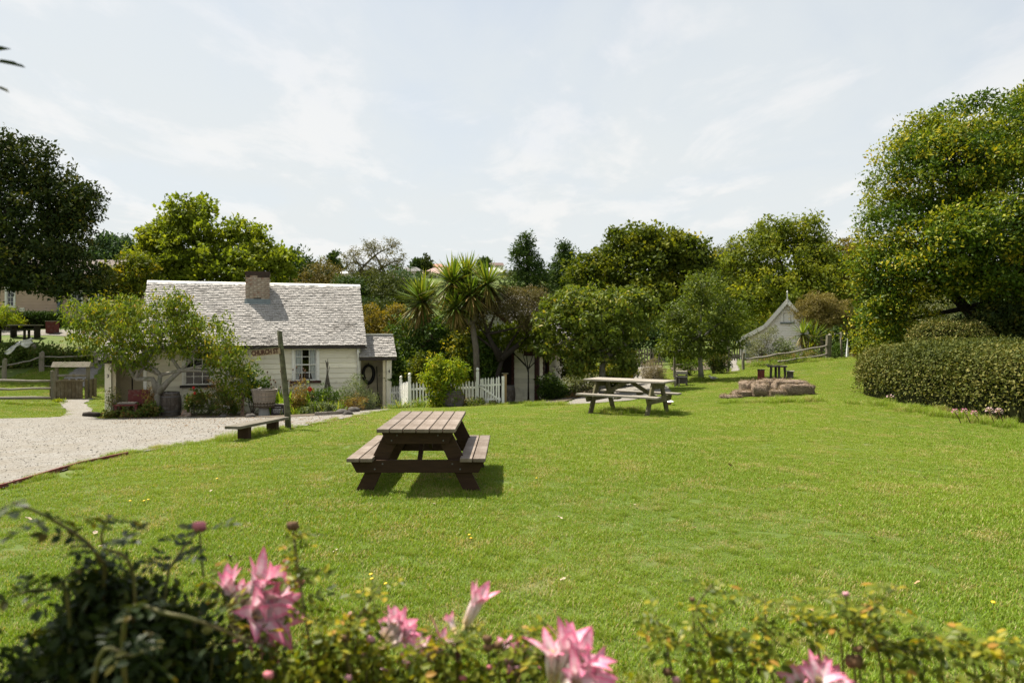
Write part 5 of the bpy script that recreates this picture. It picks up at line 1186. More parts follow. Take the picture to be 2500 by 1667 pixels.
# ---------------------------------------------------------------- small rustic table and stools
DKW = M('charred_timber', (.075, .062, .05), (.04, .032, .026), scale=6, stretch=(1, 5, 5), rough=.9, bump=.4, stain=(.17, .155, .13), sscale=4, sthr=(.5, .75))
q = G(1897, 28); ta = thing('rustic_table', 'small rough hewn plank table standing behind the hay bales', 'table', q, math.radians(-12))
for i in range(3): MB().box((0, -.16 + i * .16, .50), (.70, .15, .06)).build('top_plank', DKW, ta, bev=.008)
for x, y in ((-.24, -.15), (.26, -.15), (-.03, .12), (.05, -.16)): MB().tube([(x * 1.1, y, -.05), (x, y, .47)], [.045, .05], 7).build('leg', DKW, ta)
q = G(1858, 27.6); s1 = thing('log_stool', 'upright square log stool left of the small plank table', 'stool', q, .3)
MB().box((0, 0, .2), (.19, .2, .44)).build('log', REDB, s1, bev=.015); MB().box((0, 0, .435), (.22, .23, .035)).build('seat', DKW, s1, bev=.01)
q = G(1929, 27.8); s2_ = thing('box_stool', 'low box stool with overhanging lid right of the small plank table', 'stool', q, -.35)
MB().box((0, 0, .12), (.24, .26, .28)).build('box', DKW, s2_); MB().box((0, 0, .285), (.32, .34, .03)).build('seat', GREYW, s2_, bev=.006)
q = G(1661, 27.2); fd_ = thing('feed_trough', 'raised wooden trough box on legs beside the path', 'trough', q, math.radians(-12))
MB().box((.05, 0, .52), (.42, .35, .12)).build('upper_box', GREYW, fd_, bev=.006); MB().box((.05, 0, .22), (.40, .33, .22)).build('lower_box', DKW, fd_, bev=.006); MB().box((.05, 0, .37), (.44, .37, .06)).build('shelf', GREYW, fd_)
for x, y in ((-.2, -.2), (-.12, .18), (.24, .17)): MB().box((x, y, .28), (.07, .06, .68)).build('leg', GREYWZ, fd_)
MB().box((-.05, -.21, .0), (.05, .05, .6)).build('leg', GREYWZ, fd_)
q = G(1633, 19.5); po = thing('mushroom_pot', 'little terracotta pot with a wide pale lid behind the grey picnic table', 'pot', q)
MB().lathe([(.05, 0), (.075, .07), (.085, .1)], 12).build('pot', M('terracotta', (.36, .14, .09), scale=8), po); MB().lathe([(.14, .1), (.13, .115), (.04, .15), (.005, .155)], 14).build('lid', WHITE, po)
# clothes post with a white cloth
q = G(2054, 35); cp = thing('clothes_post', 'wooden clothes post with a crossbar on the lawn edge', 'clothes post', q)
MB().tube([(.05, 0, -.2), (0, 0, .6), (-.02, 0, 1.38)], [.06, .055, .05], 8).build('post', GREYWZ, cp, smooth=True)
MB().bar((-.34, 0, 1.26), (.30, 0, 1.28), .05, .05).build('crossbar', GREYW, cp); MB().bar((-.31, 0, 1.25), (-.31, 0, .92), .03, .03).build('peg_arm', WHITE, cp)
V = []; F = []
for i in range(9):
    f = i / 8
    for j in range(9): a = 2 * math.pi * j / 9; w_ = .012 + .09 * max(0, f - .35) ** .7 * (1 if f < .93 else .9); V.append((math.cos(a) * w_ * (1 + .25 * math.sin(3 * a)), math.sin(a) * w_ * .6, -f * 1.12))
for i in range(8):
    for j in range(9): k2 = (j + 1) % 9; F.append((i * 9 + j, (i + 1) * 9 + j, (i + 1) * 9 + k2, i * 9 + k2))
cw = thing('hanging_cloth', 'white cloth hanging by a cord from the clothes post arm', 'cloth', q + Vector((.30, -.02, 1.26))); MB().add(V, F, .5).build('cloth', RAG, cw, smooth=True)
q = G(2100, 36.5); pf = thing('paling_fence', 'short run of grey palings under the slender cabbage tree', 'fence', q)
for i in range(5): MB().box((-.3 + i * .24, .03 * (i % 2), .3 + .05 * (i % 3)), (.22, .03, .75)).build('paling', GREYWZ, pf)
# dark picnic table and bits on the pink house terrace
q = G(30, 40.5); dt = thing('picnic_table', 'dark picnic table in shade on the terrace of the pink house', 'picnic table', q, .05)
for i in range(3): MB().box((0, -.26 + i * .26, .74), (2.3, .25, .05)).build('tabletop_plank', BARKD, dt)
for x in (-.8, .8):
    for y in (-.2, .2): MB().box((x, y, .35), (.1, .1, .76)).build('leg', BARKD, dt)
q = G(62, 41.8); bt = thing('terrace_table', 'sunlit pale plank table behind the dark picnic table', 'table', q, -.1)
MB().box((0, 0, .72), (1.9, .5, .05)).build('tabletop', GREYW, bt)
for x in (-.75, .75): MB().box((x, 0, .34), (.1, .4, .74)).build('trestle', BARKD, bt)
q = G(128, 43); rb_ = thing('crate', 'red brown wooden crate beside the terrace hedge', 'crate', q); MB().box((0, 0, .35), (.55, .45, .7)).build('box', REDB, rb_); MB().box((0, 0, .72), (.6, .5, .04)).build('lid', GREYW, rb_)
q = G(54, 44.2); q.z += .9; sg = thing('notice_board', 'small white notice on two stakes in the pink house garden', 'notice', q)
MB().box((0, 0, .35), (.32, .02, .22)).build('panel', WHITE, sg)
for x in (-.17, .17): MB().tube([(x, 0, -.9), (x, 0, .48)], .014, 5).build('stake', BARKD, sg)
for x in (-.06, .08): MB().lathe([(.035, .33), (.035, .37)], 8, (x, -.014, 0)).build('emblem', BLACK, sg)
# pale flue pole seen over the trees
q = G(990, 58); fl = thing('flue_pole', 'pale metal flue standing up between the dark evergreens', 'flue', q)
MB().tube([(0, 0, 0), (0, 0, W(990, 690, 58).z - q.z)], .19, 10).build('pipe', M('galvanised', (.42, .46, .48), scale=3, rough=.5), fl); MB().lathe([(.22, 0), (.22, .15)], 10, (0, 0, W(990, 690, 58).z - q.z)).build('collar', IRON, fl)
# ---------------------------------------------------------------- garden beds
BEDS.append(sheet('garden_bed', [(cl(-.2, .0, 0).x, cl(-.2, .0, 0).y), (cl(7.7, 0, 0).x, cl(7.7, 0, 0).y)] + [hit(p, q) for p, q in ((888, 1001), (840, 1013), (700, 1020), (560, 1020), (450, 1019), (300, 1024), (268, 1018))], SOIL, .034, 'dark planted earth along the front of the cottage', seed=6))
BEDS.append(sheet('garden_bed', [(1.0, 28.9), (3.4, 35.8)] + [hit(p, q) for p, q in ((1535, 893), (1505, 930), (1475, 950), (1425, 967), (1370, 985), (1312, 985))], SOIL, .034, 'planted earth along the side of the red-trimmed house', seed=7))
BEDS.append(sheet('garden_bed', [hit(p, q) for p, q in ((1640, 905), (1700, 905), (1775, 900), (1775, 880), (1700, 885), (1640, 888))], SOIL, .034, 'flower bed inside the pole fence', seed=8))
BEDS.append(sheet('garden_bed', [hit(p, q) for p, q in ((1822, 893), (1900, 890), (2010, 872), (2000, 860), (1900, 868), (1822, 872))], SOIL, .034, 'planted earth in front of the white gabled house', seed=9))

# ---------------------------------------------------------------- clipped hedge
LF_HEDGE = LEAF('leaf_hedge', [(0, (.020, .030, .007)), (.45, (.062, .072, .016)), (.75, (.13, .12, .04)), (1, (.26, .205, .10))], trans=.2, rough=.5, spec=.3)
LF_BOX = LEAF('leaf_box_hedge', [(0, (.015, .032, .008)), (.6, (.030, .055, .012)), (1, (.055, .085, .016))], trans=.2)
def hedge(label, c, rz, a, b_, h, leaf, n, L, wr, seed, e=3.2, top=.35, colour=None, cat='hedge', name='hedge', jit=.55):
    o_ = thing(name, label, cat, c, rz); r = np.random.default_rng(seed)
    def surf(u, th_):      # u 0..1 up the side and over the top
        cs, sn = np.cos(th_), np.sin(th_); R = (np.abs(cs) ** e + np.abs(sn) ** e) ** (-1 / e)
        ph = u * np.pi / 2; k = np.cos(ph) ** (top); z = np.sin(ph) ** (.62)
        return np.stack([a * R * cs * k, b_ * R * sn * k, h * z], -1)
    nu, nv = 64, 20; U, T = np.meshgrid(np.linspace(0, 1, nv), np.linspace(0, 2 * np.pi, nu, endpoint=False), indexing='ij')
    P = surf(U * .999, T) * np.array((.955, .95, .96)); P[0, :, 2] = -.3
    i_ = np.arange((nv - 1) * nu).reshape(nv - 1, nu); j_ = np.roll(i_, -1, 1)
    F = np.stack([i_, j_, j_ + nu, i_ + nu], -1).reshape(-1, 4)
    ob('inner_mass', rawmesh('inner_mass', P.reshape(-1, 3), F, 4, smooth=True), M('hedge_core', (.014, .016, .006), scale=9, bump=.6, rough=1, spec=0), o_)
    u = r.random(n); th_ = r.uniform(0, 2 * np.pi, n); S = surf(u ** .75, th_)
    eps = 1e-3; du = surf(np.minimum(u ** .75 + eps, 1), th_) - surf(u ** .75 - eps, th_); dt = surf(u ** .75, th_ + eps) - surf(u ** .75, th_ - eps)
    Nn = nrm(np.cross(dt, du)); bump_ = .05 * np.sin(S[:, 0] * 3.1 + 1) * np.sin(S[:, 1] * 2.7) + .04 * np.sin(S[:, 2] * 5 + S[:, 1] * 2)
    S = S + Nn * (bump_ + r.normal(size=n) * .06 + (r.random(n) < .012) * r.uniform(.05, .18, n))[:, None]
    V, F = leafcards(S, Nn, L * r.uniform(.6, 1.4, n), wr, r, 0, jit)
    v = r.random(n) * .8 + .1
    if colour is not None: v = colour(v, S)
    ob('leaves', rawmesh('leaves', V, F, 4, np.clip(v, 0, 1)), leaf, o_)['kind'] = 'stuff'
    return o_
hc_ = GX(12.75, 17.2)
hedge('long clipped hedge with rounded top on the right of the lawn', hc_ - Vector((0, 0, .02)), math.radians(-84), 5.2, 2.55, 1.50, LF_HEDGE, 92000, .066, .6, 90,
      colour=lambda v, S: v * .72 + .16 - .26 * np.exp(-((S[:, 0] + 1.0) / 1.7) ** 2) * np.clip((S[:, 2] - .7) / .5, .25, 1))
hedge('small rounded clipped shrub beneath the tall evergreen', G(2318, 25.5), 0, 1.35, 1.2, 1.62, LF_HEDGE, 9000, .075, .6, 91, e=2.2, cat='shrub', name='clipped_shrub')
q = G(55, 45.0); hedge('low clipped box hedge in front of the pink house', Vector((px2x(20, 45), 45, q.z)), .02, 2.6, .5, .95, LF_BOX, 9000, .09, .6, 92, e=6, top=.12)
hedge('square clipped box hedge block beside the pink house steps', Vector((px2x(110, 45.2), 45.2, q.z)), .02, 1.15, .5, .92, LF_BOX, 5000, .09, .6, 93, e=6, top=.12)

# ---------------------------------------------------------------- bushes and flowers
def bush(label, px, d, lobes_px, leaf, n, cr, per, L, wr, seed, name='garden_bush', cat='bush', droop=0, vf=None, flowers=None, group=None, stems=14):
    base = B(px, d, .02); r = np.random.default_rng(seed); o_ = thing(name, label, cat, base, 0, group)
    lb = [lobe(*l) if len(l) > 4 else lobe(*l, d) for l in lobes_px]
    me, C = crown_mesh('foliage', lb, n, cr, per, L, wr, r, droop, .8, .15, 1, .4, vf, base, ground=base[2])
    ob('foliage', me, leaf, o_)['kind'] = 'stuff'
    mb = MB()
    for i in r.choice(len(C), min(stems, len(C)), replace=False):
        q = curve_pts((0, 0, 0), C[i] - np.array(base), r, 5, .05, .08); mb.tube(q.tolist(), np.linspace(.014, .005, 5).tolist(), 4, cap=False)
    mb.build('stems', BARK, o_)
    if flowers:
        fm, k, s_ = flowers
        for i in r.choice(len(C), k, replace=False):
            p = C[i] - np.array(base) + np.array((0, -cr * .8, cr * .3)); mb = MB()
            for j in range(5): a = j * 1.2566; mb.blob((p[0] + math.cos(a) * s_ * .5, p[1] - .01, p[2] + math.sin(a) * s_ * .5), (s_ * .5, s_ * .3, s_ * .5), 6, 4, .1)
            mb.build('flower', fm, o_, smooth=True)
    return o_
REDF = M('red_petal', (.50, .02, .018), (.38, .012, .012), scale=20, rough=.6); PINKF = M('pale_pink_petal', (.62, .30, .36), scale=20, rough=.6); WHITEF = M('white_petal', (.72, .68, .60), scale=20, rough=.6); DRYF = M('dry_seed_head', (.16, .09, .045), (.10, .055, .03), scale=20, rough=.9)
LF_WEED = LEAF('leaf_mixed_weed', [(0, (.035, .06, .012)), (.5, (.075, .10, .022)), (.75, (.13, .11, .04)), (1, (.17, .085, .04))], trans=.35)
LF_RED = LEAF('leaf_dry_red', [(0, (.09, .045, .022)), (.5, (.15, .085, .035)), (1, (.14, .13, .03))], trans=.3)
LF_GREY = LEAF('leaf_grey_green', [(0, (.055, .075, .04)), (.6, (.10, .125, .065)), (1, (.17, .19, .11))], trans=.3)
LF_LAV = LEAF('leaf_lavender_dry', [(0, (.10, .085, .065)), (.6, (.16, .135, .10)), (1, (.22, .18, .13))], trans=.2)
LF_CANNA = LEAF('leaf_canna', [(0, (.07, .13, .012)), (.6, (.13, .20, .02)), (1, (.22, .25, .04))], trans=.5, rough=.4)
bush('low weedy growth with red dead stalks between barrel and stake', 505, 25.4, [(500, 985, 45, 26), (540, 970, 30, 36), (570, 985, 24, 28)], LF_WEED, 200, .13, 16, .085, .4, 100, droop=.5)
bush('dry reddish stalks standing behind the white plant tag', 575, 26, [(565, 955, 22, 40), (530, 945, 24, 30)], LF_RED, 80, .10, 10, .07, .35, 101, stems=40)
bush('green nasturtium leaves trailing under the red cart seat', 330, 24.7, [(330, 1008, 45, 14), (370, 1000, 22, 22), (280, 1010, 26, 12)], LF_WEED, 130, .10, 14, .07, .9, 102)
bush('tangled brown weeds between the cart seat and the barrel', 368, 25.2, [(368, 975, 18, 36), (352, 1000, 20, 16)], LF_RED, 80, .11, 14, .07, .4, 103, stems=30)
bush('weeds and thistle stalks at the foot of the left porch post', 282, 24.8, [(275, 975, 16, 36), (268, 1010, 20, 12)], LF_WEED, 70, .10, 12, .07, .35, 104, stems=30)
bush('geranium with red flowers beside the upright barrel', 478, 25.3, [(480, 968, 24, 24), (462, 990, 16, 18)], LF_WEED, 80, .11, 14, .085, .6, 105, flowers=(REDF, 2, .055))
bush('leafy green climber behind the round tub', 615, 25.9, [(612, 935, 30, 48), (640, 960, 26, 30)], LF_MID, 130, .14, 16, .11, .5, 106)
strap_plant('canna_plant', 'bright green broad leaved canna behind the round tub', B(690, 26.0), 110, 1.15, .13, 107, .35, LF_CANNA, rad=.28, droop=.25)
strap_plant('canna_plant', 'yellowing broad leaved canna below the curtained window', B(745, 26.1), 90, 1.05, .11, 108, .35, LF_CANNA, rad=.28, droop=.3)
bush('bronze leaved perennial right of the leaning signpost', 735, 25.6, [(735, 960, 24, 32), (725, 985, 24, 24)], LF_RED, 110, .11, 15, .075, .45, 109, vf=lambda v, P, q: v * .6 + .4)
strap_plant('iris_plant', 'clump of upright iris leaves near the garden plank', B(805, 25.3), 120, .7, .036, 110, .4, LF_STRAP, rad=.3, droop=.4)
strap_plant('iris_plant', 'smaller iris clump at the foot of the signpost', B(720, 25.1), 90, .55, .03, 111, .4, LF_STRAP, rad=.22, droop=.4)
bush('pale leafed silverbeet row along the garden plank', 770, 25.0, [(765, 1000, 30, 14), (800, 998, 24, 16)], LF_GREY, 90, .09, 12, .09, .6, 112)
bush('loose grey green rosemary bush beside the right porch', 872, 26.8, [(868, 965, 34, 32), (845, 972, 30, 28), (905, 980, 20, 18), (872, 935, 20, 22)], LF_GREY, 260, .15, 20, .075, .22, 113)
bush('reddish woody bush in front of the rosemary', 868, 26.0, [(872, 985, 26, 24), (845, 990, 20, 20)], LF_RED, 100, .11, 16, .06, .4, 114, vf=lambda v, P, q: v * .7 + .3)
bush('green garden herbs filling the bed below the stick bundle', 800, 26.2, [(790, 965, 30, 22), (825, 975, 24, 24), (760, 965, 22, 24)], LF_MID, 130, .12, 16, .08, .4, 115)
q = G(754, 25.7); ho = thing('hollyhock', 'tall hollyhock stalk with a dark red bloom below the window', 'hollyhock', q)
MB().tube([(0, 0, 0), (.01, 0, .6), (.02, 0, 1.35)], [.012, .01, .005], 6).build('stem', GREENF, ho)
r_ = np.random.default_rng(5); P = np.c_[r_.normal(size=(60, 2)) * .05, r_.uniform(.1, 1.3, 60)]; V_, F_ = leafcards(P, nrm(r_.normal(size=(60, 3))), r_.uniform(.05, .11, 60), .8, r_); ob('leaves', rawmesh('leaves', V_, F_, 4, r_.random(60)), LF_GREY, ho)['kind'] = 'stuff'
mb = MB()
for j in range(6): a = j * 1.047; mb.blob((.05 + math.cos(a) * .045, -.05, .92 + math.sin(a) * .045), (.045, .02, .045), 7, 5, .1)
mb.build('flower', REDF, ho, smooth=True)
q = G(700, 26.2); tz = thing('teasel_plant', 'brown teasel seed heads on thin stalks against the cottage wall', 'teasel', q)
r2 = random.Random(4)
for i in range(30):
    x = r2.uniform(-.65, .65); y = r2.uniform(-.3, .3); h = r2.uniform(.95, 1.75); q2 = (x * 1.15, y, h); mb = MB(); mb.tube([(x * .5, y, -.05), (x * .9, y, h * .6), q2], [.006, .005, .004], 4); mb.build('stalk', DRYF, tz)
    mb = MB(); mb.blob((q2[0], q2[1], q2[2] + .03), (.026, .026, .045), 7, 5, .05); mb.build('seed_head', DRYF, tz, smooth=True)
bush('bright yellow green shrub with arching leaves in front of the picket fence', 1082, 25.1, [(1085, 925, 42, 36), (1065, 890, 26, 30), (1115, 905, 30, 30), (1070, 960, 24, 32), (1085, 975, 30, 24), (1050, 925, 22, 20)], LF_BR, 330, .16, 20, .125, .32, 116, droop=1.0, stems=40)
strap_plant('flax_grass', 'arching yellow green grass clump beside the porch post', B(980, 25.9), 190, .75, .022, 117, .8, LF_STRAP, rad=.18, droop=.75)
strap_plant('flax_grass', 'arching yellow green grass clump below the corner fence post', B(1030, 25.7), 210, .78, .022, 118, .8, LF_STRAP, rad=.2, droop=.75)
strap_plant('flax_grass', 'dark low grass clump against the right porch step', B(958, 26.3), 120, .5, .02, 119, .8, LF_STRAP, rad=.15, droop=.75)
bush('weedy undergrowth along the foot of the picket gate', 1150, 25.5, [(1150, 982, 50, 9), (1110, 985, 40, 8), (1205, 985, 26, 6)], LF_WEED, 120, .09, 14, .08, .4, 120)
# beds by the red-trimmed house
bush('dark leafy bush with an orange flower under the red window', 1340, 28.4, [(1340, 945, 30, 32), (1365, 955, 36, 26)], LF_MID, 240, .16, 18, .09, .5, 121, flowers=(M('orange_petal', (.55, .10, .02), scale=20), 1, .06))
bush('pale flowering bush at the path edge behind the grey picnic table', 1405, 28.6, [(1405, 940, 36, 26), (1440, 935, 28, 24)], LF_OLIVE, 200, .15, 18, .075, .6, 122, flowers=(WHITEF, 22, .03))
bush('tall dark climber against the side of the red-trimmed house', 1395, 31.2, [(1390, 880, 22, 55), (1410, 910, 30, 34)], LF_MAPLE, 200, .2, 18, .12, .5, 123)
bush('reddish trailing plant on the gravel edge behind the grey picnic table', 1415, 27.0, [(1410, 968, 26, 10)], LF_RED, 60, .1, 14, .05, .4, 124)
bush('dark shrub mass at the foot of the pale forked fruit tree', 1500, 29.5, [(1500, 910, 36, 36), (1530, 900, 22, 30), (1450, 915, 30, 30)], LF_MAPLE, 230, .2, 18, .13, .5, 125)
bush('dense dark shrubbery shading the far end of the gravel path', 1560, 42, [(1500, 830, 60, 60), (1580, 820, 60, 50), (1640, 840, 50, 45)], LF_CON, 300, .35, 22, .2, .5, 126)
bush('rounded dry lavender bush at the side of the gravel path', 1592, 30.2, [(1592, 910, 34, 30), (1600, 925, 30, 18)], LF_LAV, 330, .10, 24, .10, .12, 127, vf=lambda v, P, q: v)
bush('light green garden bush inside the pole fence', 1740, 32.4, [(1745, 868, 30, 24), (1760, 885, 22, 18)], LF_WEED, 150, .16, 16, .09, .5, 128)
bush('tall yellow green bed plants behind the young fruit tree', 1685, 31.9, [(1680, 885, 40, 22), (1650, 880, 22, 18)], LF_STRAP, 170, .15, 16, .10, .35, 129)
bush('dark low bush at the end of the pole fence', 1765, 32.6, [(1750, 892, 26, 13)], LF_MID, 70, .13, 16, .08, .5, 130)
# garden of the white house
bush('open grey olive bush in front of the lean-to of the white house', 1862, 39, [(1865, 840, 42, 34), (1840, 850, 30, 28), (1880, 815, 26, 24), (1850, 870, 30, 20)], LF_OLIVE, 230, .2, 16, .09, .3, 131, stems=60)
bush('blue green bush between the olive bush and the cabbage trees', 1915, 38.6, [(1915, 850, 30, 26), (1900, 870, 30, 18), (1930, 868, 24, 16)], LF_GREY, 190, .17, 16, .10, .45, 132)
bush('low flowering border along the weathered rail fence', 1930, 36.2, [(1930, 870, 55, 10), (1985, 866, 36, 10), (1880, 878, 30, 8)], LF_WEED, 150, .14, 14, .08, .5, 133)
bush('rank grass and dock under the weathered rail fence', 1890, 34.4, [(1880, 888, 60, 7), (1960, 880, 55, 7)], LF_STRAP, 190, .13, 14, .12, .15, 134)
bush('dark bush behind the thick fence post', 2035, 36.4, [(2035, 865, 24, 16), (2045, 850, 18, 16)], LF_MID, 100, .15, 16, .09, .5, 135)
bush('dry golden scrub at the foot of the palings', 2095, 34.8, [(2100, 862, 28, 10), (2140, 860, 26, 16)], LF_RUST, 110, .15, 16, .08, .4, 136)
bush('yellow flowering border in front of the pink house', 18, 44.0, [(10, 770, 36, 26), (40, 785, 28, 14)], LF_BR, 150, .2, 16, .12, .4, 137)
bush('brown bracken covering the shaded bank', 60, 36.8, [(40, 880, 60, 24), (120, 880, 60, 22), (0, 895, 50, 20), (90, 860, 70, 18), (190, 868, 50, 16), (30, 850, 50, 12)], LF_WEED, 620, .26, 20, .15, .4, 138, vf=lambda v, P, q: v * .45 + .3 * (v > .8))
bush('yellow broom plant at the foot of the split rail post', 136, 28.7, [(140, 990, 12, 12), (150, 998, 10, 8)], LF_BR, 50, .1, 14, .08, .3, 139)

# lilies by the hedge, and the big ones close by
def petal_mesh(L, wd, curl, seed=0):
    V = []; F = []; A = []; n, m_ = 10, 4
    for i in range(n + 1):
        f = i / n; a = curl * max(0, f - .35) ** 1.6 * 2.2
        z = L * (f - .55 * curl * max(0, f - .62) ** 1.6); x = L * (.035 + .13 * f + .95 * curl * max(0, f - .42) ** 1.8)
        w_ = wd * (.42 + .58 * math.sin(math.pi * min(1, f * .8 + .12))) * (1 - max(0, (f - .72) / .28) ** 2.2 * .93)
        for j in range(m_ + 1):
            g = j / m_ * 2 - 1; V.append((x - min(.9 * x, (g * w_ / 2) ** 2 / (1.6 * x)) * (1 - .7 * max(0, f - .5) * 2) + .01 * math.sin(f * 11 + g * 3 + seed), g * w_ / 2, z + .012 * g * g * (f > .4)))
    for i in range(n):
        for j in range(m_): a = i * (m_ + 1) + j; F.append((a, a + 1, a + m_ + 2, a + m_ + 1)); A.append((i + .5) / n + (-.06 if j in (1, 2) else .10))
    return rawmesh('petal', V, F, 4, A, True)
LF_PETAL = LEAF('lily_petal', [(0, (.55, .44, .16)), (.22, (.74, .66, .50)), (.55, (.82, .70, .71)), (.8, (.76, .36, .47)), (1, (.70, .16, .30))], trans=.35, rough=.5, tint=(1.1, .95, 1), gain=1)
LF_PETALW = LEAF('lily_petal_pale', [(0, (.55, .46, .20)), (.3, (.76, .68, .56)), (1, (.78, .55, .58))], trans=.35, rough=.5, tint=(1.1, .95, 1), gain=1)
STEMR = M('dark_red_stem', (.06, .022, .018), (.09, .04, .02), scale=12, rough=.5)
PET = [petal_mesh(1, .27, c_, i) for i, c_ in enumerate((.25, .6, 1.0, 1.4))]
def lily(label, base, top, flowers, group=None, mat=None, s=1.0, stem=.007):
    """flowers: list of (tip world, curl index)"""
    o_ = thing('belladonna_lily', label, 'lily', base, 0, group); b_ = Vector(base); t_ = Vector(top) - b_
    MB().tube([(0, 0, -.03), t_ * .5 + Vector((.01 * s, 0, 0)), t_], [stem * 1.2, stem, stem * .9], 8).build('stem', STEMR, o_, smooth=True)
    r = random.Random(len(label) + len(flowers))
    for tip, ci in flowers:
        tp_ = Vector(tip) - b_; dv = tp_ - t_; L = dv.length; dn = dv.normalized(); k = .30
        st_ = t_ + dv * k
        mb = MB(); mb.tube([t_, t_ + dv * (k * .5) + Vector((0, 0, -.02 * L)), st_], [.0032 * s, .003 * s, .005 * s], 6, val=.3)
        mb.tube([st_, st_ + dn * (L * .12)], [.004 * s, .008 * s], 8, val=.3)
        for q in range(5): a = r.uniform(0, 6.28); e = dn.orthogonal().normalized(); e.rotate(Matrix.Rotation(a, 3, dn)); mb.tube([st_, st_ + dn * (L * .5) + e * (.05 * L)], [.0012 * s, .0015 * s], 4)
        fo = mb.build('flower', M('lily_throat', (.50, .42, .16), (.42, .30, .14), scale=12), o_, smooth=True)
        rot = dn.to_track_quat('Z', 'X').to_matrix().to_4x4(); r0 = r.uniform(0, 6)
        for q in range(6):
            p = ob('petal', PET[min(3, ci + (q % 2))], None, fo)
            if not p.data.materials: p.data.materials.append(LF_PETAL)
            if mat: p.material_slots[0].link = 'OBJECT'; p.material_slots[0].material = mat
            p.matrix_local = Matrix.Translation(st_) @ rot @ Matrix.Rotation(r0 + q * math.pi / 3 + r.uniform(-.12, .12), 4, 'Z') @ Matrix.Diagonal((L * .78, L * .78 * r.uniform(.9, 1.2), L * .78 * r.uniform(.9, 1.1), 1))
    return o_
for i, (px, py, dx) in enumerate([(2326, 1001, -1), (2349, 1000, .2), (2373, 1005, .6)]):
    d = 14.9; tp_ = W(px + 4, py + 4, d); bs = GX(tp_.x + .12, d - .05)
    lily('pink lily leaning out from the foot of the clipped hedge', bs, tp_, [(tp_ + Vector((.07 * math.cos(a), -.03, .07 * math.sin(a))), 1) for a in (.2, 1.2, 2.2, 3.0, -.6)], 'pink lilies at the hedge', s=1, stem=.008)
for i, (px, py) in enumerate([(2410, 998), (2433, 1000)]):
    d = 14.5; tp_ = W(px + 4, py + 5, d); bs = GX(tp_.x + .1, d - .05)
    lily('pale blush lily standing against the dark hedge face', bs, tp_, [(tp_ + Vector((.08 * math.cos(a), -.03, .08 * math.sin(a))), 1) for a in (.4, 1.3, 2.1, 2.9, -.3)], 'pale lilies at the hedge', mat=LF_PETALW, stem=.008)
tp_ = W(2172, 970, 18.3); lily('cream lily at the rounded end of the hedge', GX(tp_.x + .05, 18.3), tp_, [(tp_ + Vector((.1 * math.cos(a), -.03, .08 * math.sin(a))), 1) for a in (.4, 1.4, 2.6)], mat=LF_PETALW, stem=.008)

# ---------------------------------------------------------------- far hillside
r = np.random.default_rng(200)
def mass(name, label, centres, leaf, per, L, wr, rad, flat, kind='stuff'):
    C = np.array(centres); n = len(C)
    off = nrm(r.normal(size=(n, per, 3))) * r.uniform(.5, 1, (n, per, 1)) * (rad * r.uniform(.6, 1.4, (n, 1, 1))); off[:, :, 2] *= flat
    P = (C[:, None] + off).reshape(-1, 3); Nn = nrm(off.reshape(-1, 3) + np.array((0, 0, .5)) * rad)
    V, F = leafcards(P, Nn, L * r.uniform(.6, 1.4, len(P)), wr, r, 0, .6)
    o_ = ob(name, rawmesh(name, V, F, 4, np.clip(.6 * np.repeat(r.random(n), per) + .4 * r.random(len(P)), 0, 1)), leaf)
    return tag(o_, label, None, None, kind)
c = []
for i in range(200):
    y = r.uniform(150, 330); x = r.uniform(-.42, .5) * y; c.append((x, y, float(gz(np.array([x]), np.array([y]))[0]) + .6))
mass('hillside_trees', 'scattered suburban trees covering the far hillside', c, LF_KAN, 90, 1.3, .7, 2.6, .8)
c = []
for i in range(330):
    y = r.uniform(68, 125); x = r.uniform(-.8, .85) * y; c.append((x, y, float(gz(np.array([x]), np.array([y]))[0]) + r.uniform(1, 4.0) + (2.5 if abs(x / y + .16) > .19 else -2)))
mass('woodland', 'unbroken band of woodland in the valley behind the village', c, LF_MAPLE, 170, .62, .6, 2.6, .9)
ROOFS = {'t': M('terracotta_roof', (.36, .17, .12), (.28, .13, .10), scale=1, rough=.8), 'g': M('grey_tile_roof', (.17, .16, .155), (.12, .115, .11), scale=1, rough=.8), 'b': M('brown_tile_roof', (.12, .075, .06), (.08, .055, .045), scale=1, rough=.8), 'w': M('pale_metal_roof', (.52, .52, .52), (.45, .45, .45), scale=1, rough=.6), 'p': M('pink_tile_roof', (.38, .25, .22), (.30, .20, .18), scale=1, rough=.8)}
FARW = M('far_cream_render', (.55, .50, .44), (.48, .44, .39), scale=.5, rough=.8)
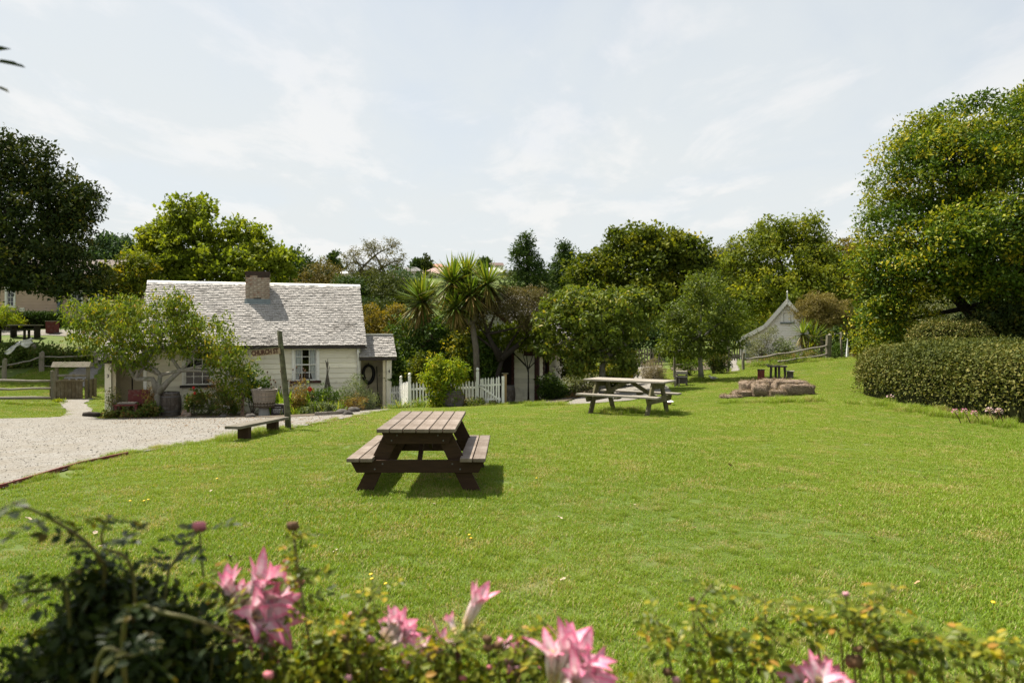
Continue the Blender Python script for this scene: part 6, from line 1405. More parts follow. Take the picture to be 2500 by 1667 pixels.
def farhouse(label, px, py, wpx, rk, d, hip=True, seed=0):
    """py = eave line in the photograph"""
    k = d / FPX; c_ = W(px, py, d); w_ = wpx * k; g_ = gz1(c_.x, d); h = max(2.6, c_.z - g_); o_ = thing('distant_house', label, 'house', (c_.x, d, c_.z - h), .15 * math.sin(seed * 2.3)); dp = 8
    MB().box((0, dp / 2, h / 2 - .5), (w_, dp, h + 1)).build('wall', FARW, o_)
    rh = min(2.6, w_ * .22); ix = w_ * .28 if hip else 0
    MB().add([(-w_ / 2 - .5, -.5, h), (w_ / 2 + .5, -.5, h), (w_ / 2 + .5, dp + .5, h), (-w_ / 2 - .5, dp + .5, h), (-w_ / 2 + ix - (0 if hip else .5), dp / 2, h + rh), (w_ / 2 - ix + (0 if hip else .5), dp / 2, h + rh)], [(0, 1, 5, 4), (2, 3, 4, 5), (1, 2, 5), (3, 0, 4), (3, 2, 1, 0)]).build('roof', ROOFS[rk], o_)
    nwin = max(2, int(w_ / 2.6))
    for i in range(nwin):
        x = -w_ / 2 + w_ * (i + .5) / nwin; wo_ = MB().box((x, -.03, h - 1.3), (1.3, .08, 1.2)).build('window', WHITE, o_); MB().box((x, -.08, h - 1.3), (1.1, .04, 1.0)).build('pane', GLASS, wo_)
for i, a in enumerate([('brown roofed house on the ridge beside the dark pine', 757, 648, 44, 'b', 300), ('grey roofed house on the ridge right of the brown one', 790, 650, 40, 'g', 300), ('pale roofed house half hidden left of the eucalyptus', 832, 668, 34, 'w', 280), ('low grey house below the ridge left of the eucalyptus', 815, 690, 46, 'g', 250),
                       ('white house glimpsed under the eucalyptus branches', 895, 695, 40, 'w', 250), ('long house with dusty pink roof on the hillside', 1072, 668, 92, 'p', 270), ('grey roofed house left of the long pink roofed one', 1005, 662, 54, 'g', 280), ('terracotta roofed house above the cabbage trees', 1066, 652, 44, 't', 310),
                       ('dark roofed house on the ridge right of the cabbage tree heads', 1165, 652, 40, 'g', 310), ('pale roofed house below the gabled ridge house', 1205, 664, 56, 'w', 290), ('brown house partly hidden behind the eucalyptus trunk', 955, 682, 50, 'b', 255)]): farhouse(a[0], *a[1:], seed=i)
farhouse('dark twin gabled house on top of the ridge', 1208, 648, 40, 'b', 320, hip=False, seed=20)
for i, (px, py, s_) in enumerate([(818, 640, 14), (1040, 645, 15), (1018, 650, 13), (1180, 648, 14)]):
    tree('ridge_tree', ['pointed pine on the distant ridge', 'rounded clump of trees on the distant ridge', 'second rounded tree on the distant ridge beside the terracotta house', 'small dark tree on the ridge beside the gabled house'][i], 'tree', B(px, 305), Wt(px, py + 5, 305), [lobe(px, py, s_, s_ * (1.1 if i else 1.5), 305), lobe(px, py + s_, s_ * 1.3, s_, 305)], LF_CON if i != 1 else LF_KAN, BARKD, n=70, cr=1.3, per=24, L=1.3, rt=.3, nbr=8, seed=210 + i)
q = W(782, 636, 290); pb_ = (q.x, 290, gz1(q.x, 290)); cabbage('lone palm silhouetted on the distant ridge', pb_, [([pb_, (q.x, 290, q.z - 1), (q.x, 290, q.z + .3)], 2.6)], 220, rt=.25, n=40)
# ---------------------------------------------------------------- lawn grass (uncountable, one object)
m, t, b = principled('grass_blade')
g, c, dry = lawn_colour(t)
at = N(t, 'ShaderNodeAttribute', attribute_name='v')
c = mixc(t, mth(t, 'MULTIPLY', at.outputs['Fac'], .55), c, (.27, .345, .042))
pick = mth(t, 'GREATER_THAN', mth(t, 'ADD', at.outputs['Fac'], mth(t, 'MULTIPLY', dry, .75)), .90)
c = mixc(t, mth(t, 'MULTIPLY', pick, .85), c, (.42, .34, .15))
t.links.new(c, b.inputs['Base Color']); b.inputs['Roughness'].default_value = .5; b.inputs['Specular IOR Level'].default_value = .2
tr = N(t, 'ShaderNodeBsdfTranslucent'); t.links.new(mixc(t, 1.0, c, (1.2, 1.15, .55), 'MULTIPLY'), tr.inputs[0])
mx = N(t, 'ShaderNodeMixShader'); mx.inputs[0].default_value = .35
t.links.new(b.outputs[0], mx.inputs[1]); t.links.new(tr.outputs[0], mx.inputs[2]); t.links.new(mx.outputs[0], t.nodes['Material Output'].inputs[0])
GRASSM = m
def grass_patch(n, seed, size=.62, h=(.014, .040)):
    r = np.random.default_rng(seed); p = np.c_[r.uniform(-size / 2, size / 2, (n, 2)), np.full(n, -.008)]
    L = r.uniform(h[0], h[1], n) * (1 + .25 * np.sin(p[:, 0] * 17 + seed) * np.sin(p[:, 1] * 13)); a = r.uniform(0, 6.283, n); lean = r.uniform(.1, 1.0, n) * L
    sd = np.c_[-np.sin(a), np.cos(a), np.zeros(n)] * (r.uniform(.0016, .0032, n))[:, None]; dr = np.c_[np.cos(a), np.sin(a), np.zeros(n)]
    mid = p + dr * (lean * .35)[:, None] + np.c_[np.zeros((n, 2)), L * .6]; tip = p + dr * lean[:, None] + np.c_[np.zeros((n, 2)), L]
    V = np.stack([p - sd, p + sd, mid + sd * .8, mid - sd * .8, tip], 1).reshape(-1, 3); b_ = np.arange(n)[:, None] * 5
    F = np.concatenate([b_ + np.array((0, 1, 2)), b_ + np.array((0, 2, 3)), b_ + np.array((3, 2, 4))], 1).reshape(-1, 3)
    me = rawmesh('grass_patch', V, F, 3, np.repeat(r.random(n), 3)); me.materials.append(GRASSM)
    return bpy.data.objects.new('grass_patch', me)
patches = [grass_patch(2600, s_) for s_ in (1, 2, 3)]
def gn_instances(name, label, pts, protos, mat):
    me = bpy.data.meshes.new(name); P = np.array(pts, np.float32); me.vertices.add(len(P)); me.vertices.foreach_set('co', P[:, :3].ravel())
    me.attributes.new('scl', 'FLOAT', 'POINT').data.foreach_set('value', np.ascontiguousarray(P[:, 4]))
    e = .25; nx_ = -(gz(P[:, 0] + e, P[:, 1]) - gz(P[:, 0] - e, P[:, 1])) / (2 * e); ny_ = -(gz(P[:, 0], P[:, 1] + e) - gz(P[:, 0], P[:, 1] - e)) / (2 * e)
    R_ = [tuple((Z.rotation_difference(Vector((a, b_, 1)).normalized()).to_matrix() @ Matrix.Rotation(float(c_), 3, 'Z')).to_euler()) for a, b_, c_ in zip(nx_, ny_, P[:, 3])]
    me.attributes.new('rot', 'FLOAT_VECTOR', 'POINT').data.foreach_set('vector', np.array(R_, np.float32).ravel())
    me.attributes.new('pick', 'INT', 'POINT').data.foreach_set('value', P[:, 5].astype(np.int32))
    o_ = ob(name, me, mat); tag(o_, label, None, None, 'stuff')
    ng = bpy.data.node_groups.new(name, 'GeometryNodeTree'); ng.interface.new_socket('Geometry', in_out='INPUT', socket_type='NodeSocketGeometry'); ng.interface.new_socket('Geometry', in_out='OUTPUT', socket_type='NodeSocketGeometry')
    gi = ng.nodes.new('NodeGroupInput'); go = ng.nodes.new('NodeGroupOutput'); jn = ng.nodes.new('GeometryNodeJoinGeometry')
    for p in protos:
        oi = ng.nodes.new('GeometryNodeObjectInfo'); oi.inputs['Object'].default_value = p; oi.inputs['As Instance'].default_value = True; ng.links.new(oi.outputs['Geometry'], jn.inputs[0])
    ip = ng.nodes.new('GeometryNodeInstanceOnPoints'); ip.inputs['Pick Instance'].default_value = True
    ng.links.new(gi.outputs[0], ip.inputs['Points']); ng.links.new(jn.outputs[0], ip.inputs['Instance'])
    def na(n_, ty): q = ng.nodes.new('GeometryNodeInputNamedAttribute'); q.data_type = ty; q.inputs['Name'].default_value = n_; return q.outputs['Attribute']
    ng.links.new(na('rot', 'FLOAT_VECTOR'), ip.inputs['Rotation'])
    ng.links.new(na('scl', 'FLOAT'), ip.inputs['Scale']); ng.links.new(na('pick', 'INT'), ip.inputs['Instance Index']); ng.links.new(ip.outputs[0], go.inputs[0])
    o_.modifiers.new('scatter', 'NODES').node_group = ng
    return o_
HF = [[CO.to_2d() + (Matrix.Rotation(th, 2) @ Vector(p)) for p in ((-1.5, -.1), (9.2, -.1), (9.2, 5.2), (-1.5, 5.2))], [H2.to_2d() + (Matrix.Rotation(h2r, 2) @ Vector(p)) for p in ((-.1, -.1), (7.6, -.1), (7.6, 5.2), (-.1, 5.2))]]
POLY = [[(p[0], p[1]) for p in q] for q in BEDS + HF]
BB = [(min(p[0] for p in q), max(p[0] for p in q), min(p[1] for p in q), max(p[1] for p in q)) for q in POLY]
r = np.random.default_rng(300); pts = []
sp_ = .43; gx = np.arange(-24, 24, sp_); gy = np.arange(2.0, 37, sp_)
GX_, GY_ = np.meshgrid(gx, gy); GX_ = (GX_ + r.uniform(-.12, .12, GX_.shape)).ravel(); GY_ = (GY_ + r.uniform(-.12, .12, GY_.shape)).ravel()
ok = np.abs(GX_) < .74 * GY_ + 2.2; GX_ = GX_[ok]; GY_ = GY_[ok]; GZ_ = gz(GX_, GY_)
for x, y, z in zip(GX_, GY_, GZ_):
    bad = False
    for q, bb in zip(POLY, BB):
        if bb[0] - .3 < x < bb[1] + .3 and bb[2] - .3 < y < bb[3] + .3:
            # keep clear of the sheets: centre and four points round it
            if any(inside((x + ox, y + oy), q) for ox, oy in ((0, 0), (.2, 0), (-.2, 0), (0, .2), (0, -.2))): bad = True; break
    if not bad: pts.append((x, y, z, r.uniform(0, 6.28), r.uniform(.85, 1.25) * (1 + .25 * math.sin(x * .9) * math.sin(y * .7)), r.integers(0, 3)))
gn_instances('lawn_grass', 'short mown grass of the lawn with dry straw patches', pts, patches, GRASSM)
# longer tufts left by the mower round legs, posts, bales and edges
tufts = [grass_patch(260, s_, .30, (.06, .17)) for s_ in (7, 8)]
pts = []
def tuft_line(a, c_, n, w_, s0=.6, s1=1.2):
    for i in range(n):
        f = r.random(); x = a[0] + (c_[0] - a[0]) * f + r.normal() * w_; y = a[1] + (c_[1] - a[1]) * f + r.normal() * w_; pts.append((x, y, gz1(x, y), r.uniform(0, 6.28), r.uniform(s0, s1), r.integers(0, 2)))
tuft_line((2.1, 17.5), (3.4, 16.6), 26, .28, .6, 1.1); tuft_line((1.0, 25.2), (-3.2, 26.0), 60, .25, .5, 1.1); tuft_line(hit(1790, 985), hit(2000, 980), 46, .22, .7, 1.3); tuft_line(hit(1310, 992), hit(1380, 990), 26, .2)
tuft_line((-4.9, 12.2), (-4.7, 14.2), 26, .16, .5, 1.0); tuft_line(hit(2130, 985), hit(2500, 1045), 70, .25, .6, 1.2); tuft_line(hit(1822, 893), hit(2020, 880), 60, .35, .7, 1.4); tuft_line(hit(0, 985), hit(130, 990), 50, .3, .5, 1.0)
tuft_line(hit(1700, 928), hit(1725, 930), 8, .15, .8, 1.5)
for i in range(len(edge_near) - 1): tuft_line(edge_near[i], edge_near[i + 1], 14, .10, .3, .6)
for i in range(420):
    y = 3.6 + 16 * r.random() ** 1.6; x = r.uniform(-.72, .72) * y
    if not any(inside((x, y), q) for q in POLY): pts.append((x, y, gz1(x, y), r.uniform(0, 6.28), r.uniform(.18, .42), r.integers(0, 2)))
gn_instances('rough_grass', 'longer grass tufts round the table legs, hay bales and lawn edges', pts, tufts, GRASSM)

# ---------------------------------------------------------------- fallen leaves and dandelions
DRYL = M('dry_leaf', (.38, .25, .13), (.26, .15, .075), scale=30, rough=.8, bump=.3); DRYP = M('bleached_dry_leaf', (.44, .36, .26), (.33, .26, .17), scale=30, rough=.8, bump=.3)
def dryleaf():
    V = []; F = []; n = 6
    for i in range(n + 1):
        f = i / n; w_ = .5 * math.sin(math.pi * min(.98, f * .9 + .08)) ** .8
        for j in (-1, 0, 1): V.append((f - .5, j * w_ * .6, .18 * abs(j) * w_ + .22 * (f - .5) ** 2 + (.06 * math.sin(f * 9 + j))))
    for i in range(n):
        for j in (0, 1): a = i * 3 + j; F.append((a, a + 1, a + 4, a + 3))
    return MB().add(V, F).mesh('fallen_leaf', True)
DL = dryleaf(); DL.materials.append(DRYL)
spots = [(1282, 1103, .07), (1440, 1075, .05), (1782, 1142, .10), (2258, 1175, .07), (1368, 1275, .07), (1695, 1300, .06), (2130, 1326, .07), (1375, 1428, .06), (1980, 1502, .09), (70, 1277, .09), (232, 1312, .08), (395, 1290, .06), (515, 1205, .05), (820, 1357, .06), (2240, 1435, .06), (560, 1370, .09), (250, 1345, .07), (700, 1250, .05), (1060, 1240, .05), (1550, 1240, .05), (2050, 1240, .05), (1850, 1390, .05), (1180, 1150, .04), (2350, 1300, .05), (2400, 1480, .05), (655, 1255, .05), (805, 1440, .07), (1480, 1390, .04), (1900, 1200, .04), (2200, 1120, .05)]
for i, (px, py, s_) in enumerate(spots[:22]):
    h_ = hit(px, py); o_ = ob('fallen_leaf', DL, None, None, GX(*h_) + Vector((0, 0, .035)), (random.uniform(-.5, .5), random.uniform(-.5, .5), random.uniform(0, 6.3)))
    s_ *= .85; o_.scale = (s_, s_, s_); pale = i % 3 != 2
    if pale: o_.material_slots[0].link = 'OBJECT'; o_.material_slots[0].material = DRYP
    tag(o_, 'bleached curled leaf lying on the open lawn' if pale else 'brown curled leaf lying on the open lawn', 'leaf', 'pale leaves fallen on the lawn' if pale else 'brown leaves fallen on the lawn')
YEL = M('dandelion_yellow', (.68, .46, .02), (.6, .38, .02), scale=20, rough=.6)
DM = MB().lathe([(.003, 0), (.012, .003), (.015, .007), (.008, .011), (.002, .012)], 10).mesh('dandelion', True); DM.materials.append(YEL)
SM = MB().tube([(0, 0, -.06), (.004, 0, 0)], .002, 5).mesh('stem'); SM.materials.append(GREENF)
for i, (px, py) in enumerate([(906, 1425), (908, 1437), (942, 1446), (318, 1238), (352, 1236), (362, 1235), (1146, 1322), (1150, 1330), (2425, 1493), (945, 1030), (1100, 1178), (1310, 1180), (530, 1180)]):
    h_ = hit(px, py); o_ = ob('dandelion', DM, None, None, GX(*h_) + Vector((0, 0, .055)), (random.uniform(-.3, .3), random.uniform(-.3, .3), 0)); ob('stem', SM, None, o_)
    tag(o_, 'yellow dandelion flower in the short grass', 'dandelion', 'dandelions in the lawn')

# ---------------------------------------------------------------- rose bushes close to the camera
def rose_leaf(seed, k=5):
    r_ = random.Random(seed); mb = MB()
    def leaflet(p, d, L, up):
        d = d.normalized(); s_ = d.cross(up).normalized(); u_ = s_.cross(d); w_ = L * .62
        q = [p, p + d * L * .28 + s_ * w_ * .42 + u_ * L * .07, p + d * L * .68 + s_ * w_ * .40 + u_ * L * .05, p + d * L - u_ * L * .06, p + d * L * .68 - s_ * w_ * .40 + u_ * L * .05, p + d * L * .28 - s_ * w_ * .42 + u_ * L * .07, p + d * L * .5 - u_ * L * .02]
        v_ = r_.random(); mb.add(q, [(0, 1, 6), (1, 2, 6), (2, 3, 6), (3, 4, 6), (4, 5, 6), (5, 0, 6)], v_)
    up = Vector((0, 0, 1)); ax = Vector((1, 0, -.12))
    mb.tube([(0, 0, 0), (.03, 0, .001), (.07, 0, -.006)], [.0012, .001, .0006], 4, val=.2)
    for i in range(k // 2):
        for s_ in (-1, 1): leaflet(Vector((.018 + .024 * i, 0, -.001 * i)), Vector((.5, s_ * 1.0, r_.uniform(-.25, .2))), .026 * r_.uniform(.85, 1.15), up)
    leaflet(Vector((.066, 0, -.006)), Vector((1, r_.uniform(-.2, .2), -.2)), .032, up)
    return mb.mesh('leaf')
LF_ROSE = LEAF('leaf_rose', [(0, (.034, .052, .008)), (.4, (.085, .105, .012)), (.75, (.16, .165, .018)), (.93, (.28, .22, .02)), (1, (.24, .11, .04))], trans=.42, rough=.36, spec=.5)
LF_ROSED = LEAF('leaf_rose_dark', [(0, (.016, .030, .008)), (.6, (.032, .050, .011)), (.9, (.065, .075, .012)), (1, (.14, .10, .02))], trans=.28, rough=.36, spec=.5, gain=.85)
RL = [rose_leaf(i, 5 if i % 2 else 7) for i in range(6)]; RLD = [q.copy() for q in RL]
for q in RL: q.materials.append(LF_ROSE)
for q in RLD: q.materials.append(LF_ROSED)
CANE = M('rose_cane', (.085, .095, .022), (.11, .07, .025), scale=14, rough=.6, bump=.2)
ROSEP = M('faded_pink_rose', (.58, .19, .22), (.45, .13, .16), scale=25, rough=.7); BUDP = M('small_pink_bud', (.66, .32, .38), scale=20, rough=.6)
def rose_bush(label, base, canes, lobes_, leaves, dens, mat, seed, L=.028, nfol=2500, buds=(), inner=.1):
    """canes: lists of world points; leaves hang along them as single parts; dense foliage fills the lobes"""
    r = np.random.default_rng(seed); rr = random.Random(seed); o_ = thing('rose_bush', label, 'rose bush', base); b_ = Vector(base); cnt = 0
    for cpts, rad in canes:
        P = [Vector(p) - b_ for p in cpts]; Q = []
        for i in range(len(P) - 1):
            a0 = P[max(0, i - 1)]; a1, a2 = P[i], P[i + 1]; a3 = P[min(len(P) - 1, i + 2)]
            for k in range(6):
                f = k / 6; Q.append(.5 * ((2 * a1) + (a2 - a0) * f + (2 * a0 - 5 * a1 + 4 * a2 - a3) * f * f + (3 * a1 - a0 - 3 * a2 + a3) * f ** 3))
        Q.append(P[-1]); n = len(Q)
        MB().tube(Q, [rad * (1 - .6 * i / n) for i in range(n)], 7).build('cane', CANE, o_, smooth=True)
        ln = sum((Q[i + 1] - Q[i]).length for i in range(n - 1)); m_ = int(ln * dens)
        for k in range(m_):
            f = .30 + .70 * (k + rr.random()) / m_; j = min(n - 2, int(f * (n - 1))); p = Q[j].lerp(Q[j + 1], rr.random())
            if cnt >= 290: break
            cnt += 1; az = k * 2.4 + rr.uniform(-.5, .5); s_ = rr.uniform(.7, 1.3) * L / .028
            q = ob('leaf', rr.choice(leaves), None, o_, p, (rr.uniform(-.7, .7), rr.uniform(-.6, .5), az)); q.scale = (s_, s_, s_)
    if nfol:
        C, D, rad = clumps(lobes_, nfol // 6, r, inner); off = r.normal(size=(len(C), 6, 3)) * .022; P = (C[:, None] + off).reshape(-1, 3) - np.array(base); n = len(P)
        # six-sided leaflets
        t_ = nrm(r.normal(size=(n, 3)) + np.array((0, 0, -.2))); nn = nrm(np.array((0, 0, .8)) + .8 * r.normal(size=(n, 3))); s_ = nrm(np.cross(t_, nn)); u_ = np.cross(s_, t_); LL = (L * r.uniform(.7, 1.35, n))[:, None]
        V = np.stack([P, P + t_ * LL * .3 + s_ * LL * .27 + u_ * LL * .06, P + t_ * LL * .7 + s_ * LL * .25 + u_ * LL * .05, P + t_ * LL, P + t_ * LL * .7 - s_ * LL * .25 + u_ * LL * .05, P + t_ * LL * .3 - s_ * LL * .27 + u_ * LL * .06], 1).reshape(-1, 3)
        k = np.arange(n)[:, None] * 6; F = np.concatenate([k + np.array((0, 1, 2, 3)), k + np.array((0, 3, 4, 5))], 1).reshape(-1, 4)
        v = .5 * np.repeat(r.random(len(C)), 6) + .5 * r.random(n)
        ob('foliage', rawmesh('foliage', V, F, 4, np.repeat(v, 2)), mat, o_)['kind'] = 'stuff'
        mb = MB()
        for i in r.choice(len(C), min(70, len(C)), replace=False):
            e = C[i] - np.array(base); q = curve_pts((e[0] * .75, e[1] * .75 + .0, 0), e, r, 5, .02, .06); mb.tube(q.tolist(), np.linspace(.005, .002, 5).tolist(), 5, cap=False)
        mb.build('twigs', CANE, o_)['kind'] = 'stuff'
    for p, s_, bm in buds:
        q = Vector(p) - b_; mb = MB()
        for j in range(7):
            a = j * 2.4; e = .35 + .08 * j; mb.blob((q.x + math.cos(a) * s_ * .35, q.y + math.sin(a) * s_ * .35, q.z + s_ * .1 * (j % 3)), (s_ * .42, s_ * .42, s_ * .5), 7, 5, .18, seed=j)
        mb.build('bloom', bm, o_, smooth=True)
        MB().tube([q + Vector((.01, 0, -.12)), q + Vector((.003, 0, -.05)), q], [.003, .0025, .002], 5).build('flower_stalk', CANE, o_)
    return o_
def Lb(px, py, r_, d, ry=None): return lobe(px, py, r_, ry or r_, d)
bA = GX(-.95, 1.62)
rose_bush('dense dark rose bush in deep shade with long arching shoots', bA,
  [([(-1.0, 1.62, .3), W(250, 1500, 1.58), W(240, 1360, 1.52), W(140, 1275, 1.48), W(30, 1225, 1.45)], .006), ([(-.95, 1.6, .4), W(330, 1480, 1.56), W(250, 1330, 1.5), W(268, 1262, 1.48)], .005), ([(-.9, 1.6, .4), W(400, 1480, 1.62), W(420, 1380, 1.65), W(480, 1300, 1.7)], .0045),
   
   ([(-.8, 1.6, .5), W(300, 1560, 1.45), W(420, 1500, 1.42), W(620, 1570, 1.40)], .007), ([(-.9, 1.5, .5), W(230, 1660, 1.35), W(320, 1600, 1.33), W(395, 1580, 1.33)], .006), ([(-1, 1.6, .4), W(170, 1520, 1.5), W(110, 1440, 1.45), W(20, 1460, 1.42)], .005)],
  [Lb(280, 1620, 190, 1.62), Lb(440, 1670, 160, 1.65), Lb(110, 1690, 120, 1.6), Lb(300, 1500, 95, 1.6), Lb(210, 1560, 95, 1.55), Lb(390, 1570, 100, 1.62), Lb(230, 1430, 45, 1.58)], RLD, 9, LF_ROSED, 400, L=.025, nfol=7800, buds=[(W(487, 1286, 1.7), .022, ROSEP), (W(655, 1648, 1.5), .014, ROSEP)], inner=.05)
# tree overhanging the left edge: it shades the rose bush and dips one twig into view
ob_ = GX(-3.7, 2.7)
ov_ = tree('overhanging_tree', 'tree at the left edge with one dark leafy twig hanging into view', 'tree', (ob_.x, ob_.y, ob_.z - .05), (-3.4, 2.6, 2.9),
     [(-3.0, 2.45, 3.95, .70, .75, .55), (-2.62, 2.25, 3.6, .40, .5, .35), (-3.6, 2.7, 3.9, .8, .8, .6), (-3.0, 2.6, 4.5, .7, .7, .5)], LF_DARK, BARKD, n=300, cr=.18, per=22, L=.09, wr=.5, rt=.09, nbr=60, seed=77, inner=.1)
tw_ = [Vector((-2.2, 2.2, 3.4)), Vector((-1.85, 2.1, 2.95)), W(-40, 120, 2.05), W(-6, 150, 2.03)]
MB().tube([p - ov_.location for p in tw_], [.008, .006, .004, .003], 6).build('twig', BARKD, ov_, smooth=True)
for i, (px, py, s_, rz) in enumerate([(-8, 152, 1.0, -.15), (-30, 205, .8, -.35), (-36, 130, .9, .2)]):
    mb = MB(); L_ = .085 * s_; c_, s2_ = math.cos(rz), math.sin(rz)
    V = [Vector((x * c_ - z * s2_, y, x * s2_ + z * c_)) * L_ for x, y, z in ((0, 0, 0), (.3, .22, .1), (.7, .18, .1), (1, 0, -.05), (.7, -.18, .06), (.3, -.22, .06), (.5, 0, -.02))]
    o_ = mb.add(V, [(0, 1, 6), (1, 2, 6), (2, 3, 6), (3, 4, 6), (4, 5, 6), (5, 0, 6)], .2).build('leaf', LF_DARK, ov_, loc=W(px, py, 2.03) - ov_.location)
bB = GX(-.35, 1.75)
rose_bush('sunlit rose bush with yellowing leaves and spent blooms among the pink lilies', bB,
  [([(-.4, 1.75, .4), W(760, 1600, 1.75), W(735, 1440, 1.8), W(718, 1300, 1.85)], .0045), ([(-.3, 1.75, .5), W(850, 1600, 1.72), W(880, 1500, 1.75), W(930, 1430, 1.8)], .004), ([(-.2, 1.75, .5), W(1000, 1640, 1.7), W(1080, 1580, 1.72), W(1150, 1560, 1.75)], .004),
   ([(-.1, 1.75, .5), W(1200, 1660, 1.7), W(1285, 1590, 1.72), W(1290, 1535, 1.75)], .004), ([(-.1, 1.75, .5), W(1260, 1680, 1.65), W(1330, 1600, 1.66), W(1325, 1550, 1.68)], .004), ([(-.45, 1.75, .5), W(660, 1600, 1.75), W(600, 1520, 1.8), W(520, 1420, 1.85)], .0045)],
  [Lb(620, 1720, 140, 1.75), Lb(760, 1690, 120, 1.75), Lb(900, 1700, 120, 1.75), Lb(850, 1590, 85, 1.8, 60), Lb(1030, 1710, 110, 1.72), Lb(1160, 1700, 105, 1.72), Lb(1300, 1730, 95, 1.7), Lb(1450, 1750, 85, 1.7), Lb(1560, 1740, 60, 1.7)],
  RL, 40, LF_ROSE, 401, L=.021, nfol=6200, buds=[(W(842, 1560, 1.75), .017, DRYF), (W(715, 1285, 1.85), .022, DRYF), (W(1190, 1560, 1.7), .016, DRYF), (W(1192, 1580, 1.7), .016, DRYF), (W(1215, 1575, 1.7), .016, DRYF), (W(905, 1560, 1.75), .014, PINKF), (W(890, 1600, 1.75), .013, DRYF), (W(1260, 1640, 1.7), .016, DRYF), (W(1195, 1628, 1.7), .010, ROSEP), (W(1130, 1655, 1.7), .012, ROSEP), (W(850, 1655, 1.7), .012, BUDP), (W(1085, 1600, 1.7), .012, DRYF), (W(1060, 1580, 1.72), .010, BUDP), (W(860, 1500, 1.78), .012, BUDP)], inner=.05)
bC = GX(1.05, 1.75)
rose_bush('sparse rose bush with thin leafy shoots reaching over the lawn', bC,
  [([(.6, 1.75, .5), W(1740, 1600, 1.72), W(1735, 1560, 1.73), W(1700, 1490, 1.75), W(1738, 1425, 1.78)], .0045), ([(.75, 1.75, .5), W(1880, 1620, 1.75), W(1870, 1520, 1.76), W(1868, 1465, 1.78)], .004), ([(1.0, 1.75, .4), W(2180, 1650, 1.72), W(2130, 1560, 1.74), W(2090, 1500, 1.75), W(2060, 1455, 1.77)], .005), ([(1.0, 1.75, .4), W(2150, 1620, 1.7), W(2110, 1520, 1.72), W(2190, 1430, 1.75)], .004),
   ([(.85, 1.75, .4), W(2000, 1600, 1.8), W(1990, 1520, 1.82), W(1960, 1500, 1.85)], .0035), ([(1.15, 1.75, .4), W(2300, 1640, 1.7), W(2310, 1570, 1.72), W(2360, 1550, 1.75)], .004), ([(1.3, 1.75, .4), W(2400, 1640, 1.7), W(2385, 1600, 1.72), W(2470, 1560, 1.75)], .004), ([(.5, 1.75, .4), W(1640, 1640, 1.75), W(1620, 1560, 1.78), W(1600, 1500, 1.8)], .0035), ([(1.2, 1.75, .4), W(2250, 1660, 1.7), W(2230, 1600, 1.7), W(2160, 1575, 1.7)], .0035), ([(.65, 1.75, .4), W(1790, 1640, 1.72), W(1800, 1590, 1.74), W(1880, 1570, 1.76)], .004)],
  [Lb(1740, 1640, 50, 1.72), Lb(1800, 1600, 40, 1.74, 30), Lb(1740, 1720, 90, 1.7), Lb(2130, 1720, 90, 1.7), Lb(2300, 1690, 70, 1.7), Lb(2420, 1670, 85, 1.7, 60), Lb(1920, 1740, 80, 1.7), Lb(2230, 1620, 45, 1.72, 30), Lb(2470, 1600, 40, 1.75)],
  RL, 26, LF_ROSE, 402, L=.024, nfol=480, buds=[(W(2085, 1615, 1.72), .028, DRYF), (W(2095, 1585, 1.72), .014, DRYF), (W(1860, 1640, 1.7), .017, DRYF), (W(1630, 1640, 1.72), .018, DRYF), (W(1690, 1463, 1.76), .010, DRYF), (W(2080, 1547, 1.74), .012, DRYF), (W(2052, 1540, 1.75), .010, DRYF), (W(2065, 1450, 1.77), .010, BUDP), (W(1650, 1660, 1.72), .014, BUDP)], inner=.05)
# lilies among the roses
def LY(label, px, py, d, tips, x0=None):
    tp_ = W(px, py, d); return lily(label, GX(tp_.x + (x0 or 0), d), tp_, [(W(a, c_, d + dd), ci) for a, c_, dd, ci in tips], stem=.008)
LY('full pink lily head with many trumpets above the dark rose bush', 562, 1525, 1.85, [(556, 1395, 0, 0), (588, 1420, .05, 1), (655, 1380, 0, 1), (690, 1420, -.05, 1), (712, 1470, -.03, 2), (700, 1500, -.06, 2), (655, 1490, -.10, 2), (672, 1560, -.06, 2), (610, 1560, -.06, 2), (700, 1545, .02, 2)])
LY('small pink lily cluster beside the spent rose blooms', 925, 1585, 1.85, [(968, 1493, 0, 1), (995, 1512, -.03, 1), (1008, 1548, -.05, 1), (940, 1510, .03, 0), (930, 1650, -.06, 1)])
LY('single half open pink lily on an upright neck', 1118, 1560, 1.78, [(1180, 1438, 0, 0), (1095, 1500, .04, 0)])
LY('curled pink lily low among the rose leaves', 1245, 1655, 1.76, [(1232, 1565, 0, 2), (1290, 1590, -.03, 3), (1262, 1600, -.05, 3)])
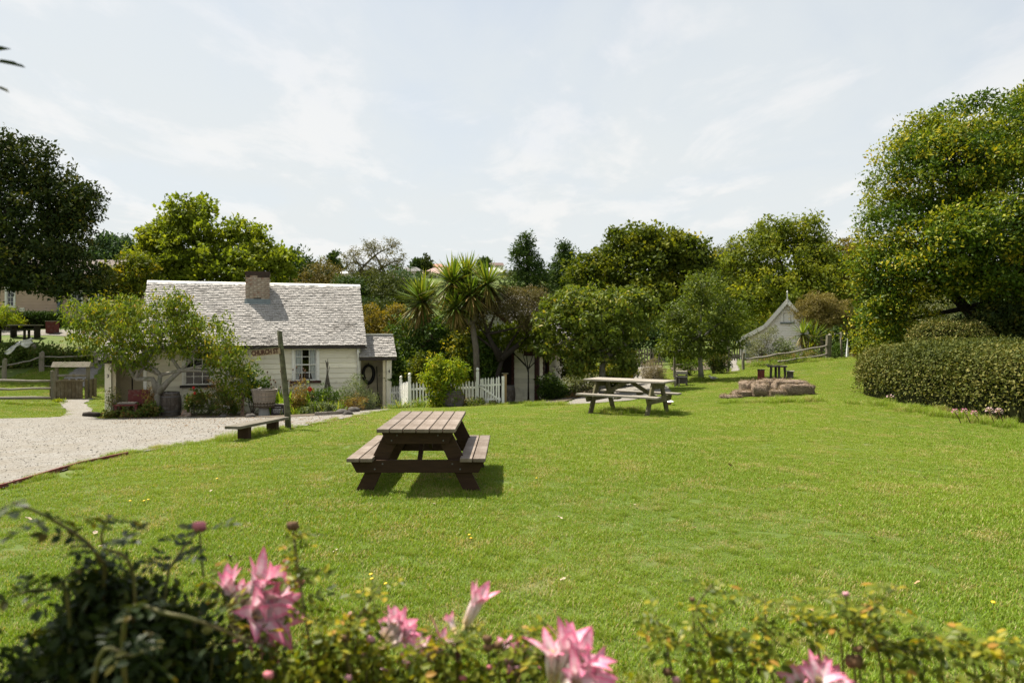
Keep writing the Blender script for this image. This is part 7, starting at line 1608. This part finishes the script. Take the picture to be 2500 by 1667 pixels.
LY('faded pink lily pair half buried in rose leaves', 1010, 1650, 1.76, [(1030, 1558, 0, 1), (992, 1600, -.03, 1), (1100, 1545, .03, 2)])
LY('large wide open pink lily leaning over the front of the rose bed', 1345, 1700, 1.62, [(1345, 1560, 0, 2), (1395, 1538, 0, 1), (1440, 1580, -.05, 2), (1475, 1630, -.06, 2), (1490, 1670, -.03, 3), (1430, 1650, -.10, 2)])
LY('pale pink lily cluster under the sparse rose shoots', 1995, 1715, 1.74, [(1975, 1620, 0, 1), (2025, 1612, 0, 1), (2055, 1640, -.03, 2), (1935, 1652, -.03, 2), (2000, 1640, -.06, 2)])

# ---------------------------------------------------------------- loose stones and litter on the lane
def pebble(seed):
    me_ = MB().blob((0, 0, .006), (.016, .013, .010), 7, 5, .2, seed=seed).mesh('pebble', True); me_.materials.append(PEB); return bpy.data.objects.new('pebble', me_)
m, t, b = principled('pebble_stone'); oi = N(t, 'ShaderNodeObjectInfo'); g = N(t, 'ShaderNodeNewGeometry').outputs['Position']
c = ramp(t, noise(t, g, 60, 1, .5), [(.3, (.13, .115, .095)), (.5, (.23, .21, .18)), (.7, (.36, .34, .30))]); t.links.new(c, b.inputs['Base Color']); b.inputs['Roughness'].default_value = .9; PEB = m
r = np.random.default_rng(500); pts = []; q0 = POLY[0]
while len(pts) < 9000:
    y = r.uniform(8.5, 25) if r.random() < .7 else r.uniform(8.5, 16); x = r.uniform(-17, -4); 
    if inside((x, y), q0): pts.append((x, y, 0, r.uniform(0, 6.28), r.uniform(.2, .7) * (1.6 if r.random() < .03 else 1), r.integers(0, 3)))
P = np.array(pts); P[:, 2] = gz(P[:, 0], P[:, 1]) + .022
gn_instances('loose_gravel', 'loose stones lying on the gravel lane', P, [pebble(i) for i in range(3)], PEB)
lit = bpy.data.objects.new('litter_leaf', DL.copy()); pts = []
for i in range(520):
    px = r.uniform(265, 900); py = 1019 + abs(r.normal()) * 13; x, y = hit(px, py); pts.append((x, y, gz1(x, y) + .03, r.uniform(0, 6.28), r.uniform(.03, .08), 0))
gn_instances('leaf_litter', 'dry leaf litter along the front of the cottage garden', pts, [lit], DRYL)
